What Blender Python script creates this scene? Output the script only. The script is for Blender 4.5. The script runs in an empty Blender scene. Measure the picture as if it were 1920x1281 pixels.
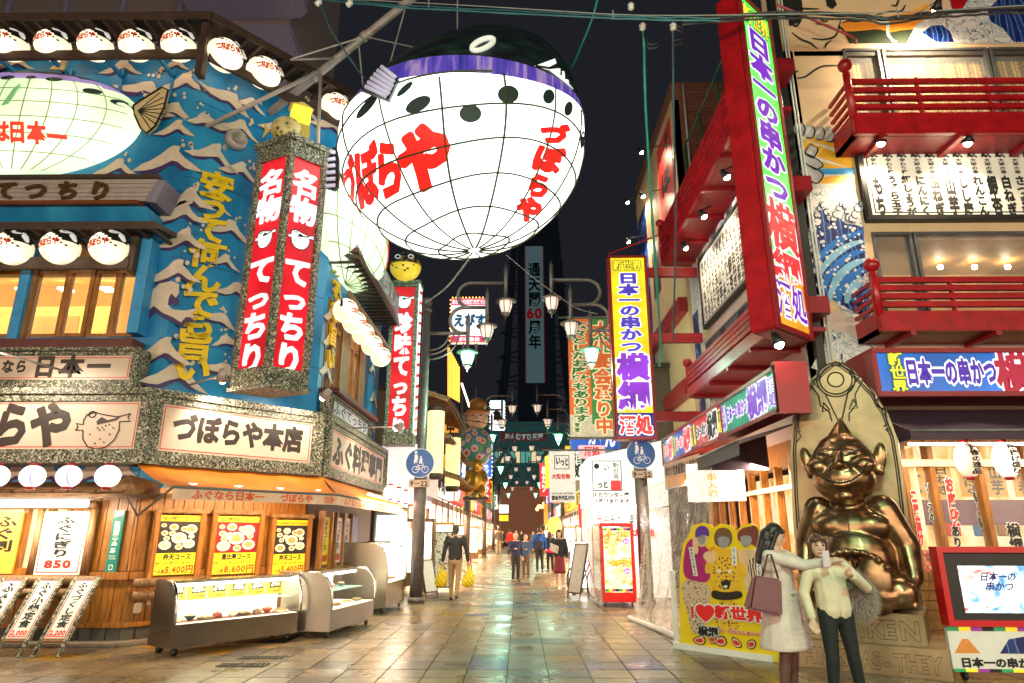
import bpy,bmesh,math,random
from mathutils import Vector,Matrix
RD = random.Random(11)
SC = bpy.context.scene
COL = SC.collection
# ---------------------------------------------------------------- camera
FPX,EYE = 1225.0,1.5
TH = math.atan(360 / FPX); PS = math.atan(15 * math.cos(TH) / FPX)
cam = bpy.data.cameras.new('camera'); cam.lens = 36 * FPX / 1920; cam.sensor_width = 36
cam.clip_start = .1; cam.clip_end = 1500
co = bpy.data.objects.new('camera',cam); COL.objects.link(co)
co.location = (0,0,EYE); co.rotation_euler = (math.pi / 2 + TH,0,PS); SC.camera = co
# ---------------------------------------------------------------- night sky, exposure
EV = 2.2; EX = 2 ** EV; LK = .54 # emission strengths below are given as they show at this exposure
W = bpy.data.worlds.new('World'); SC.world = W; W.use_nodes = True
_b = W.node_tree.nodes['Background']
_sky = W.node_tree.nodes.new('ShaderNodeTexSky'); _sky.sky_type = 'NISHITA'; _sky.sun_disc = False
_sky.sun_elevation = math.radians(-6); _sky.sun_rotation = math.radians(200)
_ad = W.node_tree.nodes.new('ShaderNodeMixRGB'); _ad.blend_type = 'ADD'; _ad.inputs[0].default_value = 1
_ad.inputs[2].default_value = (.19,.2,.27,1)
W.node_tree.links.new(_sky.outputs[0],_ad.inputs[1]); W.node_tree.links.new(_ad.outputs[0],_b.inputs[0])
_b.inputs[1].default_value = .06 * 1.15 / EX
vs = SC.view_settings; vs.view_transform = 'Standard'; vs.look = 'None'; vs.exposure = EV; vs.gamma = 1; vs.use_curve_mapping = False
SC.cycles.use_denoising = True
try: SC.cycles.denoiser = 'OPENIMAGEDENOISE'
except Exception: pass
SC.cycles.max_bounces = 6; SC.cycles.diffuse_bounces = 3; SC.cycles.glossy_bounces = 3; SC.cycles.transmission_bounces = 4
SC.cycles.transparent_max_bounces = 10; SC.cycles.sample_clamp_indirect = 6; SC.cycles.caustics_reflective = False; SC.cycles.caustics_refractive = False

# ---------------------------------------------------------------- photo pixel -> direction (only used to measure the place)
CT,ST = math.cos(TH),math.sin(TH)
def ray(u,v):
    x = (u - 960) / FPX; y = (640.5 - v) / FPX; f = CT - ST * y
    return (x * math.cos(PS) - f * math.sin(PS),x * math.sin(PS) + f * math.cos(PS),ST + CT * y)
def AY(u,v,y): r = ray(u,v); k = y / r[1]; return Vector((r[0] * k,y,EYE + r[2] * k))
def AX(u,v,x): r = ray(u,v); k = x / r[0]; return Vector((x,r[1] * k,EYE + r[2] * k))
def G(u,v,z=0): r = ray(u,v); k = (z - EYE) / r[2]; return Vector((r[0] * k,r[1] * k,z))

class F:
    "a vertical plane: origin, s to the right as seen, n outward, z up"
    def __init__(s,o,a=0,z=0):
        s.o = (o[0],o[1],z); s.a = math.radians(a)
        s.X = (math.cos(s.a),math.sin(s.a)); s.N = (math.sin(s.a),-math.cos(s.a))
    def w(s,a,n,z):
        return Vector((s.o[0] + a * s.X[0] + n * s.N[0],s.o[1] + a * s.X[1] + n * s.N[1],s.o[2] + z))
    def hit(s,u,v,n=0):
        r = ray(u,v); d = (s.o[0] * s.N[0] + s.o[1] * s.N[1] + n) / (r[0] * s.N[0] + r[1] * s.N[1])
        x,y = r[0] * d - s.o[0],r[1] * d - s.o[1]
        return (x * s.X[0] + y * s.X[1],EYE + r[2] * d - s.o[2])
    def rect(s,u0,v0,u1,v1,n=0):
        a,z1 = s.hit(u0,v0,n); b,z0 = s.hit(u1,v1,n); return a,b,z0,z1
ID = F((0,0),0)

# ---------------------------------------------------------------- materials
MC = {}
def mat(name,c=(.5,.5,.5),r=.5,m=0,e=0,ec=None,var=.15,sc=6,bump=.0,bs=40,alpha=1,trans=0,coat=0,st=None,evar=0,esc=2):
    if name in MC: return MC[name]
    e = e / EX
    if name.startswith('backlit'): ec = ec or c; c = tuple(x * .3 for x in c) # translucent film over a lamp reflects little
    M_ = bpy.data.materials.new(name); M_.use_nodes = True; nt = M_.node_tree; N = nt.nodes; L = nt.links
    p = N['Principled BSDF']; p.inputs['Base Color'].default_value = (*c,1); p.inputs['Roughness'].default_value = r
    p.inputs['Metallic'].default_value = m; p.inputs['Alpha'].default_value = alpha
    if coat: p.inputs['Coat Weight'].default_value = coat; p.inputs['Coat Roughness'].default_value = .1
    if trans: p.inputs['Transmission Weight'].default_value = trans
    tc = N.new('ShaderNodeTexCoord'); mp = N.new('ShaderNodeMapping'); L.new(tc.outputs['Object'],mp.inputs[0])
    if st: mp.inputs['Scale'].default_value = st
    if var:
        no = N.new('ShaderNodeTexNoise'); no.inputs['Scale'].default_value = sc; no.inputs['Detail'].default_value = 6; no.inputs['Roughness'].default_value = .65
        L.new(mp.outputs[0],no.inputs[0]); mr = N.new('ShaderNodeMapRange'); mr.inputs[1].default_value = .3; mr.inputs[2].default_value = .7
        mr.inputs[3].default_value = 1 - var; mr.inputs[4].default_value = 1 + var; L.new(no.outputs[0],mr.inputs[0])
        mx = N.new('ShaderNodeMixRGB'); mx.blend_type = 'MULTIPLY'; mx.inputs[0].default_value = 1; mx.inputs[1].default_value = (*c,1)
        L.new(mr.outputs[0],mx.inputs[2]); L.new(mx.outputs[0],p.inputs['Base Color'])
    if e:
        p.inputs['Emission Color'].default_value = (*(ec or c),1); p.inputs['Emission Strength'].default_value = e
        if evar:
            n2 = N.new('ShaderNodeTexNoise'); n2.inputs['Scale'].default_value = esc; n2.inputs['Detail'].default_value = 1
            L.new(mp.outputs[0],n2.inputs[0]); m2 = N.new('ShaderNodeMapRange'); m2.inputs[1].default_value = .35; m2.inputs[2].default_value = .65
            m2.inputs[3].default_value = e * (1 - evar); m2.inputs[4].default_value = e * (1 + evar)
            L.new(n2.outputs[0],m2.inputs[0]); L.new(m2.outputs[0],p.inputs['Emission Strength'])
    if bump:
        nb = N.new('ShaderNodeTexNoise'); nb.inputs['Scale'].default_value = bs; nb.inputs['Detail'].default_value = 4
        L.new(mp.outputs[0],nb.inputs[0]); bp = N.new('ShaderNodeBump'); bp.inputs['Strength'].default_value = bump; bp.inputs['Distance'].default_value = .02
        L.new(nb.outputs[0],bp.inputs['Height']); L.new(bp.outputs[0],p.inputs['Normal'])
    MC[name] = M_; return M_
def ramp_mat(name,kind,stops,r=.5,st=(1,1,1),sc=5,dist=0,e=0,bump=0,extra=None):
    "noise / wave / voronoi through a colour ramp"
    if name in MC: return MC[name]
    M_ = bpy.data.materials.new(name); M_.use_nodes = True; nt = M_.node_tree; N = nt.nodes; L = nt.links; p = N['Principled BSDF']
    p.inputs['Roughness'].default_value = r
    tc = N.new('ShaderNodeTexCoord'); mp = N.new('ShaderNodeMapping'); mp.inputs['Scale'].default_value = st; L.new(tc.outputs['Object'],mp.inputs[0])
    t = N.new({'noise': 'ShaderNodeTexNoise','wave': 'ShaderNodeTexWave','vor': 'ShaderNodeTexVoronoi'}[kind]); t.inputs['Scale'].default_value = sc
    if kind == 'wave': t.inputs['Distortion'].default_value = dist; t.inputs['Detail'].default_value = 3
    if kind == 'noise': t.inputs['Detail'].default_value = 5; t.inputs['Distortion'].default_value = dist
    L.new(mp.outputs[0],t.inputs[0]); rp = N.new('ShaderNodeValToRGB'); rp.color_ramp.interpolation = extra or 'LINEAR'
    el = rp.color_ramp.elements
    while len(el) < len(stops): el.new(.5)
    for i,(q,c) in enumerate(stops): el[i].position = q; el[i].color = (*c,1)
    L.new(t.outputs[0],rp.inputs[0]); L.new(rp.outputs[0],p.inputs['Base Color'])
    if e: L.new(rp.outputs[0],p.inputs['Emission Color']); p.inputs['Emission Strength'].default_value = e / EX
    if bump:
        bp = N.new('ShaderNodeBump'); bp.inputs['Strength'].default_value = bump; bp.inputs['Distance'].default_value = .02
        L.new(t.outputs[0],bp.inputs['Height']); L.new(bp.outputs[0],p.inputs['Normal'])
    MC[name] = M_; return M_

# ---------------------------------------------------------------- glyphs
GC = {}
def glyph(ch,off):
    k = (ch,off)
    if k in GC: return GC[k]
    c = bpy.data.curves.new('t','FONT'); c.body = ch; c.size = 1; c.resolution_u = 2; c.offset = off
    o = bpy.data.objects.new('t',c); COL.objects.link(o)
    dg = bpy.context.evaluated_depsgraph_get(); me = bpy.data.meshes.new_from_object(o.evaluated_get(dg))
    vs_ = [(v.co.x,v.co.y + .12) for v in me.vertices]; fs = [tuple(p.vertices) for p in me.polygons]
    bpy.data.objects.remove(o); bpy.data.curves.remove(c); bpy.data.meshes.remove(me)
    GC[k] = (vs_,fs); return GC[k]
def adv(ch):
    if ch == ' ': return .35
    if ord(ch) < 128:
        if ch in '.,:!\'': return .28
        if ch in 'I1': return .42 if ch == '1' else .32
        return .62 if ch.isalpha() else .56
    return 1.0

# ---------------------------------------------------------------- mesh builder
OFF = {}
SPLIT = {'wall_bracket','prop_post','yellow_sheet','end_cap','red_edge','mast','banner_rod','side_frame','ceiling_lamp','bracket','wall_letter','panel_seam','roof','rail','letter','crimson_bands','board','crate','caster','number','caps','red_band','beam','purple_badge','wave_band','kerb','cap','button'}
class M:
    def __init__(s): s.v = []; s.f = []; s.mi = []; s.sm = []; s.m = 0
    def add(s,vs_,fs,smooth=False):
        b = len(s.v); s.v += [tuple(v) for v in vs_]
        for f_ in fs: s.f.append(tuple(b + i for i in f_)); s.mi.append(s.m); s.sm.append(smooth)
        return s
    def box(s,fr,s0,s1,n0,n1,z0,z1):
        P = [fr.w(a,n,z) for z in (z0,z1) for n in (n0,n1) for a in (s0,s1)]
        return s.add(P,[(2,3,7,6),(1,0,4,5),(0,2,6,4),(3,1,5,7),(6,7,5,4),(0,1,3,2)])
    def hexa(s,P): # 8 points: bottom 4 ccw, top 4 ccw
        return s.add(P,[(3,2,1,0),(4,5,6,7),(0,1,5,4),(1,2,6,5),(2,3,7,6),(3,0,4,7)])
    def quad(s,*P): return s.add(P,[tuple(range(len(P)))])
    def rect(s,fr,s0,s1,z0,z1,n): return s.quad(fr.w(s0,n,z0),fr.w(s1,n,z0),fr.w(s1,n,z1),fr.w(s0,n,z1))
    def poly(s,fr,pts,n0,n1,back=True):
        k = len(pts); P = [fr.w(a,n1,z) for a,z in pts] + [fr.w(a,n0,z) for a,z in pts]
        fs = [tuple(range(k))] + [(i,k + i,k + (i + 1) % k,(i + 1) % k) for i in range(k)]
        if back: fs.append(tuple(range(2 * k - 1,k - 1,-1)))
        return s.add(P,fs)
    def tube(s,pts,r,seg=8,closed=False):
        pts = [Vector(p) for p in pts]; n = len(pts); rs = r if isinstance(r,(list,tuple)) else [r] * n
        V = []; up = Vector((0,0,1)); prev = None
        for i,p in enumerate(pts):
            if closed: t = pts[(i + 1) % n] - pts[i - 1]
            else: t = pts[min(i + 1,n - 1)] - pts[max(i - 1,0)]
            if t.length < 1e-9: t = Vector((0,0,1))
            t.normalize()
            if prev is None:
                a = t.cross(up if abs(t.z) < .9 else Vector((1,0,0)))
            else: a = prev - t * prev.dot(t)
            if a.length < 1e-6: a = t.cross(Vector((1,0,0)))
            a.normalize(); prev = a; b = t.cross(a)
            for j in range(seg): q = 2 * math.pi * j / seg; V.append(p + (a * math.cos(q) + b * math.sin(q)) * rs[i])
        fs = []
        for i in range(n if closed else n - 1):
            k = (i + 1) % n
            for j in range(seg): fs.append((i * seg + j,i * seg + (j + 1) % seg,k * seg + (j + 1) % seg,k * seg + j))
        if not closed: fs += [tuple(range(seg - 1,-1,-1)),tuple(range((n - 1) * seg,n * seg))]
        return s.add(V,fs,seg > 5)
    def lathe(s,c,prof,seg=20,rot=None,sx=1,sy=1):
        c = Vector(c); V = []
        for r,z in prof:
            for j in range(seg):
                q = 2 * math.pi * j / seg; v = Vector((r * sx * math.cos(q),r * sy * math.sin(q),z)); V.append(c + (rot @ v if rot else v))
        n = len(prof); fs = [(i * seg + j,i * seg + (j + 1) % seg,(i + 1) * seg + (j + 1) % seg,(i + 1) * seg + j) for i in range(n - 1) for j in range(seg)]
        fs += [tuple(range(seg - 1,-1,-1)),tuple(range((n - 1) * seg,n * seg))]
        return s.add(V,fs,True)
    def ell(s,c,rad,seg=16,ring=10,rot=None,pred=None):
        c = Vector(c)
        if not hasattr(rad,'__len__'): rad = (rad,) * 3
        V = []; U = []
        for i in range(ring + 1):
            a = math.pi * i / ring
            for j in range(seg):
                q = 2 * math.pi * j / seg; u = Vector((math.sin(a) * math.cos(q),math.sin(a) * math.sin(q),math.cos(a))); U.append(u)
                v = Vector((u.x * rad[0],u.y * rad[1],u.z * rad[2])); V.append(c + (rot @ v if rot else v))
        fs = []
        for i in range(ring):
            for j in range(seg):
                f_ = (i * seg + j,(i + 1) * seg + j,(i + 1) * seg + (j + 1) % seg,i * seg + (j + 1) % seg)
                if i == 0: f_ = (f_[0],f_[1],f_[2])
                elif i == ring - 1: f_ = (f_[0],f_[1],f_[3])
                if pred is None or pred(sum((U[k] for k in f_),Vector()) / len(f_)): fs.append(f_)
        return s.add(V,fs,True)
    def cap(s,p0,p1,r0,r1,seg=10):
        p0 = Vector(p0); p1 = Vector(p1); t = (p1 - p0)
        if t.length < 1e-6: return s.ell(p0,r0,seg,6)
        t.normalize(); pts = []; rs = []
        for k in (1.,.8,.5,.0): pts.append(p0 - t * r0 * k); rs.append(max(r0 * math.sqrt(max(0,1 - k * k)),r0 * .02))
        for k in (.0,.5,.8,1.): pts.append(p1 + t * r1 * k); rs.append(max(r1 * math.sqrt(max(0,1 - k * k)),r1 * .02))
        return s.tube(pts,rs,seg)
    def text(s,fr,txt,s0,s1,z0,z1,n,bold=.03,vert=False,depth=0,gap=0,slant=0,fn=None):
        "glyph cells fill the rectangle; fn maps (s,z) to a world point instead of the plane"
        if vert:
            w_ = [.5 if c == ' ' else (.62 if ord(c) < 128 else (.75 if c in 'っょゃュッ・一' else 1)) for c in txt]
            tot = sum(w_); y = z1
            cells = []
            for c,k in zip(txt,w_):
                h_ = (z1 - z0) * k / tot; cells.append((c,s0,s1,y - h_,y)); y -= h_
        else:
            tot = sum(adv(c) for c in txt); x = s0; cells = []
            for c in txt: k = (s1 - s0) * adv(c) / tot; cells.append((c,x,x + k,z0,z1)); x += k
        for c,a,b,zz0,zz1 in cells:
            if c == ' ': continue
            ring_ = max(0,bold - .025) if not depth else 0; gv,gf = glyph(c,min(bold,.025) if not depth else min(bold,.035)); ad = adv(c) if not vert else (.62 if ord(c) < 128 else 1)
            rot = vert and c in 'ー〜－-'
            yb,yt = 0.,1.
            if vert and c in 'っょゃッ・一': yb,yt = .12,.88
            P = []
            for x,y in gv:
                if vert and ad < 1: x = x / .56
                elif ad < 1: x = x / ad
                if rot: x,y = 1 - y,x
                y = (y - yb) / (yt - yb); g = gap
                q = a + (b - a) * (g + x * (1 - 2 * g)); z = zz0 + (zz1 - zz0) * (g + y * (1 - 2 * g)); q += slant * (z - zz0)
                P.append((q,z))
            if ring_:
                rx,rz_ = ring_ * (b - a),ring_ * (zz1 - zz0)
                for t in range(8):
                    for kr in ((1,.55) if ring_ > .05 else (1,)):
                        dx,dz = rx * kr * math.cos(t * .785),rz_ * kr * math.sin(t * .785); e_ = -.0001 * (t + 1 + 8 * (kr < 1))
                        s.add([fn(q + dx,z + dz) for q,z in P] if fn else [fr.w(q + dx,n + e_,z + dz) for q,z in P],gf)
            if fn: s.add([fn(q,z) for q,z in P],gf)
            elif depth:
                k = len(P); V = [fr.w(q,n,z) for q,z in P] + [fr.w(q,n - depth,z) for q,z in P]; fs = list(gf); ed = {}
                for f_ in gf:
                    for i in range(len(f_)): e_ = (f_[i],f_[(i + 1) % len(f_)]); ed[e_] = 1
                for (i,j) in ed:
                    if (j,i) not in ed: fs.append((i,j,j + k,i + k))
                s.add(V,fs)
            else: s.add([fr.w(q,n,z) for q,z in P],gf)
        return s
    def mesh(s,name,mats,off=(0,0,0),bev=0):
        me = bpy.data.meshes.new(name); o = Vector(off)
        me.from_pydata([tuple(Vector(v) - o) for v in s.v],[],s.f)
        for m_ in (mats if isinstance(mats,(list,tuple)) else [mats]): me.materials.append(m_)
        me.polygons.foreach_set('material_index',s.mi); me.polygons.foreach_set('use_smooth',s.sm)
        if bev:
            bm = bmesh.new(); bm.from_mesh(me); bmesh.ops.remove_doubles(bm,verts=bm.verts,dist=1e-5)
            ed = [e for e in bm.edges if len(e.link_faces) == 2 and e.calc_face_angle(0) > .5]
            bmesh.ops.bevel(bm,geom=ed,offset=bev,segments=2,affect='EDGES',clamp_overlap=True); bm.to_mesh(me); bm.free()
        me.update(); return me
    def build(s,name,mats,parent=None,bev=0,**kw):
        if not s.v: return None
        if name in SPLIT and parent is not None:
            pr = list(range(len(s.v)))
            def fd(i):
                while pr[i] != i: pr[i] = pr[pr[i]]; i = pr[i]
                return i
            for f_ in s.f:
                for i in f_[1:]: pr[fd(i)] = fd(f_[0])
            gr = {}
            for k,f_ in enumerate(s.f): gr.setdefault(fd(f_[0]),[]).append(k)
            if len(gr) > 1:
                for L_ in gr.values():
                    q = M(); ix = {}
                    for k in L_:
                        for i in s.f[k]:
                            if i not in ix: ix[i] = len(q.v); q.v.append(s.v[i])
                        q.f.append(tuple(ix[i] for i in s.f[k])); q.mi.append(s.mi[k]); q.sm.append(s.sm[k])
                    o = M.build(q,name,mats,parent,bev,**kw)
                return o
        if parent is not None: off = OFF[parent.name]
        else:
            xs = [v[0] for v in s.v]; ys = [v[1] for v in s.v]; zs = [v[2] for v in s.v]
            off = Vector(((min(xs) + max(xs)) / 2,(min(ys) + max(ys)) / 2,min(zs)))
        o = bpy.data.objects.new(name,s.mesh(name,mats,off,bev)); COL.objects.link(o)
        if parent is not None: o.parent = parent
        else: o.location = off
        OFF[o.name] = off
        for k,v in kw.items(): o[k] = v
        return o
def T(name,label,cat,loc,group=None):
    o = bpy.data.objects.new(name,None); COL.objects.link(o); o.location = loc; o['label'] = label; o['category'] = cat
    o.empty_display_size = .2
    if group: o['group'] = group
    OFF[o.name] = Vector(loc); return o
def tag(o,label,cat,group=None):
    o['label'] = label; o['category'] = cat
    if group: o['group'] = group
    return o
def inst(name,me,parent,loc,rz=0,sc=(1,1,1),**kw):
    o = bpy.data.objects.new(name,me); COL.objects.link(o); o.parent = parent
    o.location = Vector(loc) - (OFF[parent.name] if parent else Vector()); o.rotation_euler = (0,0,rz); o.scale = sc
    OFF[o.name] = OFF[parent.name] if parent else Vector()
    for k,v in kw.items(): o[k] = v
    return o
def copy_tree(o,loc,rz=0,sc=1,label=None,rot=None):
    def rec(a,par):
        c = a.copy(); COL.objects.link(c)
        if par: c.parent = par; c.matrix_parent_inverse = a.matrix_parent_inverse.copy()
        for ch in a.children: rec(ch,c)
        return c
    c = rec(o,None); c.location = loc; c.rotation_euler = rot or (0,0,rz); c.scale = (sc,) * 3
    if label: c['label'] = label
    return c
def light(kind,loc,power,col=(1,.75,.45),size=.1,target=None,spot=60,name='lamp_light',parent=None,sy=None):
    l = bpy.data.lights.new(name,kind); l.energy = power * LK; l.color = col
    if kind == 'AREA': l.size = size; l.shape = 'RECTANGLE'; l.size_y = sy or size
    elif kind == 'SPOT': l.shadow_soft_size = size; l.spot_size = math.radians(spot); l.spot_blend = .6
    else: l.shadow_soft_size = size
    o = bpy.data.objects.new(name,l); COL.objects.link(o)
    if parent: o.parent = parent; o.location = Vector(loc) - OFF[parent.name]
    else: o.location = loc
    if target is not None:
        d = Vector(target) - Vector(loc); o.rotation_euler = d.to_track_quat('-Z','Y').to_euler()
    return o
def wall(m,fr,s0,s1,z0,z1,n0,n1,holes=()):
    "box wall with rectangular holes (s0,s1,z0,z1)"
    ss = sorted({s0,s1,*[h[0] for h in holes],*[h[1] for h in holes]}); ss = [x for x in ss if s0 <= x <= s1]
    zz = sorted({z0,z1,*[h[2] for h in holes],*[h[3] for h in holes]}); zz = [x for x in zz if z0 <= x <= z1]
    for i in range(len(ss) - 1):
        a,b = ss[i],ss[i + 1]; run = None
        for j in range(len(zz) - 1):
            c,d = zz[j],zz[j + 1]; mx,mz = (a + b) / 2,(c + d) / 2
            if any(h[0] < mx < h[1] and h[2] < mz < h[3] for h in holes):
                if run: m.box(fr,a,b,n0,n1,*run); run = None
            else: run = (run[0],d) if run else (c,d)
        if run: m.box(fr,a,b,n0,n1,*run)
def ring(m,fr,s0,s1,z0,z1,n0,n1,w):
    m.box(fr,s0,s1,n0,n1,z1 - w,z1); m.box(fr,s0,s1,n0,n1,z0,z0 + w)
    m.box(fr,s0,s0 + w,n0,n1,z0 + w,z1 - w); m.box(fr,s1 - w,s1,n0,n1,z0 + w,z1 - w)
def blob(parts,vox=.02,it=4):
    "one continuous surface grown round capsules and ellipsoids"
    m = M()
    for p in parts:
        if p[0] == 'c': m.cap(*p[1:])
        else: m.ell(p[1],p[2],20,14,p[3] if len(p) > 3 else None)
    me = m.mesh('b',[mat('tmp')]); o = bpy.data.objects.new('b',me); COL.objects.link(o)
    r = o.modifiers.new('r','REMESH'); r.mode = 'VOXEL'; r.voxel_size = vox; r.use_smooth_shade = True
    if it: q = o.modifiers.new('s','SMOOTH'); q.iterations = it; q.factor = .5
    dg = bpy.context.evaluated_depsgraph_get(); m2 = bpy.data.meshes.new_from_object(o.evaluated_get(dg))
    vs_ = [v.co.copy() for v in m2.vertices]; fs = [tuple(p.vertices) for p in m2.polygons]
    bpy.data.objects.remove(o); bpy.data.meshes.remove(me); bpy.data.meshes.remove(m2)
    k = M(); k.add(vs_,fs,True); return k
def arc(c,r,a0,a1,fr,n,k=10): # arc in frame plane
    return [fr.w(c[0] + r * math.cos(math.radians(a0 + (a1 - a0) * i / k)),n,c[1] + r * math.sin(math.radians(a0 + (a1 - a0) * i / k))) for i in range(k + 1)]

# palette
blue = ramp_mat('blue_painted_wall','noise',[(.3,(.005,.10,.27)),(.5,(.010,.19,.43)),(.72,(.03,.29,.54))],.38,(1,1,.45),1.3,.4,bump=.04)
wwave = mat('cream_wave_paint',(.60,.47,.38),.5,var=.12)
dwave = mat('dark_violet_wave_paint',(.045,.02,.10),.5)
wood = ramp_mat('weathered_brown_wood','noise',[(.3,(.10,.045,.018)),(.5,(.2,.10,.04)),(.7,(.30,.15,.055))],.5,(7,7,.8),5,.6,bump=.3)
wood2 = ramp_mat('amber_wood','noise',[(.3,(.17,.055,.008)),(.55,(.32,.12,.018)),(.75,(.44,.19,.035))],.4,(8,8,.8),4,.6,bump=.25)
wood3 = ramp_mat('pale_cedar_shingle','noise',[(.3,(.12,.055,.018)),(.55,(.26,.125,.045)),(.75,(.4,.21,.08))],.55,(1,6,6),4,.6,bump=.3)
dwood = mat('dark_stained_timber',(.055,.03,.022),.5,var=.3,sc=5,bump=.15)
gran = ramp_mat('speckled_stone_frame','noise',[(.42,(.008,.012,.008)),(.5,(.06,.07,.045)),(.56,(.32,.29,.21)),(.66,(.62,.56,.44))],.5,(1,1,1),34,1.2,bump=.4)
maroon = mat('maroon_painted_wood',(.10,.018,.016),.4,var=.15)
red = mat('red_lacquer',(.36,.006,.010),.32,var=.32,sc=4,bump=.06,bs=25)
dred = mat('dark_red_metal',(.28,.008,.014),.4,var=.15,sc=3)
black = mat('black_paint',(.01,.01,.011),.45)
ink = mat('black_ink',(.008,.008,.008),.6,var=0)
inkbr = mat('dark_brown_ink',(.03,.02,.017),.5,var=0)
inkred = mat('red_ink',(.65,.015,.012),.5,var=0)
steel = mat('brushed_steel',(.34,.31,.28),.27,1,var=.08,sc=3,st=(1,1,30),bump=.04,bs=60)
gmetal = mat('grey_weathered_metal',(.16,.15,.15),.5,.6,var=.25)
pmetal = mat('pinkish_painted_metal',(.38,.31,.30),.5,.2,var=.15)
glass = mat('clear_glass',(1,1,1),.03,var=0,alpha=.12)
cream = mat('cream_sign_panel',(.62,.47,.38),.4,var=.04,sc=2)
white = mat('white_paint',(.75,.73,.7),.4,var=.06)
litw = mat('lit_white_panel',(.8,.8,.8),.4,e=2.5,ec=(1,.96,.93),var=0,evar=.1)
warmw = mat('bright_warm_white',(.8,.7,.5),.5,e=8,ec=(1,.78,.45),var=0)
tubem = mat('fluorescent_glow',(1,1,1),.5,e=30,ec=(1,.93,.8),var=0)
bulbm = mat('bulb_glow',(1,.9,.7),.5,e=90,ec=(1,.85,.6),var=0)
litred = mat('backlit_red_panel',(.5,.01,.02),.3,e=.85,ec=(.9,.012,.025),var=0,evar=.3,esc=1.6)
lityel = mat('backlit_yellow_panel',(.7,.5,.01),.3,e=1.0,ec=(1,.78,.02),var=0,evar=.2)
yelpaint = mat('yellow_paint',(.80,.50,.01),.45,var=.05)
rope = mat('green_black_cable',(.02,.05,.05),.5)
cable = mat('black_cable',(.012,.014,.016),.5)
wire = mat('pale_wire',(.3,.28,.26),.5)
stone = mat('dark_grey_stone',(.06,.055,.05),.6,var=.3,bump=.3)
# ================================================================ GROUND
def rough_noise(m_,lo,hi,sc=3):
    nt = m_.node_tree; N = nt.nodes; L = nt.links; no = N.new('ShaderNodeTexNoise'); no.inputs['Scale'].default_value = sc; no.inputs['Detail'].default_value = 5
    tc = N.new('ShaderNodeTexCoord'); ge = N.new('ShaderNodeNewGeometry'); L.new(ge.outputs['Position'],no.inputs[0])
    mr = N.new('ShaderNodeMapRange'); mr.inputs[1].default_value = .35; mr.inputs[2].default_value = .65; mr.inputs[3].default_value = lo; mr.inputs[4].default_value = hi
    L.new(no.outputs[0],mr.inputs[0]); L.new(mr.outputs[0],N['Principled BSDF'].inputs['Roughness'])
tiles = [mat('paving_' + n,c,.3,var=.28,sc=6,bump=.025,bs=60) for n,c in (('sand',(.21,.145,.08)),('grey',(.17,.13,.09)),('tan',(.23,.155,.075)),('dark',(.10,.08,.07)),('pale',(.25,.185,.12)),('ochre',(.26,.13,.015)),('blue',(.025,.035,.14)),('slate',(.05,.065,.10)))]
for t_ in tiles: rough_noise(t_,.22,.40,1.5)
gm = mat('grout',(.012,.01,.008),.7,var=.2)
g = M(); g.box(ID,-60,60,-260,15,-.5,-.012)
ground = g.build('ground',gm); ground['kind'] = 'structure'
pv = bpy.data.objects.new('pavement',None); COL.objects.link(pv); pv['kind'] = 'structure'; OFF['pavement'] = Vector()
TW = .46
tm = []
for k,t_ in enumerate(tiles):
    m = M(); m.box(ID,-TW / 2 + .006,TW / 2 - .006,-TW / 2 + .007,TW / 2 - .007,-.03,0); tm.append(m.mesh('paving_stone',t_,bev=.004))
slab = M(); slab.box(ID,-TW + .004,TW - .004,-TW / 2 + .004,TW / 2 - .004,-.03,0); slabm = [slab.mesh('paving_slab',t_,bev=.004) for t_ in tiles[:5]]
cells = []
for j in range(0,100):
    y = 6.2 + j * TW
    band = RD.random()
    for i in range(-20,16):
        x = i * TW + .08
        if y > 9.9 and not (-3.6 < x < 3.4): continue
        if y > 8.2 and x > 4.2: continue
        if abs(x) > y * .83 + .6: continue
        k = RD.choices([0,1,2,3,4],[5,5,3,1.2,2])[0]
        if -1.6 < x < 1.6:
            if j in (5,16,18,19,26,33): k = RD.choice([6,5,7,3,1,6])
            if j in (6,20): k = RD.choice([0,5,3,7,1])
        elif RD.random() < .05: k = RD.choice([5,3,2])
        cells.append((x,y,k))
cells.sort(key=lambda c: math.hypot(c[0],c[1]))
far = M()
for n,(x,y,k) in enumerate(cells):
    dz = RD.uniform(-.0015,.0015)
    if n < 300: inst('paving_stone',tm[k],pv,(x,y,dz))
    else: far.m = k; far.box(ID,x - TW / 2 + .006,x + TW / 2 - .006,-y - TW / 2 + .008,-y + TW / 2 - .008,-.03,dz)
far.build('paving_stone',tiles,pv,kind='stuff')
# drain grates
for u0,v0,ln in ((455,1248,.55),(492,1234,.5)):
    p = G(u0,v0); d = M()
    for i in range(11): d.box(ID,p.x - .27 + i * .052,p.x - .27 + i * .052 + .02,-p.y - .07,-p.y + .07,.002,.012)
    ring(M(),ID,0,1,0,1,0,1,.1)
    d.box(ID,p.x - .29,p.x + .29,-p.y - .085,-p.y - .07,.002,.013); d.box(ID,p.x - .29,p.x + .29,-p.y + .07,-p.y + .085,.002,.013)
    tag(d.build('drain_grate',stone),'small slotted metal drain grate in the paving ' + ('nearest the camera' if u0 == 455 else 'just in front of the first glass showcase'),'drain grate')

# ================================================================ LEFT RESTAURANT
LA = F((-5.65,9.95),0); LC = F((-5.65,9.95),48)
CW = 2.75; _e = LC.w(CW,0,0); LX = F((_e.x,_e.y),90)
H1 = 9.95
rb = T('corner_restaurant','blue corner restaurant building painted with cream cresting waves, left of the street','restaurant',(-7,12,0))
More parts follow.
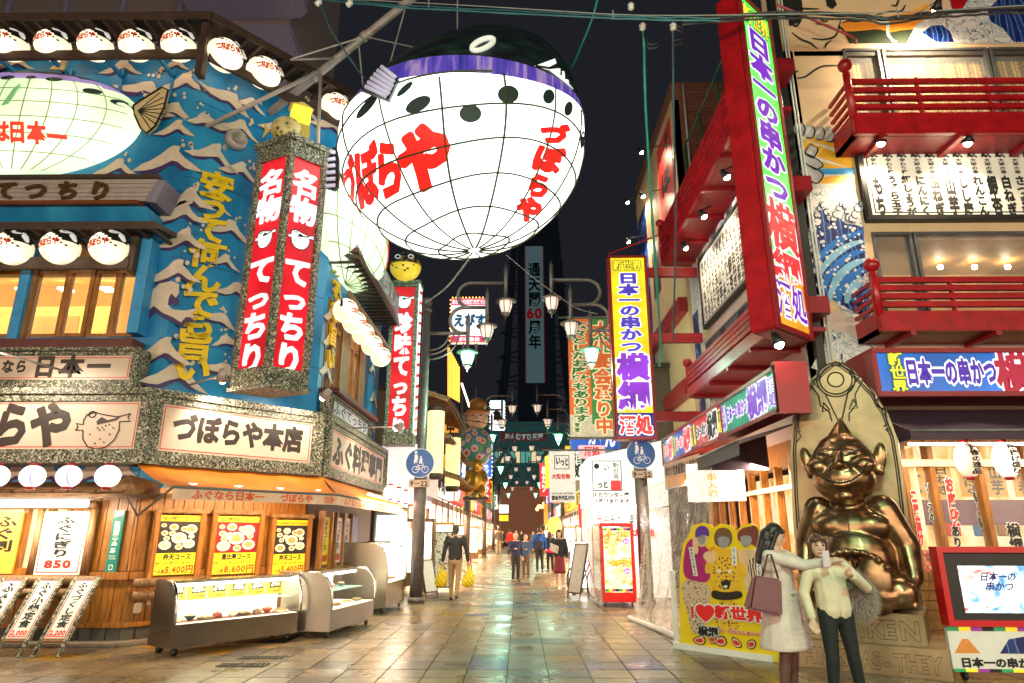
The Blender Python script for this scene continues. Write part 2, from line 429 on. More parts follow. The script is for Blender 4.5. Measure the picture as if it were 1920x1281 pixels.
# wall A with window opening
w0 = LA.rect(30,508,262,632); wz0,wz1 = w0[2],w0[3]
m = M(); wall(m,LA,-7,0,3.4,H1,-.3,0,[(-6.6,w0[1] - .05,wz0,wz1)]); m.build('wall',blue,rb)
m = M(); wall(m,LC,0,CW,2.3,H1,-.3,0); m.build('wall',blue,rb)
bx = [LX.rect(612,575,652,780),LX.rect(662,600,690,830)]
sz0,sz1 = 4.1,6.05
m = M(); wall(m,LX,0,5.2,2.3,H1 - .2,-.3,0,[(.25,3.4,sz0,sz1)]); m.build('wall',blue,rb)
m = M(); m.box(LA,-7,-.3,-6,-.4,9.7,9.9); m.box(LX,.2,5.2,-6,-.32,9.6,9.8); m.build('roof',dwood,rb)
# lower walls of planks
def planks(fr,s0,s1,z0,z1,n0,par,ma,w=.13,seed=3):
    r_ = random.Random(seed); x = s0
    while x < s1 - .02:
        ww = min(w * r_.uniform(.85,1.15),s1 - x); q = M(); q.box(fr,x + .004,x + ww - .004,n0 - .03,n0 + r_.uniform(0,.008),z0,z1)
        q.build('plank',ma,par,bev=.003); x += ww
m = M(); wall(m,LA,-7,0,0,3.4,-.3,-.04,[(-6.5,-1.02,.95,1.98)]); wall(m,LC,0,CW,0,2.3,-.3,-.04); m.build('lower_wall',dwood,rb)
planks(LA,-3.4,0,.28,.86,0,rb,wood2,.15,3); planks(LC,0,CW,.28,.86,0,rb,wood2,.15,4)
planks(LA,-1.0,0,.98,2.08,0,rb,wood2,.13,5); planks(LC,0,CW,.98,2.2,0,rb,wood2,.16,6)
for fr,a,b in ((LA,-7,.02),(LC,-.02,CW)):
    m = M(); m.box(fr,a,b,-.02,.07,.86,.97); m.build('rail',wood2,rb,bev=.008)
    m = M(); m.box(fr,a,b,-.02,.05,.22,.29); m.build('rail',wood2,rb,bev=.008)
    x = a
    while x < b - .05:
        q = M(); q.box(fr,max(x,-3.5) + .006,min(x + .2,b) - .006,-.04,.02,.04,.215)
        if x > -3.5: q.build('stone',stone,rb,bev=.008)
        x += .2
m = M(); m.box(LA,-5,.12,-.1,.3,0,.05); m.box(LC,-.1,CW,-.1,.28,0,.052); m.build('kerb',mat('worn_concrete',(.16,.125,.10),.7,var=.35,bump=.3),rb,bev=.015)
# lit cream windows behind posts on the ground floor
gw = mat('glowing_paper_window',(.8,.7,.5),.6,e=.85,ec=(1,.78,.36),var=0,evar=.25)
m = M(); m.rect(LA,-6.5,-1.02,.95,1.98,-.15); m.build('paper_window',gw,rb)
for a in (-3.0,-2.62,-2.35,-1.72,-1.35,-1.08):
    m = M(); m.box(LA,a,a + .08,-.08,.02,.95,2.0); m.build('window_post',wood2,rb,bev=.006)
m = M(); m.box(LA,-6.5,-1.0,-.1,.05,.95,1.02); m.build('window_sill',wood2,rb)
# painted waves: crest outline with dark underside
WV = [(-1,-.34),(-.75,-.16),(-.55,-.06),(-.3,.16),(-.1,.38),(.06,.46),(.22,.42),(.22,.26),(.4,.06),(.62,-.14),(1,-.42),(.7,-.38),(.44,-.26),(.2,-.06),(.06,-.05),(-.2,-.2),(-.45,-.32),(-.7,-.36)]
WD = [(-.9,-.38),(-.6,-.32),(-.3,-.2),(0,-.02),(.18,-.03),(.34,-.16),(.6,-.34),(.36,-.34),(.14,-.2),(-.02,-.18),(-.3,-.38),(-.6,-.46)]
WV2 = [(-1,.12),(-.6,.06),(-.2,.12),(.1,.26),(.42,.28),(.52,.14),(.64,-.08),(1,-.46),(.66,-.4),(.4,-.24),(.2,-.16),(-.1,-.2),(-.5,-.18),(-.8,-.04)]
WD2 = [(-.9,-.02),(-.5,-.16),(-.1,-.18),(.25,-.13),(.42,-.22),(.66,-.44),(.36,-.38),(.16,-.28),(-.1,-.36),(-.5,-.32),(-.8,-.18)]
BIG = [(-1,-.6),(-.85,-.1),(-.6,.3),(-.3,.62),(.0,.7),(.22,.58),(.3,.35),(.2,.2),(.1,.3),(.0,.2),(-.02,0),(.2,-.16),(.5,-.2),(.95,-.12),(.75,-.28),(.95,-.42),(.6,-.44),(.5,-.6),(.2,-.42),(-.1,-.3),(-.4,-.05),(-.6,-.3)]
def tri_poly(m,fr,pts,n,mi):
    m.m = mi; m.poly(fr,pts,n - .012,n,back=False)
wn = [0]
def wave(fr,u,v,sc,flip=1,kind=0,n=0,par=rb,dots=True):
    s,z = fr.hit(u,v,n); m = M(); A,D = ((WV,WD),(WV2,WD2),(BIG,None))[kind]; wn[0] += 1
    r_ = random.Random(wn[0]); jag = lambda p: (s + flip * sc * (p[0] + r_.uniform(-.03,.03)),z + sc * (p[1] + r_.uniform(-.03,.03)))
    if D: q = [jag(p) for p in D]; tri_poly(m,fr,q if flip > 0 else q[::-1],n + .012,1)
    else: q = [(s + flip * sc * (p[0] * .9 + .05),z + sc * (p[1] * .8 - .22)) for p in A]; tri_poly(m,fr,q if flip > 0 else q[::-1],n + .010,1)
    q = [jag(p) for p in A]; tri_poly(m,fr,q if flip > 0 else q[::-1],n + .022,0)
    if dots:
        for k in range(r_.randint(3,6)):
            a,b,r0 = s + flip * sc * r_.uniform(.1,.7),z + sc * r_.uniform(.3,.75),sc * r_.uniform(.03,.08)
            m.m = 0; m.poly(fr,[(a + r0 * math.cos(t * .785),b + r0 * 1.2 * math.sin(t * .785)) for t in range(8)],n,n + .02,False)
    m.build('wave_painting',[wwave,dwave],par)
for u,v,sc,fl,kd in ((230,127,.40,1,0),(262,165,.5,1,1),(315,205,.42,1,1),(345,155,.45,1,0),(330,122,.3,1,0),(330,242,.38,1,0),(320,300,.62,1,0),(220,315,.4,1,0),(355,375,.5,1,0),(340,400,.5,1,0),(30,118,.4,1,0),(280,205,.5,-1,0),(60,402,.25,1,0),(20,406,.2,1,0),(215,405,.25,1,0)):
    wave(LA,u,v,sc,fl,kd)
for u,v,sc,fl,kd in ((420,180,.5,1,1),(395,230,.4,-1,1),(450,240,.4,1,0),(400,290,.48,1,0),(450,320,.4,1,0),(470,195,.3,1,0),(345,450,.5,1,0),(330,510,.55,1,0),(430,430,.42,1,0),(420,490,.3,1,0),(440,545,.35,1,0),(405,595,.35,1,1),(430,640,.3,-1,1),(305,660,.6,1,0),(330,705,.55,1,0),(410,690,.35,1,1),(315,570,.62,1,2),(405,385,.3,1,0),(520,240,.4,1,0),(620,235,.5,1,0),(565,200,.4,1,1)):
    if LC.hit(u,v)[0] > .05: wave(LC,u,v,sc,fl,kd)
    else: wave(LA,u,v,sc * .9,fl,kd)
for z_,s_ in ((8.5,.2),(7.6,.5),(6.9,.1),(6.4,.4),(5.7,.05),(5.2,.12),(4.6,.05),(6.6,3.9),(5.6,4.0),(4.9,4.3),(4.2,4.2),(3.6,4.0),(7.4,2.5),(8.2,4.4)):
    m = M(); q = [(s_ + .45 * p[0] + .4,z_ + .45 * p[1]) for p in WV]; tri_poly(m,LX,q,.022,0); q = [(s_ + .45 * p[0] + .4,z_ + .45 * p[1]) for p in WD]; tri_poly(m,LX,q,.012,1)
    m.build('wave_painting',[wwave,dwave],rb)
# wall seams
m = M()
for zz in (8.9,7.4,5.9,4.5): m.box(LC,0,CW,0,.006,zz,zz + .012); m.box(LA,w0[1] + .3,0,0,.006,zz,zz + .012)
m.build('panel_seam',mat('dark_blue_seam',(.006,.08,.2),.5),rb)
# yellow letters down the chamfer
for i,(c,u,v) in enumerate((('安',407,348),('う',400,388),('て',395,430),('何',389,477),('ん',381,522),('で',376,568),('も',370,608),('旨',364,648),('い',361,688))):
    s,z = LC.hit(u,v,.05); m = M(); m.text(LC,c,s - .31,s + .31,z - .27,z + .27,.06,.05,depth=.02); m.v = [(x,y,zz_ + .12 * (((x - LC.o[0]) * LC.X[0] + (y - LC.o[1]) * LC.X[1]) - s)) for x,y,zz_ in m.v]; m.build('wall_letter',yelpaint,rb)
# bits of the same phrase on the street face
ss,zz = 4.6,5.4
m = M()
for k,c in enumerate('安うて何んでも旨い'): m.text(LX,c,.35,.8,8.6 - k * .5,9.05 - k * .5,.07,.05,depth=.06)
m.build('wall_letter',yelpaint,rb)

# ---- eaves: top
def eave(fr,s0,s1,z,n1,par,rise=.12,th=.1,rafters=True,sl0=0,sl1=0,name='eave',step=.24):
    m = M(); m.hexa([fr.w(s0,0,z + rise),fr.w(s0 + sl0,n1,z),fr.w(s1 + sl1,n1,z),fr.w(s1,0,z + rise),fr.w(s0,0,z + rise + th),fr.w(s0 + sl0,n1,z + th),fr.w(s1 + sl1,n1,z + th),fr.w(s1,0,z + rise + th)])
    m.box(fr,s0 + sl0,s1 + sl1,n1,n1 + .03,z - .03,z + th + .02)
    if rafters:
        x = s0 + .1
        while x < s1 + min(sl1,0):
            m.box(fr,x,x + .05,.02,n1 - .01,z - .04,z + .01); x += step
    return m.build(name,dwood,par)
EZ = 10.12
eave(LA,-7,.0,EZ,.68,rb,sl1=.3); eave(LC,0,CW,EZ,.68,rb,sl0=-.3,sl1=.4); eave(LX,0,5.2,EZ,.6,rb,sl0=-.4)
zb = LA.hit(200,97,.5)[1]; zc = LA.hit(200,114,.5)[1]
m = M(); m.box(LA,-7,.2,.5,.56,zc,zb); m.build('beam',dwood,rb,bev=.01)
m = M(); m.box(LC,-.2,CW + .2,.5,.56,zc - .02,zb - .02); m.build('beam',dwood,rb,bev=.01)
m = M(); m.box(LA,.1,.22,.42,.6,zc - .35,EZ); m.build('post',dwood,rb,bev=.01)
for a in (-.62,-1.55,-2.5,-3.4):
    m = M(); m.box(LA,a,a + .05,.02,.5,zc + .0,zc + .07); m.box(LA,a,a + .05,.0,.05,zc - .5,zc + .2); m.build('bracket',blue,rb)

# ---- second-floor window bay
wr = LA.rect(0,508,262,632)
m = M(); m.box(LA,-7,wr[1] + .12,.0,.35,LA.hit(100,655,.3)[1],LA.hit(100,636,.3)[1]); m.build('window_ledge',maroon,rb,bev=.01)
room = mat('warm_lit_room',(.75,.48,.16),.6,e=.5,ec=(1,.45,.07),var=.3,sc=1.5)
m = M(); m.rect(LA,-7,wr[1],wz0 - .3,wz1 + .6,-2.2); m.rect(LA,-7,wr[1],wz0 - .02,wz0,-.3); m.quad(LA.w(-7,-2.2,wz1 + .6),LA.w(wr[1],-2.2,wz1 + .6),LA.w(wr[1],-.3,wz1 + .1),LA.w(-7,-.3,wz1 + .1)); m.quad(LA.w(wr[1],-2.2,wz0),LA.w(wr[1],-.3,wz0),LA.w(wr[1],-.3,wz1),LA.w(wr[1],-2.2,wz1))
m.box(LA,-3.2,-2.3,-1.2,-1.15,wz0,wz1 - .4); m.box(LA,-1.9,-1.2,-1.6,-1.5,wz0,wz1); m.build('room',room,rb)
m = M()
for k in range(5): m.box(LA,-4.6 + k * .8,-4.4 + k * .8,-1.6,-1.4,wz1 + .22,wz1 + .26)
m.build('ceiling_lamp',warmw,rb)
nfr = 0
us = [(6,30,0),(38,62,1),(62,118,2),(118,170,2),(170,218,2),(218,262,2)]
edges = [LA.hit(u,570,.02)[0] for u in (48,118,168,214,258)]
for k in range(4):
    a,b = edges[k],edges[k + 1]
    m = M(); ring(m,LA,a,b,wz0,wz1,-.06,0 + (k % 2) * .03,.06); fo = m.build('window',wood2,rb)
    m = M(); m.rect(LA,a + .06,b - .06,wz0 + .06,wz1 - .06,-.03 + (k % 2) * .03); m.build('pane',glass,fo)
a,b = LA.hit(-40,570,.02)[0],LA.hit(30,570,.02)[0]
m = M(); ring(m,LA,a,b,wz0,wz1,-.06,0,.06); fo = m.build('window',wood2,rb); m = M(); m.rect(LA,a + .06,b - .06,wz0 + .06,wz1 - .06,-.03); m.build('pane',glass,fo)
m = M(); m.box(LA,LA.hit(28,570,.1)[0],LA.hit(46,570,.1)[0],-.1,.12,wz0 - .1,wz1 + .35); m.build('corner_board',mat('blue_corner_board',(.03,.25,.55),.5),rb)
m = M(); m.box(LA,LA.hit(44,570,.1)[0],LA.hit(52,570,.1)[0],-.1,.06,wz0 - .05,wz1 + .1); m.build('window_post',wood,rb)
# ledge roof + beam above windows
e2z = LA.hit(100,428,.6)[1]; s_r = LA.hit(296,420,.6)[0]
eave(LA,-7,s_r,e2z,.6,rb,rise=.1,th=.08)
m = M(); m.box(LA,-7,LA.hit(240,505,.35)[0],.3,.36,LA.hit(100,505,.35)[1],LA.hit(100,482,.35)[1]); m.build('beam',dwood,rb,bev=.01)
m = M(); m.box(LA,LA.hit(248,450,.3)[0],LA.hit(262,450,.3)[0],.0,.35,wz1 - .15,e2z); m.build('post',dwood,rb,bev=.01)
m = M(); m.rect(LA,-7,wr[1],wz1,e2z,.015); m.build('wall_panel',wood,rb)
m = M(); a = LA.hit(265,520,.1)[0]; b = LA.hit(285,520,.1)[0]; m.box(LA,a,b,0,.25,wz0,wz1 + .8); m.build('corner_board',mat('blue_corner_board'),rb)
# sloped blue-grey strip and carved-letter board above
bz0,bz1 = LA.hit(150,378,.55)[1],LA.hit(150,337,.55)[1]
sg = T('carved_letter_signboard','slatted pinkish board with bronze Japanese letters above the lantern row on the blue wall','signboard',LA.w(-3,.4,bz0))
sr = LA.hit(292,340,.55)[0]
nb = 5
for k in range(nb):
    m = M(); h = (bz1 - bz0) / nb; m.poly(LA,[(-7,bz0 + k * h + .008),(sr - .12 + k * .03,bz0 + k * h + .008),(sr - .10 + k * .03,bz0 + (k + 1) * h),(-7,bz0 + (k + 1) * h)],.45,.55); m.build('board',pmetal,sg)
m = M(); m.box(LA,-7,sr + .06,.4,.62,bz1,bz1 + .06); m.build('cap_rail',dwood,sg)
m = M()
for c,u in (('て',10),('つ',67),('ち',127),('り',188)):
    s,z = LA.hit(u,357,.58); m.text(LA,c,s - .19,s + .19,z - .18,z + .18,.6,.03,depth=.04)
m.build('letter',mat('bronze_letter',(.16,.085,.03),.35,.7),sg)
cz0 = LA.hit(150,388,.5)[1]
m = M(); m.box(LA,-7,sr - .2,.35,.6,cz0,bz0); m.build('copper_band',mat('copper_band',(.34,.10,.035),.35,.7,var=.2),sg)
m = M(); m.hexa([LA.w(-7,.0,e2z + .2),LA.w(-7,.35,e2z + .2),LA.w(sr - .1,.35,e2z + .2),LA.w(sr - .1,0,e2z + .2),LA.w(-7,0,cz0),LA.w(-7,.5,cz0),LA.w(sr - .1,.5,cz0),LA.w(sr - .1,0,cz0)]); m.build('skirt_panel',blue,sg)
m = M(); m.hexa([LA.w(sr - .12,0,bz0),LA.w(sr - .12,.55,bz0),LA.w(sr + .02,.5,bz0),LA.w(sr + .02,0,bz0),LA.w(sr,0,bz1),LA.w(sr,.55,bz1),LA.w(sr + .14,.5,bz1),LA.w(sr + .14,0,bz1)]); m.build('end_panel',mat('grey_violet_metal',(.16,.14,.2),.5),sg)

# ---- framed signs
def frame_sign(name,label,fr,r4,n0,n1,fw=.12,panel=None,par=None,line=True,fm=None,cat='sign'):
    s0,s1,z0,z1 = r4; p = T(name,label,cat,fr.w((s0 + s1) / 2,n0,z0))
    m = M(); ring(m,fr,s0,s1,z0,z1,n0,n1,fw * .5); m.build('outer_frame',fm or gran,p,bev=.012)
    m = M(); ring(m,fr,s0 + fw * .5,s1 - fw * .5,z0 + fw * .5,z1 - fw * .5,n0,n1 - .04,fw * .5); m.build('inner_frame',fm or gran,p,bev=.01)
    m = M(); m.box(fr,s0 + fw,s1 - fw,n0,n1 - .07,z0 + fw,z1 - fw); m.build('panel',panel or cream,p)
    if line: m = M(); ring(m,fr,s0 + fw + .03,s1 - fw - .03,z0 + fw + .03,z1 - fw - .03,n1 - .07,n1 - .067,.012); m.build('red_border',inkred,p)
    return p
ZT,ZB = 3.56,2.46
r = LA.rect(0,725,268,869,.65); r = (-6.5,r[1],ZB,ZT)
s1_ = frame_sign('framed_shop_sign','long cream sign in a rough stone frame, showing a line-drawn pufferfish',LA,r,.1,.65,.2)
m = M()
for c,u0,u1 in (('ら',-10,58),('や',57,135)):
    a = LA.hit(u0,792,.58)[0]; b = LA.hit(u1,792,.58)[0]; m.text(LA,c,a,b,ZB + .22,ZT - .2,.584,.06)
m.text(LA,'づぼ',LA.hit(-190,792,.58)[0],LA.hit(-20,792,.58)[0],ZB + .22,ZT - .2,.584,.06)
m.build('lettering',inkbr,s1_)
def fuguart(m,fr,s,z,r0,n,fill=None,white_=None,flip=1,line=.012):
    "line drawing of a pufferfish"
    P = lambda x,y: (s + flip * r0 * x,z + r0 * y)
    body = [P(math.cos(t) * .8,-.15 + math.sin(t) * .8) for t in [math.radians(20 + i * 14.5) for i in range(-14,11)]]
    out = [P(-.9,.35),P(-.8,.6),P(-.45,.72),P(-.1,.62),P(.3,.55),P(.62,.5),P(1.2,.65),P(1.1,.45),P(1.25,.3),P(.75,.28),P(.8,-.1),P(.65,-.55),P(.3,-.88),P(-.1,-.95),P(-.5,-.85),P(-.78,-.5),P(-.85,-.1),P(-1.2,-.1),P(-1.1,.05),P(-1.2,.2),P(-.88,.15)]
    if flip < 0: out = out[::-1]
    if white_ is not None: m.m = white_; m.poly(fr,out,n - .004,n + .001,False)
    m.m = fill or 0
    m.tube([fr.w(a,n + .003,b) for a,b in out],line,4,True)
    m.tube([fr.w(*[q for q in (P(-.55 + .16 * math.cos(t * .63),.62 + .14 * math.sin(t * .63)))][:1],n + .003,P(0,.62 + .14 * math.sin(t * .63))[1]) for t in range(10)],line,4,True)
    m.poly(fr,[P(*q) for q in ([(-.25,.15),(.6,.35),(.75,.5),(.2,.35),(-.1,.5),(-.3,.3)][::flip])],n,n + .004,False)
    for q in [(-.2,.0),(0,.02),(.15,.1),(.3,.15),(-.1,-.1),(.1,-.08),(-.5,-.3),(.0,-.5),(.4,-.3),(-.2,-.7),(.2,-.65),(.5,.0)]:
        a,b = P(*q); m.poly(fr,[(a + .035 * r0 * math.cos(t),b + .04 * r0 * math.sin(t)) for t in (0,1.05,2.1,3.14,4.2,5.2)],n,n + .004,False)
fs,fz = LA.hit(192,800,.58)
m = M(); fuguart(m,LA,fs,fz - .02,.32,.585,line=.008); m.build('fish_drawing',inkbr,s1_)
r = LC.rect(280,730,614,771,.6)
s2_ = frame_sign('framed_shop_sign','bright cream sign in a rough stone frame across the angled corner above the orange awning',LC,(-.27,2.62,ZB,ZT),.05,.6,.2)
m = M(); m.text(LC,'づぼらや本店',.1,2.25,ZB + .36,ZT - .3,.534,.055); m.build('lettering',inkbr,s2_)
s3_ = frame_sign('framed_shop_sign','stone-framed cream sign on the street side, seen steeply from the side',LX,(-.25,5.0,ZB,ZT),.05,.42,.2)
m = M(); m.text(LX,'ふぐ料理専門',.15,4.6,ZB + .26,ZT - .26,.354,.055); m.build('lettering',inkbr,s3_)
r = LA.rect(0,650,250,718,.4)
s4_ = frame_sign('framed_shop_sign','narrower stone-framed cream sign under the lit amber windows',LA,(-6.5,r[1],ZT + .06,LA.hit(250,650,.4)[1]),.05,.4,.12)
m = M(); zz0,zz1 = LA.hit(150,708,.34)[1],LA.hit(150,665,.34)[1]
for c,u0,u1,k in (('な',2,25,.6),('ら',27,50,.6),('日',62,104,1),('本',110,156,1),('一',162,206,1),('ふぐ',-60,-2,.6)):
    a = LA.hit(u0,690,.34)[0]; b = LA.hit(u1,690,.34)[0]; zm = (zz0 + zz1) / 2; h = (zz1 - zz0) / 2 * k; m.text(LA,c,a,b,zm - h,zm + h,.334,.05)
m.build('lettering',inkbr,s4_)
# street-side small sign and bay
s5_ = frame_sign('framed_shop_sign','small pale sign in a stone frame below the street-side windows',LX,(.15,3.4,3.62,4.05),.03,.3,.08,line=False,panel=mat('pale_lilac_panel',(.6,.55,.62),.4))
m = M(); m.text(LX,'ふぐてっちり',.4,3.2,3.72,3.97,.235,.03); m.build('lettering',mat('violet_ink',(.08,.04,.16),.5),s5_)
m = M(); m.box(LX,.1,3.6,0,.4,4.07,4.16); m.build('window_ledge',maroon,rb,bev=.01)
m = M(); m.rect(LX,.2,3.5,sz0,sz1,-1.4); m.rect(LX,.2,3.5,sz0 - .1,sz0,-.31); m.build('room',room,rb)
for a,b in ((.25,.75),(.75,1.25),(1.95,2.4),(2.4,2.85)):
    m = M(); ring(m,LX,a,b,sz0,sz1 - .5,-.06,.02,.05); ring(m,LX,a,b,sz1 - .5,sz1,-.06,.02,.05); fo = m.build('window',wood2,rb); m = M(); m.rect(LX,a + .05,b - .05,sz0 + .05,sz1 - .05,-.02); m.build('pane',glass,fo)
for a,b in ((1.25,1.95),(2.85,3.4)):
    m = M(); m.box(LX,a,b,-.08,.06,sz0,sz1 + .1); m.build('window_post',wood,rb)
eave(LX,.0,4.4,6.75,.62,rb,rise=.15,th=.07)
m = M(); m.box(LX,.1,4.2,.42,.47,6.0,6.12); m.build('beam',wood,rb)
sb = T('slatted_street_signboard','grey slatted board with letters above the street-side lanterns','signboard',LX.w(2,.4,7))
m = M()
for k in range(5): m.box(LX,.0,4.6,.5,.58,7.0 + k * .13,7.12 + k * .13)
m.build('board',mat('grey_board',(.25,.25,.28),.5),sb); m = M(); m.text(LX,'てっちり',.4,4.2,7.04,7.6,.6,.05,depth=.03); m.build('letter',mat('pale_letter',(.5,.45,.45),.5),sb)
m = M(); m.box(LX,0,4.6,.3,.6,6.9,7.0); m.build('base_band',maroon,sb)

# ---- ground-floor strip: blue wave band, shingle roof
m = M(); m.box(LA,-7,.35,0,.1,LA.hit(100,912,.1)[1] - .02,ZB); m.box(LC,-.1,.3,0,.1,2.18,ZB); m.build('wave_band',mat('pale_blue_band',(.06,.32,.6),.5,var=.3,sc=1.5),rb)
for u in (30,90,170,232): wave(LA,u,890,.38,1,0,.1,dots=False)
zr0,zr1 = 2.09,2.22
for k in range(22):
    a = -3.9 + k * .2
    for row in range(2):
        z_a = 2.06 + row * .09; n_a = .62 - row * .3; dx = (row % 2) * .09 + RD.uniform(-.02,.02)
        m = M(); x0,x1 = a + dx,a + dx + .19 + RD.uniform(-.01,.005)
        if x1 > .2: continue
        m.hexa([LA.w(x0,n_a,z_a),LA.w(x1,n_a,z_a),LA.w(x1,n_a - .4,z_a + .12),LA.w(x0,n_a - .4,z_a + .12),LA.w(x0,n_a,z_a + .025),LA.w(x1,n_a,z_a + .025),LA.w(x1,n_a - .4,z_a + .145),LA.w(x0,n_a - .4,z_a + .145)])
        m.build('shingle',wood3,rb)
m = M(); P = [LA.w(-.4,.62,2.03),LA.w(.3,.62,2.03),LA.w(.35,.1,2.2),LA.w(-.35,.1,2.2)]; A = LA.w(-.02,.35,2.32)
for i in range(4): m.quad(P[i],P[(i + 1) % 4],A)
m.build('roof_corner',wood,rb)
m = M(); m.box(LC,.0,.5,.3,.7,2.05,2.13); m.box(LA,-7,.3,.0,.1,2.0,2.08); m.build('roof_board',wood3,rb)
# ================================================================ LEFT SIDE THINGS
def letters(fr,txt,s0,s1,z0,z1,n,bold,depth,ma,par,vert=False):
    k = len(txt)
    for i,c in enumerate(txt):
        if c == ' ': continue
        m = M()
        if vert: h = (z1 - z0) / k; m.text(fr,c,s0,s1,z1 - (i + 1) * h,z1 - i * h,n,bold,depth=depth)
        else: h = (s1 - s0) / k; m.text(fr,c,s0 + i * h,s0 + (i + 1) * h,z0,z1,n,bold,depth=depth)
        m.build('letter',ma,par)
ORD = ['first','second','third','fourth','fifth','sixth','seventh','eighth','ninth','tenth','eleventh','twelfth']
lanw = mat('lit_paper',(.8,.75,.65),.6,e=1.35,ec=(1,.78,.50),var=0,evar=.35,esc=5)
lanw2 = mat('lit_paper_white',(.8,.75,.7),.6,e=3,ec=(1,.86,.68),var=0)
eyew = mat('white_eye',(.7,.7,.7),.4,e=.4,var=0)
def fish_lantern(label,loc,group):
    p = T('pufferfish_lantern',label,'lantern',loc,group); o = Vector(loc)
    R_ = (.29,.27,.27); c = o + Vector((0,0,.27))
    m = M(); m.ell(c,R_,24,16); m.build('body',lanw,p)
    ax = Vector((.5,-.28,.8)).normalized()
    m = M(); m.ell(c,(.298,.278,.28),32,24,pred=lambda u: u.dot(ax) > .66); m.build('back',black,p)
    m = M()
    def sp(x,z,k=1.02):
        t = max(0,1 - (x / R_[0]) ** 2 - (z / R_[2]) ** 2); return c + Vector((x * k,-R_[1] * math.sqrt(t) * k - .004,z * k))
    for i in range(9):
        x = -.2 + i * .052; z = .15 - i * .022 - (x * x) * .3; r = .017 if i > 1 else .03
        q = [sp(x + r * math.cos(t),z + r * math.sin(t)) for t in (0,.9,1.8,2.7,3.6,4.5,5.4)]; m.quad(*q)
    m.build('spots',ink,p)
    m = M()
    for i,ch in enumerate('づぼらや'): m.text(ID,ch,-.22 + i * .09,-.12 + i * .09,-.1 + i * .015,.03 + i * .015,0,.05,fn=lambda q,z: sp(q,z))
    m.build('lettering',inkred,p)
    m = M(); m.tube([sp(.12 + .05 * math.cos(t * .7),.21 + .03 * math.sin(t * .7),1.05) for t in range(9)],.012,5,True); m.build('eye',eyew,p)
    m = M(); m.cap(c + Vector((.22,-.08,.14)),c + Vector((.3,-.1,.07)),.06,.02); m.build('beak',eyew,p)
    m = M(); m.poly(F((c.x,c.y),0),[(-.27,c.z + .06),(-.36,c.z + .16),(-.40,c.z + .1),(-.36,c.z + .06),(-.40,c.z + .0),(-.34,c.z - .02)],-.02,.02); m.build('tail',black,p)
    m = M(); m.tube([c + Vector((0,0,.25)),c + Vector((0,0,.4))],.008,5); m.build('hanging_wire',cable,p)
    return p
zl = LA.hit(180,110,.45)[1]
f0 = None
for i,u in enumerate((335,256,179,99,20)):
    s,z = LA.hit(u,86,.45); loc = LA.w(s,.45,z - .27)
    lb = 'glowing pufferfish lantern under the top eave of the blue wall, %s from the corner post' % ORD[i]
    f0 = f0 if f0 else None
    if i == 0: f0 = fish_lantern(lb,loc,'pufferfish lanterns under the eaves')
    else: copy_tree(f0,loc,label=lb)
for i,(u,v) in enumerate(((421,106),(494,139),(628,204))):
    s,z = LC.hit(u,v,.5); copy_tree(f0,LC.w(s,.5,z - .27),math.radians(48),1.08,'glowing pufferfish lantern under the sloping corner roof edge, %s' % ('upper one of three','middle one of three','lowest, above the red tower sign')[i])
for i,(u,v) in enumerate(((24,467),(113,466),(204,466))):
    s,z = LA.hit(u,v,.45); copy_tree(f0,LA.w(s,.45,z - .26),0,1.0,'glowing pufferfish lantern above the amber second-floor windows, %s' % ('leftmost','the middle one','rightmost')[i])
for i in range(5):
    t = (648 + i * 16.5,583 + i * 21.5); s,z = LX.hit(t[0],t[1],.5); copy_tree(f0,LX.w(s,.5,z - .24),math.radians(90),.88,'glowing pufferfish lantern over the street-side windows, %s nearest' % ORD[i])
# round paper lanterns under the first sign
def paper_lantern(label,loc,group,r=.158,h=.30,bodym=None,name='paper_lantern'):
    p = T(name,label,'lantern',loc,group); c = Vector(loc); pr = []
    for i in range(15): t = -1 + 2 * i / 14; pr.append((r * math.sqrt(max(.06,1 - t * t * .93)) * (1 + .018 * (i % 2)),h / 2 + t * h / 2))
    m = M(); m.lathe(c,pr,20); m.build('paper_body',bodym or lanw2,p)
    m = M(); m.lathe(c + Vector((0,0,h)),[(r * .35,-.02),(r * .38,.03)],14); m.build('top_ring',red,p)
    m = M(); m.lathe(c,[(r * .35,-.03),(r * .38,.02)],14); m.build('bottom_ring',red,p)
    m = M(); m.tube([c + Vector((0,0,h)),c + Vector((0,0,h + .1))],.006,5); m.build('hanging_wire',cable,p)
    return p
lanr = ramp_mat('red_white_lantern_paper','wave',[(.0,(.9,.72,.62)),(.62,(.85,.12,.08)),(.72,(.9,.75,.68)),(.93,(.3,.3,.7))],.6,(1,1,.1),2.2,.2,e=1.5,extra='CONSTANT')
pl = None
for i,u in enumerate((203,130,62,-6)):
    s,z = LA.hit(u,889,.8); lb = 'small round paper lantern with red rings under the stone-framed sign, %s from the corner' % ORD[i]
    if i == 0: pl = paper_lantern(lb,LA.w(s,.8,z - .18),'round paper lanterns along the shingle roof'); 
    elif i == 1: pr_ = paper_lantern(lb,LA.w(s,.8,z - .18),'round paper lanterns along the shingle roof',bodym=lanr)
    else: copy_tree(pr_,LA.w(s,.8,z - .18),label=lb)
for i in range(7):
    s,z = LX.hit(652 + i * 17,924 + i * 5.5,1.0)
    copy_tree(pr_,(-2.75,14.2 + i * .95,2.2),0,.95,'round paper lantern in the row below the white sign box, %s from the near end' % ORD[i])

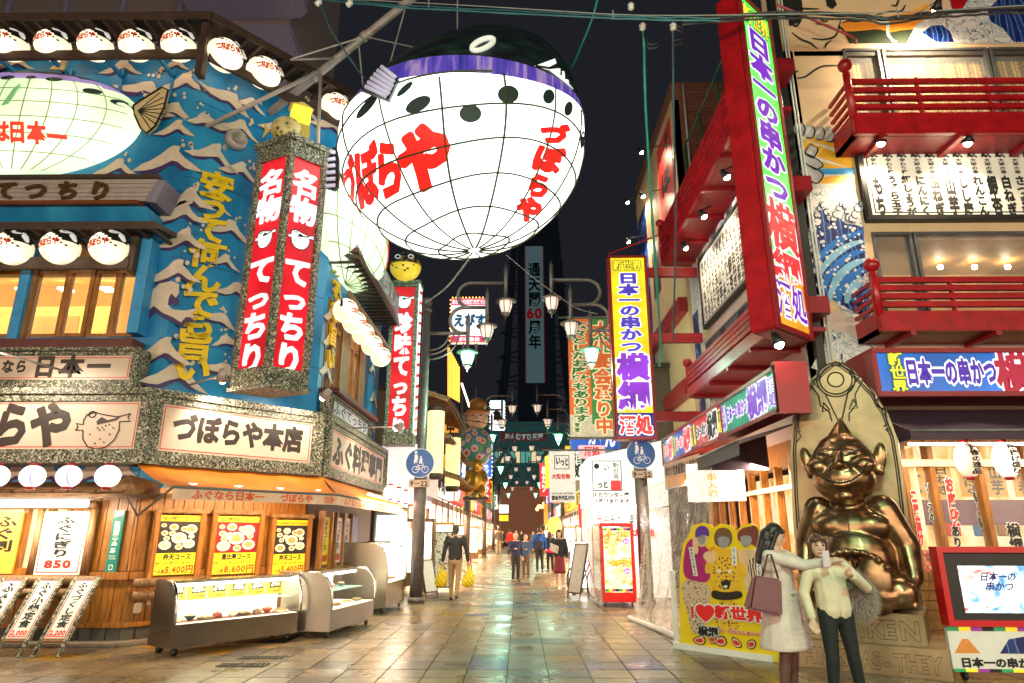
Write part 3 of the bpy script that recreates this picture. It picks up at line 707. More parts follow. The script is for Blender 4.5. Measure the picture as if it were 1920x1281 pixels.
# ---- big half-fish on wall A
glowf = mat('glowing_pale_green_cloth',(.7,.8,.6),.6,e=.98,ec=(.74,1,.62),var=0,evar=.4,esc=.8)
c_s,c_z = LA.hit(40,232,.1); rs = LA.hit(268,200,.1)[0] - c_s; rz = LA.hit(40,138,.1)[1] - c_z
wf = T('wall_fish','huge glowing pufferfish half-lantern mounted on the blue wave wall at upper left','fish lantern',LA.w(c_s,0,c_z - rz))
cc = LA.w(c_s,.02,c_z)
def wfp(s,z,k=1.01): # point on the fish surface
    x,q = (s - c_s) / rs,(z - c_z) / rz; return LA.w(c_s + (s - c_s),.02 + .62 * math.sqrt(max(0,1 - x * x - q * q)) * k + .006,z)
m = M(); m.ell(cc,(rs,.62,rz),64,40,pred=lambda u: u.y < .02 and u.z < .62 - .1 * u.x * u.x); m.build('belly',glowf,wf)
m = M(); m.ell(cc,(rs * 1.002,.622,rz * 1.002),64,40,pred=lambda u: u.y < .02 and u.z >= .60 - .1 * u.x * u.x and u.z < .80 - .1 * u.x); m.build('violet_band',mat('violet_cloth',(.3,.2,.5),.6,e=.5,ec=(.35,.25,.62),var=0,evar=.4),wf)
m = M(); m.ell(cc,(rs * 1.004,.625,rz * 1.004),64,40,pred=lambda u: u.y < .02 and u.z >= .78 - .1 * u.x); m.build('back',mat('brown_back',(.06,.03,.025),.5),wf)
for u,v,a,b in ((25,155,12,6),(67,153,8,5),(108,155,13,6),(175,173,14,7),(222,186,16,7)):
    s,z = LA.hit(u,v,.4); k = .0105; m = M(); m.quad(*[wfp(s + a * k * math.cos(t * .52),z + b * k * math.sin(t * .52),1.02) for t in range(12)]); m.build('spot',mat('dark_spot',(.015,.04,.035),.5),wf)
gl = mat('bamboo_line',(.25,.35,.12),.6)
m = M()
for i in range(1,7):
    zq = c_z - rz + 2 * rz * i / 7.5
    if zq > c_z + rz * .55: break
    w_ = rs * math.sqrt(max(0,1 - ((zq - c_z) / rz) ** 2)); m.tube([wfp(c_s + w_ * (-1 + 2 * j / 24) * .999,zq,1.01) for j in range(25)],.008,4)
for i in range(9):
    x = -.8 + i * .2; m.tube([wfp(c_s + rs * x * math.sqrt(max(0,1 - t * t)),c_z + rz * t,1.01) for t in [-1 + 1.6 * j / 20 for j in range(21)]],.008,4)
m.build('bamboo_ribs',gl,wf,kind='stuff')
m = M()
for c_,u in (('は',17),('日',46),('本',80),('一',113)):
    s,z = LA.hit(u,258 if c_ != '一' else 262,.4); m.text(LA,c_,s - .15,s + .15,z - .18,z + .18,0,.05,fn=lambda q,zz: wfp(q,zz,1.035))
m.build('lettering',mat('lit_red_ink',(.6,.02,.01),.5,e=.7,ec=(.9,.05,.02),var=0),wf)
ts,tz = LA.hit(262,205,.2)
m = M(); fan = [(ts - .12,tz - .05),(ts - .15,tz + .1),(ts - .02,tz + .22),(ts + .3,tz + .48),(ts + .42,tz + .42),(ts + .4,tz + .05),(ts + .3,tz - .32),(ts + .18,tz - .46),(ts + .05,tz - .36)]
m.poly(LA,fan,.1,.16); m.build('tail_fin',mat('cream_fin',(.62,.45,.24),.5),wf)
m = M(); m.tube([LA.w(a,.165,b) for a,b in fan],.018,5,True)
for k in range(8): a = -.95 + k * .26; m.tube([LA.w(ts - .05,.165,tz + .0),LA.w(ts - .05 + .5 * math.cos(a),.165,tz + .5 * math.sin(a) * .95)],.01,4)
m.build('fin_rays',black,wf)
m = M(); s,z = LA.hit(32,195,.5); m.poly(LA,[(s - .12,z - .14),(s - .02,z - .1),(s + .1,z + .28),(s + .02,z + .2)],.63,.66); m.build('side_fin',mat('green_fin',(.2,.45,.2),.5,e=.25,ec=(.3,.8,.35),var=0),wf)
m = M(); s,z = LA.hit(112,125,.3); m.poly(LA,[(s - .15,z - .08),(s + .06,z + .12),(s + .14,z + .1),(s + .1,z - .1)],.3,.34); m.build('top_fin',mat('cream_fin'),wf)
# tiny nozzle fitting and speaker on chamfer
s,z = LC.hit(443,262,.1); m = M(); m.lathe(LC.w(s,.1,z),[(.17,-.12),(.2,0),(.17,.1),(.13,.1),(.12,-.05)],18,Matrix.Rotation(math.radians(48),3,'Z') @ Matrix.Rotation(math.radians(90),3,'X')); m.box(LC,s - .03,s + .03,0,.1,z - .03,z + .03)
tag(m.build('vent_hood',pmetal),'round pinkish vent hood on the blue chamfered wall left of the red tower sign','vent')

# ---- second glowing fish on the street face, behind the balloon
m = M(); q = LX.hit(672,440,.3)
f2 = T('wall_fish','second pale green glowing fish lantern, half hidden behind the giant balloon on the street face','fish lantern',LX.w(q[0],0,q[1] - 1.2))
m.ell(LX.w(q[0],.1,q[1]),(.75,2.0,1.15),40,24); m.build('belly',glowf,f2)
m = M()
for i in range(1,8):
    a = math.pi * i / 8; m.tube([LX.w(q[0] - 2.0 * math.sin(a) * math.cos(t) * 1.004,.1 + .755 * math.sin(a) * math.sin(t),q[1] + 1.155 * math.cos(a)) for t in [math.pi * j / 20 for j in range(21)]],.012,4)
for i in range(1,9):
    t = math.pi * i / 9; m.tube([LX.w(q[0] - 2.01 * math.sin(a) * math.cos(t),.1 + .755 * math.sin(a) * math.sin(t),q[1] + 1.155 * math.cos(a)) for a in [math.pi * j / 16 for j in range(17)]],.012,4)
m.build('bamboo_ribs',gl,f2,kind='stuff')
m = M()
for i,c_ in enumerate('味自日本'): m.text(LX,c_,q[0] + .5 + i * .35,q[0] + .8 + i * .35,q[1] - .25,q[1] + .15,0,.03,fn=lambda a,z: LX.w(a,.1 + .76 * math.sqrt(max(0,1 - ((a - q[0]) / 2) ** 2 - ((z - q[1]) / 1.15) ** 2)) + .02,z))
m.build('lettering',mat('lit_red_ink'),f2)

# ---- red tower sign on the corner
EE,LL,RR,BB = (-3.9,9.75),(-4.62,10.1),(-3.4,10.25),(-4.12,10.6)
def fr2(a,b): return F(a,math.degrees(math.atan2(b[1] - a[1],b[0] - a[0]))),math.hypot(b[0] - a[0],b[1] - a[1])
tw = T('tower_sign','tall square pillar sign with glowing red faces and white brush letters at the building corner','sign',(-4,10.2,3.6))
tz0,tz1 = 3.72,8.05
faces = [fr2(LL,EE),fr2(EE,RR),fr2(RR,BB),fr2(BB,LL)]
for k,(fr,w_) in enumerate(faces):
    m = M(); m.box(fr,0,w_,-.1,0,tz0,tz0 + .28); m.box(fr,0,w_,-.1,0,tz1 - .32,tz1); m.box(fr,0,.09,-.1,0,tz0 + .28,tz1 - .32); m.box(fr,w_ - .09,w_ - .001,-.1,-.001,tz0 + .28,tz1 - .32); m.build('stone_frame',gran,tw)
    m = M(); m.rect(fr,.09,w_ - .09,tz0 + .28,tz1 - .32,-.04); m.build('red_panel',litred if k < 2 else dred,tw)
    if k < 2:
        a,b = .16,w_ - .16; zz = tz1 - .5; m = M(); wl = mat('backlit_white_letter',(.8,.8,.8),.4,e=1.15,ec=(1,.97,.97),var=0)
        for c_,h in (('名',.5),('物',.5),(None,.58),('て',.52),('っ',.42),('ち',.5),('り',.55)):
            if c_: m.text(fr,c_,a - .05,b + .05,zz - h,zz,-.032,.05)
            else:
                m2 = M(); fuguart(m2,fr,w_ / 2,zz - .27,.2,-.03,0,1,line=.008); m2.build('fish_emblem',[ink,wl],tw)
            zz -= h + .015
        m.build('lettering',wl,tw)
m = M(); V = [Vector((*p,tz1 - .03)) for p in (LL,EE,RR,BB)]; ctr = sum(V,Vector()) / 4; V2 = [ctr + (v - ctr) * 1.12 for v in V]
m.hexa([*V2,*[v + Vector((0,0,.1)) for v in V2]]); m.build('cap',gran,tw)
V3 = [ctr + (v - ctr) * 1.06 + Vector((0,0,tz0 - tz1 - .04)) for v in V]; m = M(); m.hexa([*V3,*[v + Vector((0,0,.09)) for v in V3]]); m.build('foot',gran,tw)
m = M(); m.tube([LC.w(1.2,0,3.95),Vector((-4.1,10.3,3.8))],.04); m.tube([LC.w(1.2,0,7.5),Vector((-4.15,10.4,7.5))],.04); m.build('bracket',gmetal,tw)
# ornament on top
oc = ctr + Vector((0,0,.1)); orn = T('pufferfish_ornament','yellow-lit pufferfish ornament standing on top of the red tower sign','ornament',oc)
m = M(); m.box(F((oc.x + .08,oc.y),30),-.14,.14,-.14,.14,oc.z,oc.z + .42); m.build('pedestal',mat('gold_pedestal',(.4,.28,.06),.4,e=.15,ec=(1,.7,.1),var=.2),orn,bev=.02)
m = M(); m.ell(oc + Vector((-.12,-.14,.25)),(.27,.22,.26),20,14); m.build('body',ramp_mat('dappled_fish_skin','vor',[(.2,(.02,.02,.01)),(.4,(.5,.38,.12)),(.7,(.6,.5,.25))],.4,sc=9),orn)
m = M(); m.box(F((oc.x + .05,oc.y),30),-.16,.16,-.16,.16,oc.z + .46,oc.z + .78); m.build('lamp_box',mat('yellow_lamp',(.9,.7,.05),.4,e=1.1,ec=(1,.66,.04),var=0,evar=.4,esc=5),orn,bev=.02); m = M(); m.lathe(oc + Vector((.05,0,.76)),[(.22,0),(.24,.03),(.06,.12),(.03,.18)],6); m.build('lamp_roof',mat('gold_pedestal'),orn); m = M(); m.poly(F((oc.x - .1,oc.y - .2),0),[(-.28,oc.z + .2),(-.4,oc.z + .36),(-.36,oc.z + .18),(-.4,oc.z + .06)],0,.03); m.build('tail',mat('gold_pedestal'),orn)
m = M(); m.ell(oc + Vector((-.2,-.28,.32)),.05,10,8); m.build('eye',eyew,orn)

# ---- giant balloon fish
BC = AY(868,281,11.0); BR = Vector((2.32,2.3,2.05)); BC0 = BC
def bsh(z): return .26 * z + .11 * z * z if z > 0 else .08 * z
def btp(z): return 1 - .16 * z / 2.05 if z > 0 else 1
def ehit(u,v,k=1.0):
    p = ehit0(u,v,k,0)
    for _ in range(8): z = p.z - BC.z; p = ehit0(u,v,k,bsh(z),btp(z))
    return p
def ehit0(u,v,k,sx,tx=1):
    BC = BC0 + Vector((sx,0,0)); d = Vector(ray(u,v)); o = Vector((0,0,EYE)) - BC; R_ = BR * k; R_.x *= tx
    A = sum((d[i] / R_[i]) ** 2 for i in range(3)); B = 2 * sum(d[i] * o[i] / R_[i] ** 2 for i in range(3)); C = sum((o[i] / R_[i]) ** 2 for i in range(3)) - 1
    D = B * B - 4 * A * C
    if D < 0:
        t = -B / (2 * A); p = Vector((0,0,EYE)) + d * t - BC; l = math.sqrt(sum((p[i] / R_[i]) ** 2 for i in range(3))); return BC + p / l
    return Vector((0,0,EYE)) + d * ((-B - math.sqrt(D)) / (2 * A))
def grid_map(V2d,fs,fn,step):
    "cut flat faces on a grid, then wrap them onto a surface"
    bm = bmesh.new(); vs_ = [bm.verts.new((x,y,0)) for x,y in V2d]
    for f_ in fs:
        try: bm.faces.new([vs_[i] for i in f_])
        except Exception: pass
    xs = [p[0] for p in V2d]; ys = [p[1] for p in V2d]
    for ax,lo,hi in ((0,min(xs),max(xs)),(1,min(ys),max(ys))):
        t = lo + step
        while t < hi:
            co_ = [0,0,0]; co_[ax] = t; no = [0,0,0]; no[ax] = 1
            bmesh.ops.bisect_plane(bm,geom=bm.verts[:] + bm.edges[:] + bm.faces[:],plane_co=co_,plane_no=no); t += step
    bm.verts.index_update(); V = [fn(v.co.x,v.co.y) for v in bm.verts]; F_ = [tuple(v.index for v in f_.verts) for f_ in bm.faces]; bm.free(); return V,F_
bal = T('balloon_fish','giant white glowing pufferfish balloon with red lettering hanging over the street','balloon',BC - Vector((0,0,BR.z)))
def plane3(a,b,c):
    n = (b - a).cross(c - a).normalized(); return (n if n.z > 0 else -n),a
nb1,pb1 = plane3(ehit(740,150),ehit(955,143),ehit(1092,205)); nb2,pb2 = plane3(ehit(795,108),ehit(950,112),ehit(1050,150))
bm = bmesh.new(); bmesh.ops.create_uvsphere(bm,u_segments=72,v_segments=48,radius=1)
for v in bm.verts: v.co = BC + Vector((v.co.x * BR.x * btp(v.co.z * BR.z) + bsh(v.co.z * BR.z),v.co.y * BR.y,v.co.z * BR.z))
for n_,p_ in ((nb1,pb1),(nb2,pb2)): bmesh.ops.bisect_plane(bm,geom=bm.verts[:] + bm.edges[:] + bm.faces[:],plane_co=p_,plane_no=n_)
groups = {0: [],1: [],2: []}; bm.verts.index_update()
for f_ in bm.faces:
    c_ = f_.calc_center_median(); k = 2 if (c_ - pb2).dot(nb2) > 0 and (c_ - pb1).dot(nb1) > 0 else (1 if (c_ - pb1).dot(nb1) > 0 else 0); groups[k].append(f_)
balw = mat('glowing_balloon_cloth',(.8,.85,.8),.6,e=3.0,ec=(.90,1,.93),var=0,evar=.22,esc=.9)
viol = ramp_mat('violet_balloon_band','noise',[(.3,(.02,.02,.22)),(.48,(.09,.05,.4)),(.6,(.3,.2,.42)),(.75,(.12,.08,.5))],.5,(5,5,.5),1.3,.6,e=.6)
blk = ramp_mat('dark_balloon_back','noise',[(.35,(.006,.008,.01)),(.6,(.012,.025,.025)),(.8,(.05,.09,.085))],.35,(1,1,4),2.5,.3)
for k,nm,ma in ((0,'belly',balw),(1,'violet_band',viol),(2,'back',blk)):
    m = M(); idx = {}; fs_ = []
    for f_ in groups[k]:
        for v in f_.verts:
            if v.index not in idx: idx[v.index] = len(idx)
        fs_.append(tuple(idx[v.index] for v in f_.verts))
    bm.verts.ensure_lookup_table(); m.add([bm.verts[i].co.copy() for i in idx],fs_,True); m.build(nm,ma,bal)
bm.free()
spotm = mat('grey_green_spot',(.01,.022,.02),.6,e=.02,ec=(.1,.3,.28),var=.2)
for u,v,a,b,r_ in ((953,177,20,17,0),(882,213,21,17,0),(1029,181,11,14,.1),(1066,204,8,14,.2),(1092,262,4,17,.1),(784,196,26,13,-.5),(759,167,20,6,-.75),(688,200,30,8,-.85)):
    pts = [(u + a * math.cos(t * .3491) * math.cos(r_) - b * math.sin(t * .3491) * math.sin(r_),v + a * math.cos(t * .3491) * math.sin(r_) + b * math.sin(t * .3491) * math.cos(r_)) for t in range(18)]
    V,F_ = grid_map(pts,[tuple(range(18))],lambda x,y: ehit(x,y,1.004),9); m = M(); m.add(V,F_); m.build('spot',spotm,bal)
litr = mat('lit_red_print',(.6,.01,.01),.5,e=.72,ec=(.9,.02,.012),var=0,evar=.12)
def warp_glyph(c_,q,off,k,step=12):
    gv,gf = glyph(c_,off); (x0,y0),(x1,y1),(x2,y2),(x3,y3) = q # TL TR BR BL
    def px(x,y): y = 1 - y; return (x0 * (1 - x) * (1 - y) + x1 * x * (1 - y) + x2 * x * y + x3 * (1 - x) * y,y0 * (1 - x) * (1 - y) + y1 * x * (1 - y) + y2 * x * y + y3 * (1 - x) * y)
    P = [px(x,y) for x,y in gv]; return grid_map(P,gf,lambda x,y: ehit(x,y,k),step)
def warp_bold(m,c_,q):
    for t in range(9):
        r = 0 if t == 8 else q[1][0] - q[0][0]; d = (r * .055 * math.cos(t * .785),r * .055 * math.sin(t * .785)); V,F_ = warp_glyph(c_,[(a + d[0],b + d[1]) for a,b in q],.03,1.006 + .0002 * t,16); m.add(V,F_)
m = M()
for c_,q in (('づ',[(630,312),(662,284),(670,392),(646,404)]),('ぼ',[(660,282),(704,258),(712,382),(674,398)]),('ら',[(698,268),(746,250),(762,368),(708,382)]),('や',[(744,240),(846,220),(842,350),(752,370)]),
              ('づ',[(1018,228),(1070,236),(1058,276),(1008,266)]),('ぼ',[(1008,268),(1062,280),(1046,330),(994,316)]),('ら',[(992,322),(1040,330),(1024,376),(984,366)]),('や',[(972,366),(1024,374),(1006,420),(966,412)])):
    warp_bold(m,c_,q)
m.build('lettering',litr,bal)
# bamboo grid: meridians and parallels about an axis low at the front
pole_ = (ehit(905,466) - BC); pu = Vector([pole_[i] / BR[i] for i in range(3)]).normalized(); pa = pu.cross(Vector((1,0,0))).normalized(); pb = pu.cross(pa)
ribm = mat('dark_bamboo_rib',(.05,.05,.012),.6); m = M(); below = lambda p: (p - pb1).dot(nb1) < .05
def runs(P,r):
    run = []
    for p in P + [None]:
        if p is not None and below(p): run.append(p)
        else:
            if len(run) > 2: m.tube(run,r,4)
            run = []
def S_(u): q = Vector([u[i] * BR[i] * 1.004 for i in range(3)]); return BC + Vector((q.x * btp(q.z) + bsh(q.z),q.y,q.z))
for i in range(14):
    t = 2 * math.pi * i / 14 + .1; r_ = random.Random(i)
    runs([S_((pu * math.cos(a) + (pa * math.cos(t + .03 * math.sin(3 * a + i)) + pb * math.sin(t + .03 * math.sin(3 * a + i))) * math.sin(a)).normalized()) for a in [.05 + (math.pi * .85) * j / 40 for j in range(41)]],.02)
for i in range(1,10):
    a = i * .27; runs([S_((pu * math.cos(a + .02 * math.sin(4 * t + i)) + (pa * math.cos(t) + pb * math.sin(t)) * math.sin(a + .02 * math.sin(4 * t + i))).normalized()) for t in [2 * math.pi * j / 64 for j in range(65)]],.02)
m.build('bamboo_ribs',ribm,bal,kind='stuff')
m = M()
for u,v,r_,ma in ((905,83,17,0),):
    P = [ehit(u + 24 * math.cos(t * .3) * .85 - 0,v + 9 * math.sin(t * .3) - 9 * math.cos(t * .3) * .85,1.012) for t in range(21)]; m.tube(P,.045,6,True)
m.build('eye',mat('white_ring',(.7,.7,.65),.4,e=.55,var=0),bal)
tri = [(1002,124),(1040,110),(1056,118),(1066,140),(1080,172),(1056,152),(1030,132)]
V,F_ = grid_map(tri,[tuple(range(len(tri)))],lambda x,y: ehit(x,y,1.008),8); m = M(); m.add(V,F_); m.build('snout',mat('lit_snout',(.7,.75,.7),.5,e=.9,ec=(.9,1,.92),var=0),bal)
m = M(); m.tube([ehit(*p,1.012) for p in ((1005,124),(1030,128),(1052,126),(1052,140))],.022,5); m.tube([ehit(*p,1.012) for p in ((1030,128),(1046,120),(1052,118),(1066,148),(1078,170))],.02,5); m.build('mouth_line',ink,bal)
# striped fins
Fb = F((0,10.75),0)
def fin(pts,rays,nm,y=10.6):
    fr = F((0,y),0); P = [fr.hit(*p) for p in pts]; m = M(); m.poly(fr,P[::-1],-.04,.04); o = m.build('fin',black,bal)
    m = M()
    for a,b in rays: m.tube([fr.w(*((lambda q: (q[0],.05,q[1]))(fr.hit(*a)))),fr.w(*((lambda q: (q[0],.05,q[1]))(fr.hit(*b))))],.035,6)
    m.build('fin_ray',mat('pale_lilac_ray',(.5,.45,.6),.5,e=.25,ec=(.8,.75,1),var=0),o)
fin([(711,123),(748,150),(730,190),(678,170),(690,145)],[((716 + 0,129),(743,150)),((709,136),(740,158)),((703,143),(738,166)),((697,150),(734,173)),((691,158),(731,180)),((686,166),(726,185))],'upper',ehit(736,172).y - .08)
fin([(601,285),(632,278),(637,300),(636,350),(628,358),(604,350)],[((606,292 + i * 12),(630,288 + i * 12.5)) for i in range(6)],'lower',10.3)
# hanging ropes and poles
PA = LC.w(*((lambda q: (q[0],0,q[1]))(LC.hit(506,212)))); PB = AY(800,-25,9.6)
pol = T('support_pole','long thick pinkish pole reaching from the blue wall over the street toward the balloon','pole',PA)
m = M(); m.tube([PA,PB],.075,12); m.build('pole',pmetal,pol)
m = M()
for k in (.3,.62): p = PA.lerp(PB,k); d = (PB - PA).normalized() * .06; m.tube([p - d,p + d],.095,12)
m.build('collar',pmetal,pol)
PC = LC.w(*((lambda q: (q[0],0,q[1]))(LC.hit(386,238)))); m = M(); m.tube([PC,PA.lerp(PB,.36)],.04,10); tag(m.build('brace_pole',pmetal),'thinner slanting brace pole fixed low on the blue wall and meeting the thick pole','pole')
t_ = PA.lerp(PB,.34); m = M(); m.tube([t_,Vector((t_.x + .05,t_.y + .1,tz1))],.035,8); tag(m.build('upright_pole',pmetal),'short upright pipe joining the thick pole to the red tower sign','pole')
m = M(); m.tube([PA.lerp(PB,.45),AY(545,112,9.8)],.02,6); m.tube([AY(549,110,9.8),PA.lerp(PB,.62)],.018,5)
tag(m.build('guy_rod',pmetal),'thin pale rod running left from the thick pole','rod')
m = M(); a = PA.lerp(PB,.88); m.tube([a,AY(728,130,10.6)],.014,5); b_ = PA.lerp(PB,.58); m.tube([b_,AY(683,185,10.6)],.014,5); m.tube([b_,AY(690,70,10),AY(818,98,10.8)],.012,5); m.tube([AY(858,-20,10.8),AY(857,85,10.9)],.014,5)
m.build('hanging_rope',wire,bal)

# ---- awning, valance
aw = ramp_mat('orange_canvas','noise',[(.3,(.55,.13,.008)),(.6,(.8,.22,.012)),(.8,(.85,.3,.03))],.55,(1,1,1),1.5,.4)
sc_,zc_ = LC.hit(632,940,1.45); sL,zL = LC.hit(325,915,1.45); zA = 2.1
av = T('orange_awning','orange canvas awning with red lettering on its valance below the corner signs','awning',LC.w(1.4,.8,2.0))
cn = LC.w(sc_,1.45,zA); bk = LC.w(CW,.3,2.45); fe = Vector((cn.x + .12,17.0,zA)); be = LX.w(5.0,.3,2.45)
m = M(); st_ = 12; A = [LC.w(-.3,.5,2.45).lerp(LC.w(CW - .05,.5,2.45),i / st_) for i in range(st_ + 1)]; B = [LC.w(sL,1.45,zA).lerp(cn,i / st_) for i in range(st_ + 1)]
for i in range(st_):
    for j in range(4):
        def gp(i_,j_): p = A[i_].lerp(B[i_],j_ / 4); p.z += -.05 * math.sin(math.pi * j_ / 4) + .012 * math.sin(i_ * 2.2); return p
        m.quad(gp(i,j),gp(i + 1,j),gp(i + 1,j + 1),gp(i,j + 1)); m.sm[-1] = True
m.quad(A[-1],cn,fe,be); m.build('canopy',aw,av)
m = M(); m.quad(B[0],cn,cn - Vector((0,0,.16)),B[0] - Vector((0,0,.16))); m.quad(cn,fe,fe - Vector((0,0,.16)),cn - Vector((0,0,.16))); m.build('valance',mat('pale_valance',(.75,.5,.36),.6),av)
FV,wv = fr2((B[0].x,B[0].y),(cn.x,cn.y)); m = M(); orr = mat('orange_red_ink',(.75,.10,.01),.5,var=0)
m.text(FV,'ふぐなら日本一',.25,1.3,zA - .15,zA - .02,.006,.04); m.text(FV,'づぼらや',1.55,2.1,zA - .15,zA - .02,.006,.04); m.text(FV,'ふぐなら日本一',2.3,wv - .05,zA - .15,zA - .02,.006,.04)
FV2 = F((cn.x + .01,cn.y),88.6); m.text(FV2,'ふぐなら日本一',.3,1.9,zA - .15,zA - .02,.015,.04); m.text(FV2,'づぼらや',2.4,3.4,zA - .15,zA - .02,.03,.04); m.build('lettering',orr,av)
m = M(); m.tube([B[0],LC.w(-.05,.1,1.75)],.018,6); m.tube([LC.w(-.05,.1,1.75),LC.w(-.35,.5,2.0)],.015,6); m.build('awning_arm',gmetal,av)
m = M(); m.tube([B[0],cn,fe],.02,6); m.build('front_bar',gmetal,av)

# ---- menu posters leaning on the chamfer wall
yel = mat('yellow_poster_paper',(.82,.68,.02),.5,var=.03)
def dishes(m,fr,s0,s1,z0,z1,n,seed,k0=0):
    r_ = random.Random(seed); w_,h = s1 - s0,z1 - z0
    L_ = [(.5,.45,.2),(.2,.2,.16),(.8,.25,.16),(.78,.78,.17),(.35,.85,.12),(.12,.65,.09),(.3,.6,.09),(.55,.15,.1),(.85,.52,.08),(.2,.45,.08),(.6,.78,.09),(.1,.88,.07)]
    for i,(x,y,r) in enumerate(L_):
        x += r_.uniform(-.03,.03); y += r_.uniform(-.03,.03); r *= w_ * 1.02
        m.m = k0; q = [(s0 + w_ * x + r * math.cos(t * .6283),z0 + h * y + r * .72 * math.sin(t * .6283)) for t in range(10)]; m.poly(fr,q,n,n + .002 + i * .0002,False)
        m.m = k0 + 1 + r_.randint(0,2); q = [(s0 + w_ * x + r * .65 * math.cos(t * .785),z0 + h * y + r * .45 * math.sin(t * .785)) for t in range(8)]; m.poly(fr,q,n,n + .004 + i * .0002,False)
dm = [mat('dish_white',(.8,.78,.72),.3,var=.05),mat('dish_food_a',(.6,.3,.12),.5),mat('dish_food_b',(.75,.62,.4),.5),mat('dish_food_c',(.3,.3,.08),.5)]
def poster(label,fr,s0,s1,z0,z1,n,head,name,sub,price,bg,seed,headc=ink):
    p = T('menu_poster',label,'poster',fr.w((s0 + s1) / 2,n,z0),'menu posters on the corner wall'); w_ = s1 - s0; h = z1 - z0
    for a,b in ((s0 - .09,s0 - .005),(s1 + .005,s1 + .09)):
        m = M(); m.box(fr,a,b,n - .05,n + .03,z0 - .06,z1 + .08); m.build('frame_post',wood2,p,bev=.012)
    m = M(); m.box(fr,s0 - .12,s1 + .12,n - .02,n + .05,z1 + .03,z1 + .1); m.build('top_bar',wood3,p,bev=.015)
    m = M(); m.box(fr,s0,s1,n - .02,n,z0,z0 + h * .36); m.box(fr,s0,s1,n - .02,n,z1 - h * .1,z1); m.build('yellow_sheet',yel,p)
    m = M(); m.box(fr,s0,s1,n - .02,n - .001,z0 + h * .36,z1 - h * .1); m.build('photo_sheet',bg,p)
    m = M(); dishes(m,fr,s0 + .01,s1 - .01,z0 + h * .38,z1 - h * .12,n,seed); m.build('dish_picture',dm,p)
    m = M(); m.text(fr,head,s0 + .01,s1 - .01,z1 - h * .09,z1 - h * .012,n + .003,.03); m.m = 1; m.text(fr,name,s0 + w_ * .18,s1 - w_ * .12,z0 + h * .24,z0 + h * .35,n + .003,.05)
    m.m = 1; m.text(fr,sub,s0 + .01,s1 - .01,z0 + h * .165,z0 + h * .215,n + .003,.02); m.text(fr,'一人前',s0 + .01,s0 + w_ * .26,z0 + h * .02,z0 + h * .1,n + .003,.02)
    m.m = 2; m.text(fr,price,s0 + w_ * .27,s1 - .01,z0 + h * .01,z0 + h * .16,n + .003,.045); m.build('lettering',[headc,ink,mat('price_red',(.8,.06,.01),.5,var=0)],p)
dkbg = mat('dark_photo_background',(.02,.018,.02),.4,var=0); rdbg = mat('crimson_photo_background',(.22,.008,.015),.4,var=.1)
for i,(u0,v0,u1,v1,hd,nm,pr2,bg,lb) in enumerate(((303,966,362,1076,'づぼらや特選てっちりコース','弁天コース','5,400円',dkbg,'leftmost yellow and black menu poster priced 5,400, beside the green address plate'),(410,968,476,1074,'づぼらや特選天然てっちりコース','恵比寿コース','8,600円',rdbg,'middle menu poster with crimson photo background priced 8,600'),(519,975,569,1074,'We recommended course fish & Japanese','弁天コース','5,400円',dkbg,'menu poster priced 5,400 nearest the street, with English heading'))):
    s0,s1,z0,z1 = LC.rect(u0,v0,u1,v1,.14); poster(lb,LC,s0,s1,z0,z1,.14,hd,nm,'海鮮・てっさ・唐揚・白子・雑炊・デザート',pr2,bg,i,inkred if i == 2 else ink)
for i,(sa,col) in enumerate(((.35,'yellow'),(1.25,'white'),(1.9,'pale'))):
    z0,z1 = .95,1.8; p = T('narrow_menu_board','narrow %s menu board in a timber frame on the street side, %s from the corner' % (col,ORD[i]),'menu board',LX.w(sa,.2,z0),'street-side menu boards')
    for a,b in ((sa - .08,sa),(sa + .5,sa + .58)): m = M(); m.box(LX,a,b,.15,.25,z0 - .1,z1 + .1); m.build('frame_post',wood2,p)
    m = M(); m.box(LX,sa,sa + .5,.18,.2,z0,z1); m.build('panel',yel if i == 0 else white,p)
    m = M(); m.text(LX,('ふぐコース','てっちり','ふぐ料理')[i],sa + .15,sa + .35,z0 + .25,z1 - .05,.205,.04,vert=True); m.m = 1; m.text(LX,'1,000',sa + .05,sa + .45,z0 + .03,z0 + .2,.205,.04); m.build('lettering',[ink,inkred],p)
    if i == 2: m = M(); m.box(LX,sa + .7,sa + 1.1,.2,.22,1.3,1.85); tag(m.build('hanging_cloth',mat('lilac_cloth',(.35,.33,.5),.7)),'short lilac cloth hanging beside the street-side menu boards','cloth')
m = M(); m.rect(LX,.0,5.2,.9,2.1,.01); rb_l = m.build('lit_wall_panel',ramp_mat('slatted_amber_wall','wave',[(.3,(.1,.04,.01)),(.5,(.5,.24,.06)),(.9,(.6,.3,.08))],.5,(1,1,.01),6,.5),rb)
m = M(); wall(m,LX,0,5.2,0,2.3,-.3,-.04); m.build('lower_wall',wood,rb)

# ---- plank-side things on wall A
tb = T('tube_light','long glowing fluorescent tube under the shingle roof at far left','tube light',LA.w(-2.4,.55,1.93))
ta,tb2 = LA.hit(-60,945,.5),LA.hit(163,946,.5)
m = M(); m.tube([LA.w(ta[0],.5,ta[1]),LA.w(tb2[0],.5,ta[1])],.042,10); m.build('tube',tubem,tb); m = M(); m.box(LA,ta[0] - .05,tb2[0] + .05,.44,.56,ta[1] + .05,ta[1] + .09); m.build('holder',white,tb)
light('AREA',LA.w((ta[0] + tb2[0]) / 2,.6,ta[1] - .06),22,(1,.80,.5),2.0,LA.w((ta[0] + tb2[0]) / 2,.2,.6),name='tube_glow',parent=tb,sy=.12)
m = M(); m.tube([LA.w(-4,.15,1.9),LA.w(LA.hit(180,955,.15)[0],.15,1.9)],.06,10); tag(m.build('log_beam',wood),'round log beam just below the fluorescent tube','beam')
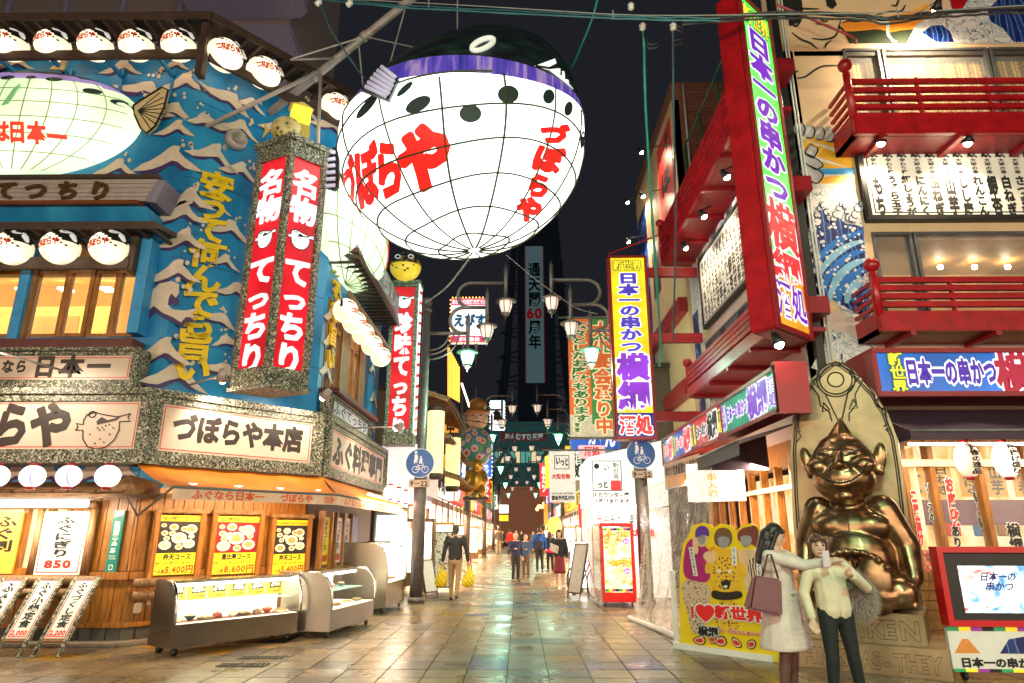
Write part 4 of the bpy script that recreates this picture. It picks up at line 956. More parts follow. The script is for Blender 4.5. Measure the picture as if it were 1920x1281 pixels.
r = LA.rect(85,960,148,1078,.12)
hs = T('price_signboard','white signboard with red border reading 850 between rough log posts','signboard',LA.w(r[0],.12,r[2]))
m = M(); m.box(LA,*r[:2],.08,.12,*r[2:]); m.build('panel',white,hs); m = M(); ring(m,LA,r[0] + .03,r[1] - .03,r[2] + .03,r[3] - .03,.12,.123,.012); m.build('red_border',inkred,hs)
m = M(); wd = r[1] - r[0]; m.text(LA,'ふぐにぎり',r[0] + wd * .3,r[1] - wd * .28,r[2] + .24,r[3] - .06,.124,.05,vert=True); m.m = 1; m.text(LA,'850',r[0] + wd * .2,r[1] - wd * .2,r[2] + .08,r[2] + .22,.124,.06); m.build('lettering',[ink,inkred],hs)
for a in (r[0] - .1,r[1] + .02):
    m = M(); m.tube([LA.w(a + .04,.1,.9),LA.w(a + .045,.11,1.3),LA.w(a + .035,.1,1.9)],[.055,.048,.052],8); m.build('log_post',wood,hs)
r = LA.rect(-30,960,20,1076,.12); ob = T('orange_signboard','amber-backed signboard at the far left edge under the tube light','signboard',LA.w(r[0],.1,r[2]))
m = M(); m.box(LA,*r[:2],.08,.12,*r[2:]); m.build('panel',mat('amber_panel',(.7,.35,.05),.5,e=.25,ec=(1,.5,.05),var=.15),ob); m = M(); m.text(LA,'ふぐ刺',r[0] + .2,r[1] - .05,r[2] + .3,r[3] - .05,.124,.04,vert=True); m.build('lettering',ink,ob)
r = LA.rect(215,957,216,1073,.06); ap = T('address_plate','narrow teal street address plate with white characters and the number 5 on amber planks','address plate',LA.w(r[0],.05,r[2]))
m = M(); m.box(LA,*r[:2],.03,.06,*r[2:]); m.build('plate',mat('teal_enamel',(.0,.17,.15),.3),ap)
m = M(); a,b = r[0] + .03,r[1] - .03; h = r[3] - r[2]; m.text(LA,'恵美須東二丁目',a,b,r[2] + h * .42,r[2] + h * .82,.063,.02,vert=True); m.text(LA,'5',a,b,r[2] + h * .3,r[2] + h * .4,.063,.04); m.text(LA,'Ebisuhigashi',a,b,r[2] + h * .24,r[2] + h * .28,.063,.02); m.text(LA,'2-chome',a,b,r[2] + h * .2,r[2] + h * .24,.063,.02); ring(m,LA,a + .02,b - .02,r[2] + .03,r[2] + .1,.061,.063,.008); m.poly(LA,[(a - .02,r[3] - .1),(b + .02,r[3] - .06),(b + .02,r[3] - .02),(a + .02,r[3] - .03)],.061,.063); m.build('lettering',white,ap)
for i,(u,v) in enumerate(((155,1088),(162,1112),(252,1094),(250,1118))):
    fr = LA if u < 200 else LC; s,z = fr.hit(u,v,.2); m = M(); L0 = s - (2.6 if u < 200 else 0); L1 = s + (.02 if u < 200 else 1.0); m.tube([fr.w(L0,.18,z),fr.w(L1,.18,z)],.065,12)
    tag(m.build('rest_log',wood),'sawn round log rail on the %s wall, %s of the pair' % ('left' if u < 200 else 'corner','upper' if i % 2 == 0 else 'lower'),'log')
# outlet boxes
for u,v,w_ in ((258,1140,.05),(279,1125,.025),(294,1140,.03)):
    s,z = LC.hit(u,v,.03); m = M(); m.box(LC,s - w_,s + w_,0,.05,z - .07,z + .07); tag(m.build('outlet_box',cream,bev=.01),'small pale electrical box on the planks by the showcase, %s' % {258: 'left and lower',279: 'upper',294: 'touching the showcase'}[u],'outlet box')

class TF:
    "frame tilted back by beta"
    def __init__(s,fr,s0,n0,beta): s.fr = fr; s.s0 = s0; s.n0 = n0; s.b = math.radians(beta); s.N = fr.N
    def w(s,a,n,z): return s.fr.w(s.s0 + a,s.n0 + n * math.cos(s.b) - z * math.sin(s.b),z * math.cos(s.b) + n * math.sin(s.b))
gstr = gran
for i,(u,txt,pr2,lb) in enumerate(((56,'ふぐづくし定食','2,200','leaning framed menu board priced 2,200, nearest the corner'),(-18,'ふぐ小鍋定食','2,000','leaning framed menu board priced 2,000, the middle one of three'),(-92,'ふぐ定食','1,800','leaning framed menu board cut off by the left picture edge'))):
    g0 = G(u,1234); s0 = g0.x - LA.o[0]; n0 = LA.o[1] - g0.y; fr = TF(LA,s0,n0,33); p = T('leaning_menu_board',lb,'menu board',g0,'leaning menu boards'); w_ = .37; hh = 1.1
    for a in (0,w_ - .045): m = M(); m.box(fr,a,a + .045,-.02,.025,0,hh); m.build('side_rail',gran,p,bev=.006)
    m = M(); m.box(fr,.045,w_ - .045,-.02,.02,hh - .04,hh); m.build('top_rail',wood,p); m = M(); m.box(fr,.045,w_ - .045,-.02,.02,.2,.24); m.build('bottom_rail',wood,p)
    m = M(); m.box(fr,.045,w_ - .045,-.01,.01,.24,hh - .04); m.build('panel',white,p)
    m = M(); ring(m,fr,.06,w_ - .06,.26,hh - .055,.01,.012,.012); m.build('red_border',inkred,p)
    m = M(); m.text(fr,txt,.11,w_ - .11,.38,hh - .08,.013,.04,vert=True); m.m = 1; m.text(fr,pr2,.08,w_ - .08,.275,.36,.013,.05); m.build('lettering',[ink,inkred],p)

# ---- glass showcases
case_in = mat('showcase_lining',(.85,.82,.72),.4,e=.95,ec=(1,.84,.52),var=0); cglass = mat('showcase_glass',(.95,1,.98),.02,var=0,alpha=.08)
def showcase(label,fr,L_,D,Hh,big=False):
    p = T('food_showcase',label,'showcase',fr.w(L_ / 2,-D / 2,0),'glass food showcases'); b0 = .1; gz = .42 * Hh
    def prof(k=9,ins=0): # front outline in (n,z)
        P = []
        for i in range(k + 1): t = math.pi / 2 * i / k; P.append((-.42 * D + (.42 * D - ins) * math.cos(t) ** .75 if i < k else -.42 * D,Hh - .44 * Hh + (.44 * Hh - ins) * math.sin(t)))
        return P
    m = M(); m.box(fr,.03,L_ - .03,-D,-.01,b0,gz); m.build('base_cabinet',steel,p,bev=.01)
    pr = [(-D,b0),(0,b0),(0,gz)] + prof() + [(-D,Hh)]
    for a in (0,L_ - .035):
        def w3(q,x): return fr.w(x,q[0],q[1])
        k = len(pr); m = M(); solid = a == 0
        if solid: m.add([w3(q,a) for q in pr] + [w3(q,a + .035) for q in pr],[tuple(range(k - 1,-1,-1)),tuple(range(k,2 * k))] + [(i,(i + 1) % k,k + (i + 1) % k,k + i) for i in range(k)]); m.build('end_panel',steel,p,bev=.004)
        else: m.tube([w3(q,a + .02) for q in pr[2:]],.022,8); m.build('chrome_edge',mat('chrome',(.6,.6,.6),.12,1,var=0),p)
    m = M(); m.tube([fr.w(.03,q[0],q[1]) for q in pr[2:]],.018,8); m.build('chrome_edge',mat('chrome'),p)
    m = M(); Q = [(0,gz)] + prof(9)
    for i in range(len(Q) - 1):
        m.quad(fr.w(.05,*Q[i]),fr.w(L_ - .04,*Q[i]),fr.w(L_ - .04,*Q[i + 1]),fr.w(.05,*Q[i + 1])); m.sm[-1] = True
    m.build('curved_glass',cglass,p)
    m = M(); m.box(fr,.03,L_ - .03,-D,-.42 * D,Hh - .035,Hh); m.build('top',steel,p,bev=.008)
    m = M(); m.rect(fr,.05,L_ - .04,gz,Hh - .04,-D + .02); m.rect(fr,.05,L_ - .04,gz,gz + .001,-.02); m.quad(fr.w(.05,-D + .02,gz + .005),fr.w(L_ - .04,-D + .02,gz + .005),fr.w(L_ - .04,-.02,gz + .005),fr.w(.05,-.02,gz + .005)); m.quad(fr.w(.04,-D + .02,gz),fr.w(.04,-.1,gz),fr.w(.04,-.4 * D,Hh - .05),fr.w(.04,-D + .02,Hh - .05)); m.build('lining',case_in,p)
    sz = gz + (Hh - gz) * .42; m = M(); m.box(fr,.05,L_ - .04,-D + .03,-.3 * D,sz,sz + .012); m.build('glass_shelf',mat('green_glass_edge',(.5,.8,.7),.05,var=0,alpha=.35,e=.5),p)
    m = M(); m.tube([fr.w(.08,-.45 * D,Hh - .06),fr.w(L_ - .08,-.45 * D,Hh - .06)],.015,8); m.build('strip_light',tubem,p)
    light('AREA',fr.w(L_ / 2,-.45 * D,Hh - .08),2.6 * L_,(1,.86,.6),L_ * .85,fr.w(L_ / 2,-.45 * D,0),name='strip_glow',parent=p,sy=.05).rotation_euler = (0,0,fr.a)
    for a in (.12,L_ - .12):
        for n_ in (-.1,-D + .1):
            m = M(); q = fr.w(a,n_,.045); m.lathe(q,[(.045,-.015),(.045,.015)],12,Matrix.Rotation(fr.a,3,'Z') @ Matrix.Rotation(math.pi / 2,3,'X')); m.box(F((q.x,q.y)),-.02,.02,-.02,.02,.06,.1); m.build('caster',black,p)
    return p,gz,sz
def bowl(label,c,r,col,kind):
    p = T('display_dish',label,'dish',c,'plastic food samples in the showcases'); c = Vector(c); m = M(); k = 0
    if kind == 0: m.lathe(c,[(r * .4,0),(r * .5,.01),(r * .95,r * .55),(r,r * .8),(r * .93,r * .8),(r * .8,r * .5)],14); m.build('bowl',col,p); m = M(); m.ell(c + Vector((0,0,r * .72)),(r * .85,r * .85,r * .35),12,8); m.build('food',dm[1 + int(c.x * 77) % 3],p)
    elif kind == 1: m.lathe(c,[(r * .5,0),(r * 1.2,.012),(r * 1.35,.03),(r * 1.2,.024)],16); m.build('plate',col,p); m = M(); [m.ell(c + Vector((math.cos(t) * r * .7,math.sin(t) * r * .7,.035)),(.03,.03,.018),8,6) for t in range(6)]; m.build('food',dm[1 + int(c.x * 77) % 3],p)
    else: m.lathe(c,[(r * .9,0),(r,.02),(r,r * .8),(r * .5,r * 1.05),(r * .15,r * 1.1),(r * .15,r * 1.3)],14); m.build('lidded_pot',col,p)
    return p
dcol = [mat('pottery_white',(.7,.68,.6),.3),mat('pottery_red',(.4,.04,.02),.3),mat('pottery_brown',(.2,.1,.05),.35),mat('pottery_black',(.02,.02,.02),.3)]
FC1 = F((-4.41,8.9),52.7); c1,gz,sz = showcase('long steel and curved-glass showcase of sample dishes parked at the angled corner',FC1,1.9,.6,.9)
m = M(); m.quad(FC1.w(.1,-.12,gz + .012),FC1.w(1.8,-.12,gz + .012),FC1.w(1.8,-.35,gz + .012),FC1.w(.1,-.35,gz + .012)); m.build('red_mat',mat('red_mat',(.35,.03,.02),.6),c1)
for i in range(6):
    a = .1 + i * .3; m = M(); m.box(FC1,a,a + .27,-.50,-.49,sz + .03,sz + .3); m.build('menu_card',yel,c1); m = M(); m.box(FC1,a + .05,a + .24,-.488,-.486,sz + .11,sz + .27); m.build('card_photo',dkbg,c1)
    m = M(); dishes(m,FC1,a + .055,a + .235,sz + .12,sz + .26,-.485,i); m.build('card_dish_picture',dm,c1)
    m = M(); m.text(FC1,'3,%d00円' % (i % 3 * 5),a + .06,a + .24,sz + .04,sz + .1,-.484,.05); m.build('lettering',mat('price_red'),c1)
for i in range(9): bowl('small %s sample dish in the long corner showcase, %s from its left end' % (('lidded','white','flat')[i % 3],ORD[i]),FC1.w(.16 + i * .19,-.2 - .05 * (i % 2),gz + .014),.066 + .012 * (i % 3),dcol[(i * 3) % 4],(2,0,1)[i % 3])
FC2 = F((-3.0,10.35),70); G2 = FC2; c2,gz,sz = showcase('steel showcase with a broad plain end panel, standing between the two other showcases',F((-2.83,10.45),80),1.75,.82,.93)
F2c = F((-2.83,10.45),80)
for i in range(8): bowl('sample dish in the middle showcase, %s from the near end of its %s' % (ORD[i // 2],'floor' if i % 2 == 0 else 'shelf'),F2c.w(.2 + (i // 2) * .4,-.2 if i % 2 == 0 else -.5,gz + .014 if i % 2 == 0 else sz + .014),.07,dcol[i % 4],(1,0)[i % 2])
m = M()
F3c = F((-2.62,13.6),86); c3,gz,sz = showcase('taller rounded steel showcase furthest along the street beside the lamp post',F3c,1.6,.9,1.32)
for i in range(6): bowl('sample dish in the tallest showcase, %s from the near end of its %s' % (ORD[i // 2],'floor' if i % 2 == 0 else 'shelf'),F3c.w(.25 + (i // 2) * .5,-.25 if i % 2 == 0 else -.6,gz + .014 if i % 2 == 0 else sz + .014),.08,dcol[(i + 1) % 4],(1,0)[i % 2])
# drinks fridge behind
fz_ = T('lit_drinks_fridge','tall glowing glass-door fridge beside the lamp post, past the showcases','fridge',(-3.1,15.9,0)); FF = F((-3.35,15.6),15)
m = M(); m.box(FF,0,.75,-.6,0,0,2.0); m.build('cabinet',mat('pale_blue_steel',(.4,.5,.55),.4),fz_,bev=.02); m = M(); m.box(FF,.05,.5,0,.02,.2,1.9); m.build('door',litw,fz_); m = M(); m.box(FF,.54,.72,0,.02,.2,1.9); m.build('side_door',litw,fz_)
# ---- vertical sign further on
Y2 = 16.5; a0,b0 = -3.45,-2.72; Fs = F((a0,Y2),0); sw = b0 - a0; vz0,vz1 = 3.95,8.0
v2 = T('vertical_shop_sign','tall glowing red vertical sign in a green stone frame beyond the tower sign','sign',(-3.1,Y2,vz0))
gfr = ramp_mat('green_speckled_frame','noise',[(.4,(.01,.04,.025)),(.5,(.05,.14,.09)),(.58,(.35,.4,.3)),(.64,(.7,.7,.6))],.5,sc=34,dist=1,bump=.4)
m = M(); ring(m,Fs,0,sw,vz0,vz1,-.5,0,.09); m.build('stone_frame',gfr,v2,bev=.01); m = M(); m.box(Fs,.09,sw - .09,-.45,-.04,vz0 + .09,vz1 - .09); m.build('red_panel',litred,v2)
m = M(); zz = vz1 - .2; wl = mat('backlit_white_letter')
m2 = M(); fuguart(m2,Fs,sw / 2,zz - .3,.22,-.03,0,1,flip=1,line=.008); m2.build('fish_emblem',[mat('teal_ink',(.0,.12,.15),.5),wl],v2); zz -= .62
for c_,h in (('珍',.58),('味',.58),('て',.6),('っ',.5),('ち',.56),('り',.58)): m.text(Fs,c_,.14,sw - .14,zz - h,zz,-.03,.055); zz -= h
m.build('lettering',wl,v2)
Fs2 = F((b0,Y2),90); m = M(); m.box(Fs2,.03,.5,0,.03,vz0,vz1); m.build('side_panel',wl,v2)
m = M()
for k in range(14): m.quad(Fs2.w(.03,.034,vz0 + k * .29),Fs2.w(.5,.034,vz0 + k * .29 + .12),Fs2.w(.5,.034,vz0 + k * .29 + .2),Fs2.w(.03,.034,vz0 + k * .29 + .08))
m.build('side_stripes',litred,v2)
m = M(); m.box(Fs,-.06,sw + .06,-.55,.05,vz1,vz1 + .08); m.build('cap',gfr,v2); m = M(); m.box(Fs,-.02,sw + .02,-.5,.02,vz0 - .3,vz0 - .02); m.build('foot',gran,v2)
oc = Vector((-3.08,Y2 - .1,vz1 + .08)); o2 = T('pufferfish_ornament','yellow-bellied pufferfish ornament sitting on top of the far vertical sign','ornament',oc)
m = M(); m.ell(oc + Vector((0,0,.36)),(.42,.38,.40),24,16,pred=lambda u: u.z < .12); m.build('belly',mat('yellow_belly',(.75,.5,.03),.35,e=.45,ec=(1,.72,.06),var=.15),o2)
m = M(); m.ell(oc + Vector((0,0,.36)),(.42,.38,.40),24,16,pred=lambda u: u.z >= .05); m.build('back',ramp_mat('mottled_back','noise',[(.45,(.01,.01,.01)),(.6,(.3,.25,.1))],.4,sc=9),o2)
m = M(); [m.ell(oc + Vector((a,-.37 + abs(a) * .35,b)),(.035,.012,.025),8,6) for a,b in ((-.3,.3),(-.18,.22),(0,.26),(.12,.18),(.26,.3),(.05,.12))]; m.build('spots',ink,o2,kind='stuff')
for x in (-.15,.2): m = M(); m.tube([oc + Vector((x + .07 * math.cos(t * .7),-.38,.50 + .055 * math.sin(t * .7))) for t in range(9)],.014,5,True); m.build('eye',eyew,o2)
# lamps lighting the left building
def arm_lamp(label,a,b,tgt,pw,col=(1,.85,.66)):
    p = T('arm_lamp',label,'lamp',a); m = M(); m.tube([a,b],.018,6); m.build('arm',pmetal,p); m = M(); d = (Vector(tgt) - Vector(b)).normalized(); m.tube([Vector(b) - d * .09,Vector(b) + d * .08],[.05,.1],10); m.build('lamp_head',pmetal,p)
    m = M(); m.ell(Vector(b) + d * .09,.05,10,6); m.build('bulb',bulbm,p); light('SPOT',Vector(b) + d * .16,pw,col,.05,tgt,120,parent=p)
arm_lamp('floodlamp on a long arm above the pufferfish sign at far left',LA.w(-1.2,.4,3.85),LA.w(-1.55,1.5,3.9),LA.w(-1.3,.6,3.0),45)
arm_lamp('floodlamp above the left end of the bright corner sign',LC.w(.35,.3,3.75),LC.w(.5,1.1,3.8),LC.w(.9,.5,2.9),48)
arm_lamp('floodlamp on an arm above the right end of the bright corner sign',LC.w(2.9,.3,3.6),LC.w(2.2,1.25,3.75),LC.w(1.9,.5,3.0),30)
arm_lamp('floodlamp on an arm over the street-side sign',LX.w(1.5,.3,3.6),LX.w(1.6,1.3,3.65),LX.w(1.9,.4,3.0),22)
for k,(a,b) in enumerate(((LC.w(.2,1.1,2.16),LC.w(2.4,1.1,2.16)),(LX.w(.4,1.0,2.2),LX.w(4.2,1.0,2.2)))):
    p = T('awning_tube_light','fluorescent tube under the orange awning, %s' % ('over the menu posters' if k == 0 else 'along the street side'),'tube light',a); m = M(); m.tube([a,b],.02,8); m.build('tube',tubem,p)
    fr = (LC,LX)[k]; light('AREA',(a + b) / 2 - Vector((0,0,.05)),34,(1,.66,.30),(b - a).length,(a + b) / 2 - Vector((.45 * fr.N[0],.45 * fr.N[1],1.0)),parent=p,name='tube_glow',sy=.1)
light('AREA',LA.w(-3.6,-1.2,wz1 + .15),40,(1,.66,.25),2.5,LA.w(-3.6,-1.2,0),name='room_lamp')
light('AREA',LX.w(2,-.8,sz1 - .1),14,(1,.66,.25),1.5,LX.w(2,-.8,0),name='room_lamp')
# ================================================================ RIGHT RESTAURANT (red balconies)
RF = F((4.5,9.6),0); RS = F((4.5,16.2),-90); RL = 6.6
rr = T('mural_restaurant','tall restaurant covered in painted murals with red balconies, right of the street','restaurant',(7,12,0))
beige = mat('peach_mural_paint',(.66,.44,.27),.5,var=.06,sc=1.5); pinkw = mat('pale_pink_wall',(.55,.40,.37),.5,var=.1,sc=1.5)
wU = RF.rect(1582,96,1960,205,0); wL = RF.rect(1632,440,1960,610,0)
U0,U1 = 8.2,RF.hit(1700,92,0)[1]; L0,L1 = 4.5,RF.hit(1700,436,0)[1]
us0 = RF.hit(1588,150,0)[0]; ls0 = RF.hit(1640,480,0)[0]
m = M(); wall(m,RF,0,7,3.0,13,-.3,0,[(us0,6.8,U0,U1),(ls0,6.8,L0,L1)]); m.build('wall',beige,rr)
sw0,sw1 = 1.0,5.8
m = M(); wall(m,RS,0,RL,3.0,9.6,-.3,0,[(sw0,sw1,4.5,5.9),(sw0,sw1,8.0,9.0)]); m.build('wall',pinkw,rr)
m = M(); m.box(RS,0,RL,-6,-.32,9.5,9.6); m.build('roof',stone,rr)
m = M(); m.box(RS,-.1,RL - .02,.0,.12,9.35,10.2); m.build('parapet',mat('pale_corrugated_parapet',(.6,.42,.42),.5,var=.05),rr)
m = M()
for k in range(60): m.box(RS,.0 + k * .11,.03 + k * .11,.12,.14,9.37,10.18)
m.build('parapet_ribs',mat('pink_parapet_rib',(.5,.2,.25),.5),rr,kind='stuff')
m = M()
for k in range(5): m.tube([RS.w(k * 1.5,-.2,10.1),RS.w(k * 1.5,-.2,12.0)],.03,6)
for z in (10.9,12.0): m.tube([RS.w(0,-.2,z),RS.w(6,-.2,z)],.025,6)
m.build('roof_fence',mat('green_fence',(.02,.16,.09),.5),rr,kind='stuff')
m = M(); m.box(RF,-.02,.1,-.05,.06,3,13); m.build('corner_channel',black,rr)
m = M()
for k in (.16,.21): m.tube([RF.w(k,.05,3.2),RF.w(k,.05,13)],.016,6)
m.build('drain_pipes',white,rr,kind='stuff')
# --- front mural: flat paint on the wall
def paint(fr,pts,col,n,nm='mural_painting',par=rr,thick=.004):
    P = [fr.hit(*p) for p in pts]; a = sum(P[i][0] * P[(i + 1) % len(P)][1] - P[(i + 1) % len(P)][0] * P[i][1] for i in range(len(P)))
    if a < 0: P = P[::-1]
    m = M(); m.poly(fr,P,n - thick,n,False); return m.build(nm,col,par)
def lines(fr,LL_,r,n,col=ink,par=rr,nm='mural_line'):
    for L_ in LL_:
        P = []
        for i in range(len(L_) - 1):
            for t in range(4): 
                q = t / 4; P.append((L_[i][0] * (1 - q) + L_[i + 1][0] * q,L_[i][1] * (1 - q) + L_[i + 1][1] * q))
        P.append(L_[-1]); Q = P[:]
        for _ in range(2): Q = [Q[0]] + [((Q[i - 1][0] + Q[i][0] * 2 + Q[i + 1][0]) / 4,(Q[i - 1][1] + Q[i][1] * 2 + Q[i + 1][1]) / 4) for i in range(1,len(Q) - 1)] + [Q[-1]]
        H = [fr.hit(*p) for p in Q]; m = M(); k = len(H)
        V = []
        for i in range(k):
            dx = H[min(i + 1,k - 1)][0] - H[max(i - 1,0)][0]; dz = H[min(i + 1,k - 1)][1] - H[max(i - 1,0)][1]; l = math.hypot(dx,dz) or 1; w_ = r * (.45 + .55 * math.sin(math.pi * i / (k - 1)))
            V += [fr.w(H[i][0] - dz / l * w_,n,H[i][1] + dx / l * w_),fr.w(H[i][0] + dz / l * w_,n,H[i][1] - dx / l * w_)]
        m.add(V,[(2 * i,2 * i + 1,2 * i + 3,2 * i + 2) for i in range(k - 1)]); m.build(nm,col,par)
wavem = ramp_mat('swirling_blue_wave_paint','wave',[(.0,(.004,.012,.10)),(.3,(.006,.03,.2)),(.5,(.008,.12,.42)),(.64,(.4,.48,.6)),(.69,(.006,.03,.18)),(1,(.004,.018,.14))],.45,(1,1,.75),1.6,6,extra='CONSTANT')
foam = ramp_mat('curling_foam_paint','noise',[(.0,(.62,.55,.55)),(.44,(.62,.55,.55)),(.46,(.03,.04,.08)),(.475,(.60,.55,.56)),(.52,(.42,.47,.52)),(.56,(.03,.04,.08)),(.575,(.65,.6,.6)),(1,(.62,.56,.55))],.45,(1,1,1),2.8,1.6,extra='CONSTANT')
paint(RF,[(1462,-20),(1500,-20),(1505,20),(1500,42),(1480,50),(1478,38),(1462,38)],ink,.012)
paint(RF,[(1550,-20),(1562,-5),(1569,10),(1560,18),(1550,12),(1546,-10)],ink,.012)
sky_ = ramp_mat('sunset_mural_paint','noise',[(.3,(.75,.22,.02)),(.55,(.8,.32,.03)),(.75,(.75,.5,.1))],.5,(.3,.3,3),1.0)
paint(RF,[(1578,42),(1640,36),(1700,25),(1735,8),(1760,30),(1728,42),(1700,80),(1592,80),(1578,60)],sky_,.010)
paint(RF,[(1582,60),(1600,60),(1625,58),(1640,56),(1652,57),(1668,62),(1690,58),(1712,56),(1700,82),(1592,82)],mat('dark_tree_paint',(.02,.03,.015),.5),.014)
paint(RF,[(1697,82),(1715,50),(1740,33),(1760,22),(1800,5),(1830,-20),(1960,-20),(1960,82)],foam,.012)
paint(RF,[(1728,62),(1745,50),(1765,48),(1780,60),(1788,80),(1755,80)],wavem,.016); paint(RF,[(1850,20),(1870,0),(1895,-10),(1960,-10),(1960,80),(1900,80),(1880,55),(1855,40)],wavem,.016)
paint(RF,[(1775,-20),(1825,-20),(1815,0),(1802,20),(1785,20)],red,.016)
paint(RF,[(1664,40),(1668,48),(1665,62),(1672,74),(1682,80),(1672,80),(1662,68),(1660,50),(1640,42)],white,.02)
lines(RF,[[(1480,18),(1500,17),(1520,18),(1535,18)],[(1484,62),(1500,75),(1520,82),(1532,93)],[(1522,73),(1540,76),(1555,74),(1565,70),(1572,58),(1575,40)],[(1528,46),(1545,47),(1557,50)],[(1538,38),(1545,42),(1552,40)],[(1488,30),(1502,30),(1500,42),(1492,52),(1484,46),(1488,36)],[(1546,92),(1548,84),(1558,77)],[(1493,148),(1510,146),(1530,130),(1545,124),(1572,124)],[(1486,134),(1490,137),(1496,134)],[(1578,44),(1590,40),(1605,42),(1625,38),(1640,36)],[(1640,30),(1668,22),(1690,24),(1697,10)],[(1670,10),(1680,14),(1686,-5)],[(1486,213),(1500,215)],[(1570,50),(1580,56),(1592,80)]],.018,.018)
# ropes, sun rays, blue sea
paint(RF,[(1490,232),(1520,240),(1560,250),(1592,252),(1600,345),(1512,355)],mat('pale_ray_paint',(.6,.55,.52),.5),.010)
og = mat('orange_ray_paint',(.72,.34,.02),.5)
for q in ([(1510,262),(1600,290),(1600,278),(1530,240)],[(1505,285),(1600,318),(1600,300),(1505,262)],[(1506,312),(1600,322),(1600,318),(1506,297)],[(1515,345),(1602,345),(1602,328),(1515,335)]): paint(RF,q,og,.014)
paint(RF,[(1530,318),(1600,316),(1601,328),(1540,328)],mat('blue_sea_paint',(.02,.25,.55),.5),.018)
gy = ramp_mat('grey_rope_paint','noise',[(.4,(.3,.27,.27)),(.6,(.55,.5,.5))],.5,sc=2)
for i in range(6):
    u = 1490 + i * 18.5; v = 240 + i * 3.5; paint(RF,[(u,v - 8),(u + 13,v - 7),(u + 19,v + 4),(u + 14,v + 18),(u + 2,v + 16),(u - 4,v + 3)],gy,.022 + i * .001); lines(RF,[[(u + 13,v - 7),(u + 19,v + 4),(u + 14,v + 18),(u + 2,v + 16)]],.014,.032)
for q in ([(1517,272),(1535,280),(1524,300),(1506,290)],[(1508,288),(1528,298),(1545,312),(1528,322),(1505,305)],[(1500,305),(1530,318),(1545,330),(1530,350),(1500,325)]): paint(RF,q,gy,.024); lines(RF,[q + [q[0]]],.012,.030)
paint(RF,[(1512,358),(1540,352),(1600,350),(1610,380),(1620,440),(1635,600),(1600,610),(1560,560),(1530,520),(1520,440)],foam,.010)
paint(RF,[(1515,405),(1540,395),(1560,400),(1585,420),(1618,425),(1625,520),(1632,600),(1612,590),(1580,575),(1558,560),(1535,545),(1527,520),(1545,500),(1530,470),(1518,440)],wavem,.014)
def arcl(r,a0,a1): return [(1634 + r * math.cos(math.radians(a0 + (a1 - a0) * i / 8)),575 + 1.1 * r * math.sin(math.radians(a0 + (a1 - a0) * i / 8))) for i in range(9)]
for k,r in enumerate((32,48,64,80,96,112,128)): lines(RF,[arcl(r,186 if r < 110 else 205,262)],.075 - .004 * k,.0165 + k * .0003,mat(('bright_blue_stripe_paint','pale_blue_stripe_paint')[k % 2],((.008,.14,.5),(.2,.42,.62))[k % 2],.5,var=.2))
rq = random.Random(4)
for k in range(34):
    u,v = ((1515 + k * 5.2,398 + 14 * math.sin(k * .9)) if k < 20 else (1522 + 10 * math.sin(k),405 + (k - 20) * 13)); r0 = rq.uniform(5,10); paint(RF,[(u + r0 * math.cos(t * .9),v + r0 * .9 * math.sin(t * .9)) for t in range(7)],foam if k % 3 else mat('foam_speck_paint',(.66,.6,.6),.5),.0195 + k * .0001); lines(RF,[[(u + r0 * math.cos(t * .9),v + r0 * .9 * math.sin(t * .9)) for t in range(1,6)]],.012,.0235,mat('navy_outline_paint',(.01,.02,.1),.5))
wd = []
r_ = random.Random(5); m = M()
for k in range(150):
    u,v = r_.uniform(1518,1626),r_.uniform(400,585)
    if v > 540 and u < 1560: continue
    s,z = RF.hit(u,v); r0 = r_.uniform(.012,.032); m.poly(RF,[(s + r0 * math.cos(t),z + r0 * math.sin(t)) for t in (0,1.05,2.1,3.14,4.2,5.2)],.016,.0185 + k * .00002,False)
m.build('foam_specks',mat('foam_speck_paint',(.66,.6,.6),.5),rr,kind='stuff')
paint(RF,[(1545,640),(1545,600),(1560,585),(1585,590),(1610,600),(1650,612),(1960,612),(1960,650),(1640,650),(1635,690),(1560,700)],pinkw,.012)
paint(RF,[(1790,640),(1812,618),(1818,617),(1845,640)],mat('pale_peak_paint',(.62,.5,.48),.5),.016)
lines(RF,[[(1780,642),(1812,618),(1818,617),(1850,642)]] + [[(1675 + i * 14,622 + (i % 3) * 4),(1682 + i * 14,618),(1687 + i * 14,626),(1680 + i * 14,632)] for i in range(8)],.010,.020)
paint(RF,[(1520,690),(1560,620),(1640,640),(1650,700),(1600,720)],foam,.014)
# --- windows front
dgr = mat('grey_window_frame',(.13,.13,.14),.4,.5); straw = ramp_mat('golden_reed_blind','wave',[(.0,(.12,.055,.01)),(.3,(.32,.18,.045)),(1,(.42,.25,.07))],.6,(.15,.15,5),9,2.2,e=.16)
m = M(); m.rect(RF,us0 - .2,6.9,U0,U1,-.18); m.build('reed_blind',straw,rr)
m = M(); xx = us0
while xx < 5: m.box(RF,xx,xx + .008,-.175,-.172,U0,U1); xx += .075
m.build('blind_cords',dwood,rr,kind='stuff')
for i,(a,b) in enumerate(((us0,RF.hit(1658,150)[0]),(RF.hit(1658,150)[0] + .04,RF.hit(1862,150)[0]),(RF.hit(1862,150)[0] + .04,4.4))):
    m = M(); ring(m,RF,a,b,U0,U1,-.1,.03,.05); f_ = m.build('window',dgr,rr); m = M(); m.rect(RF,a + .05,b - .05,U0 + .05,U1 - .05,-.05); m.build('pane',glass,f_)
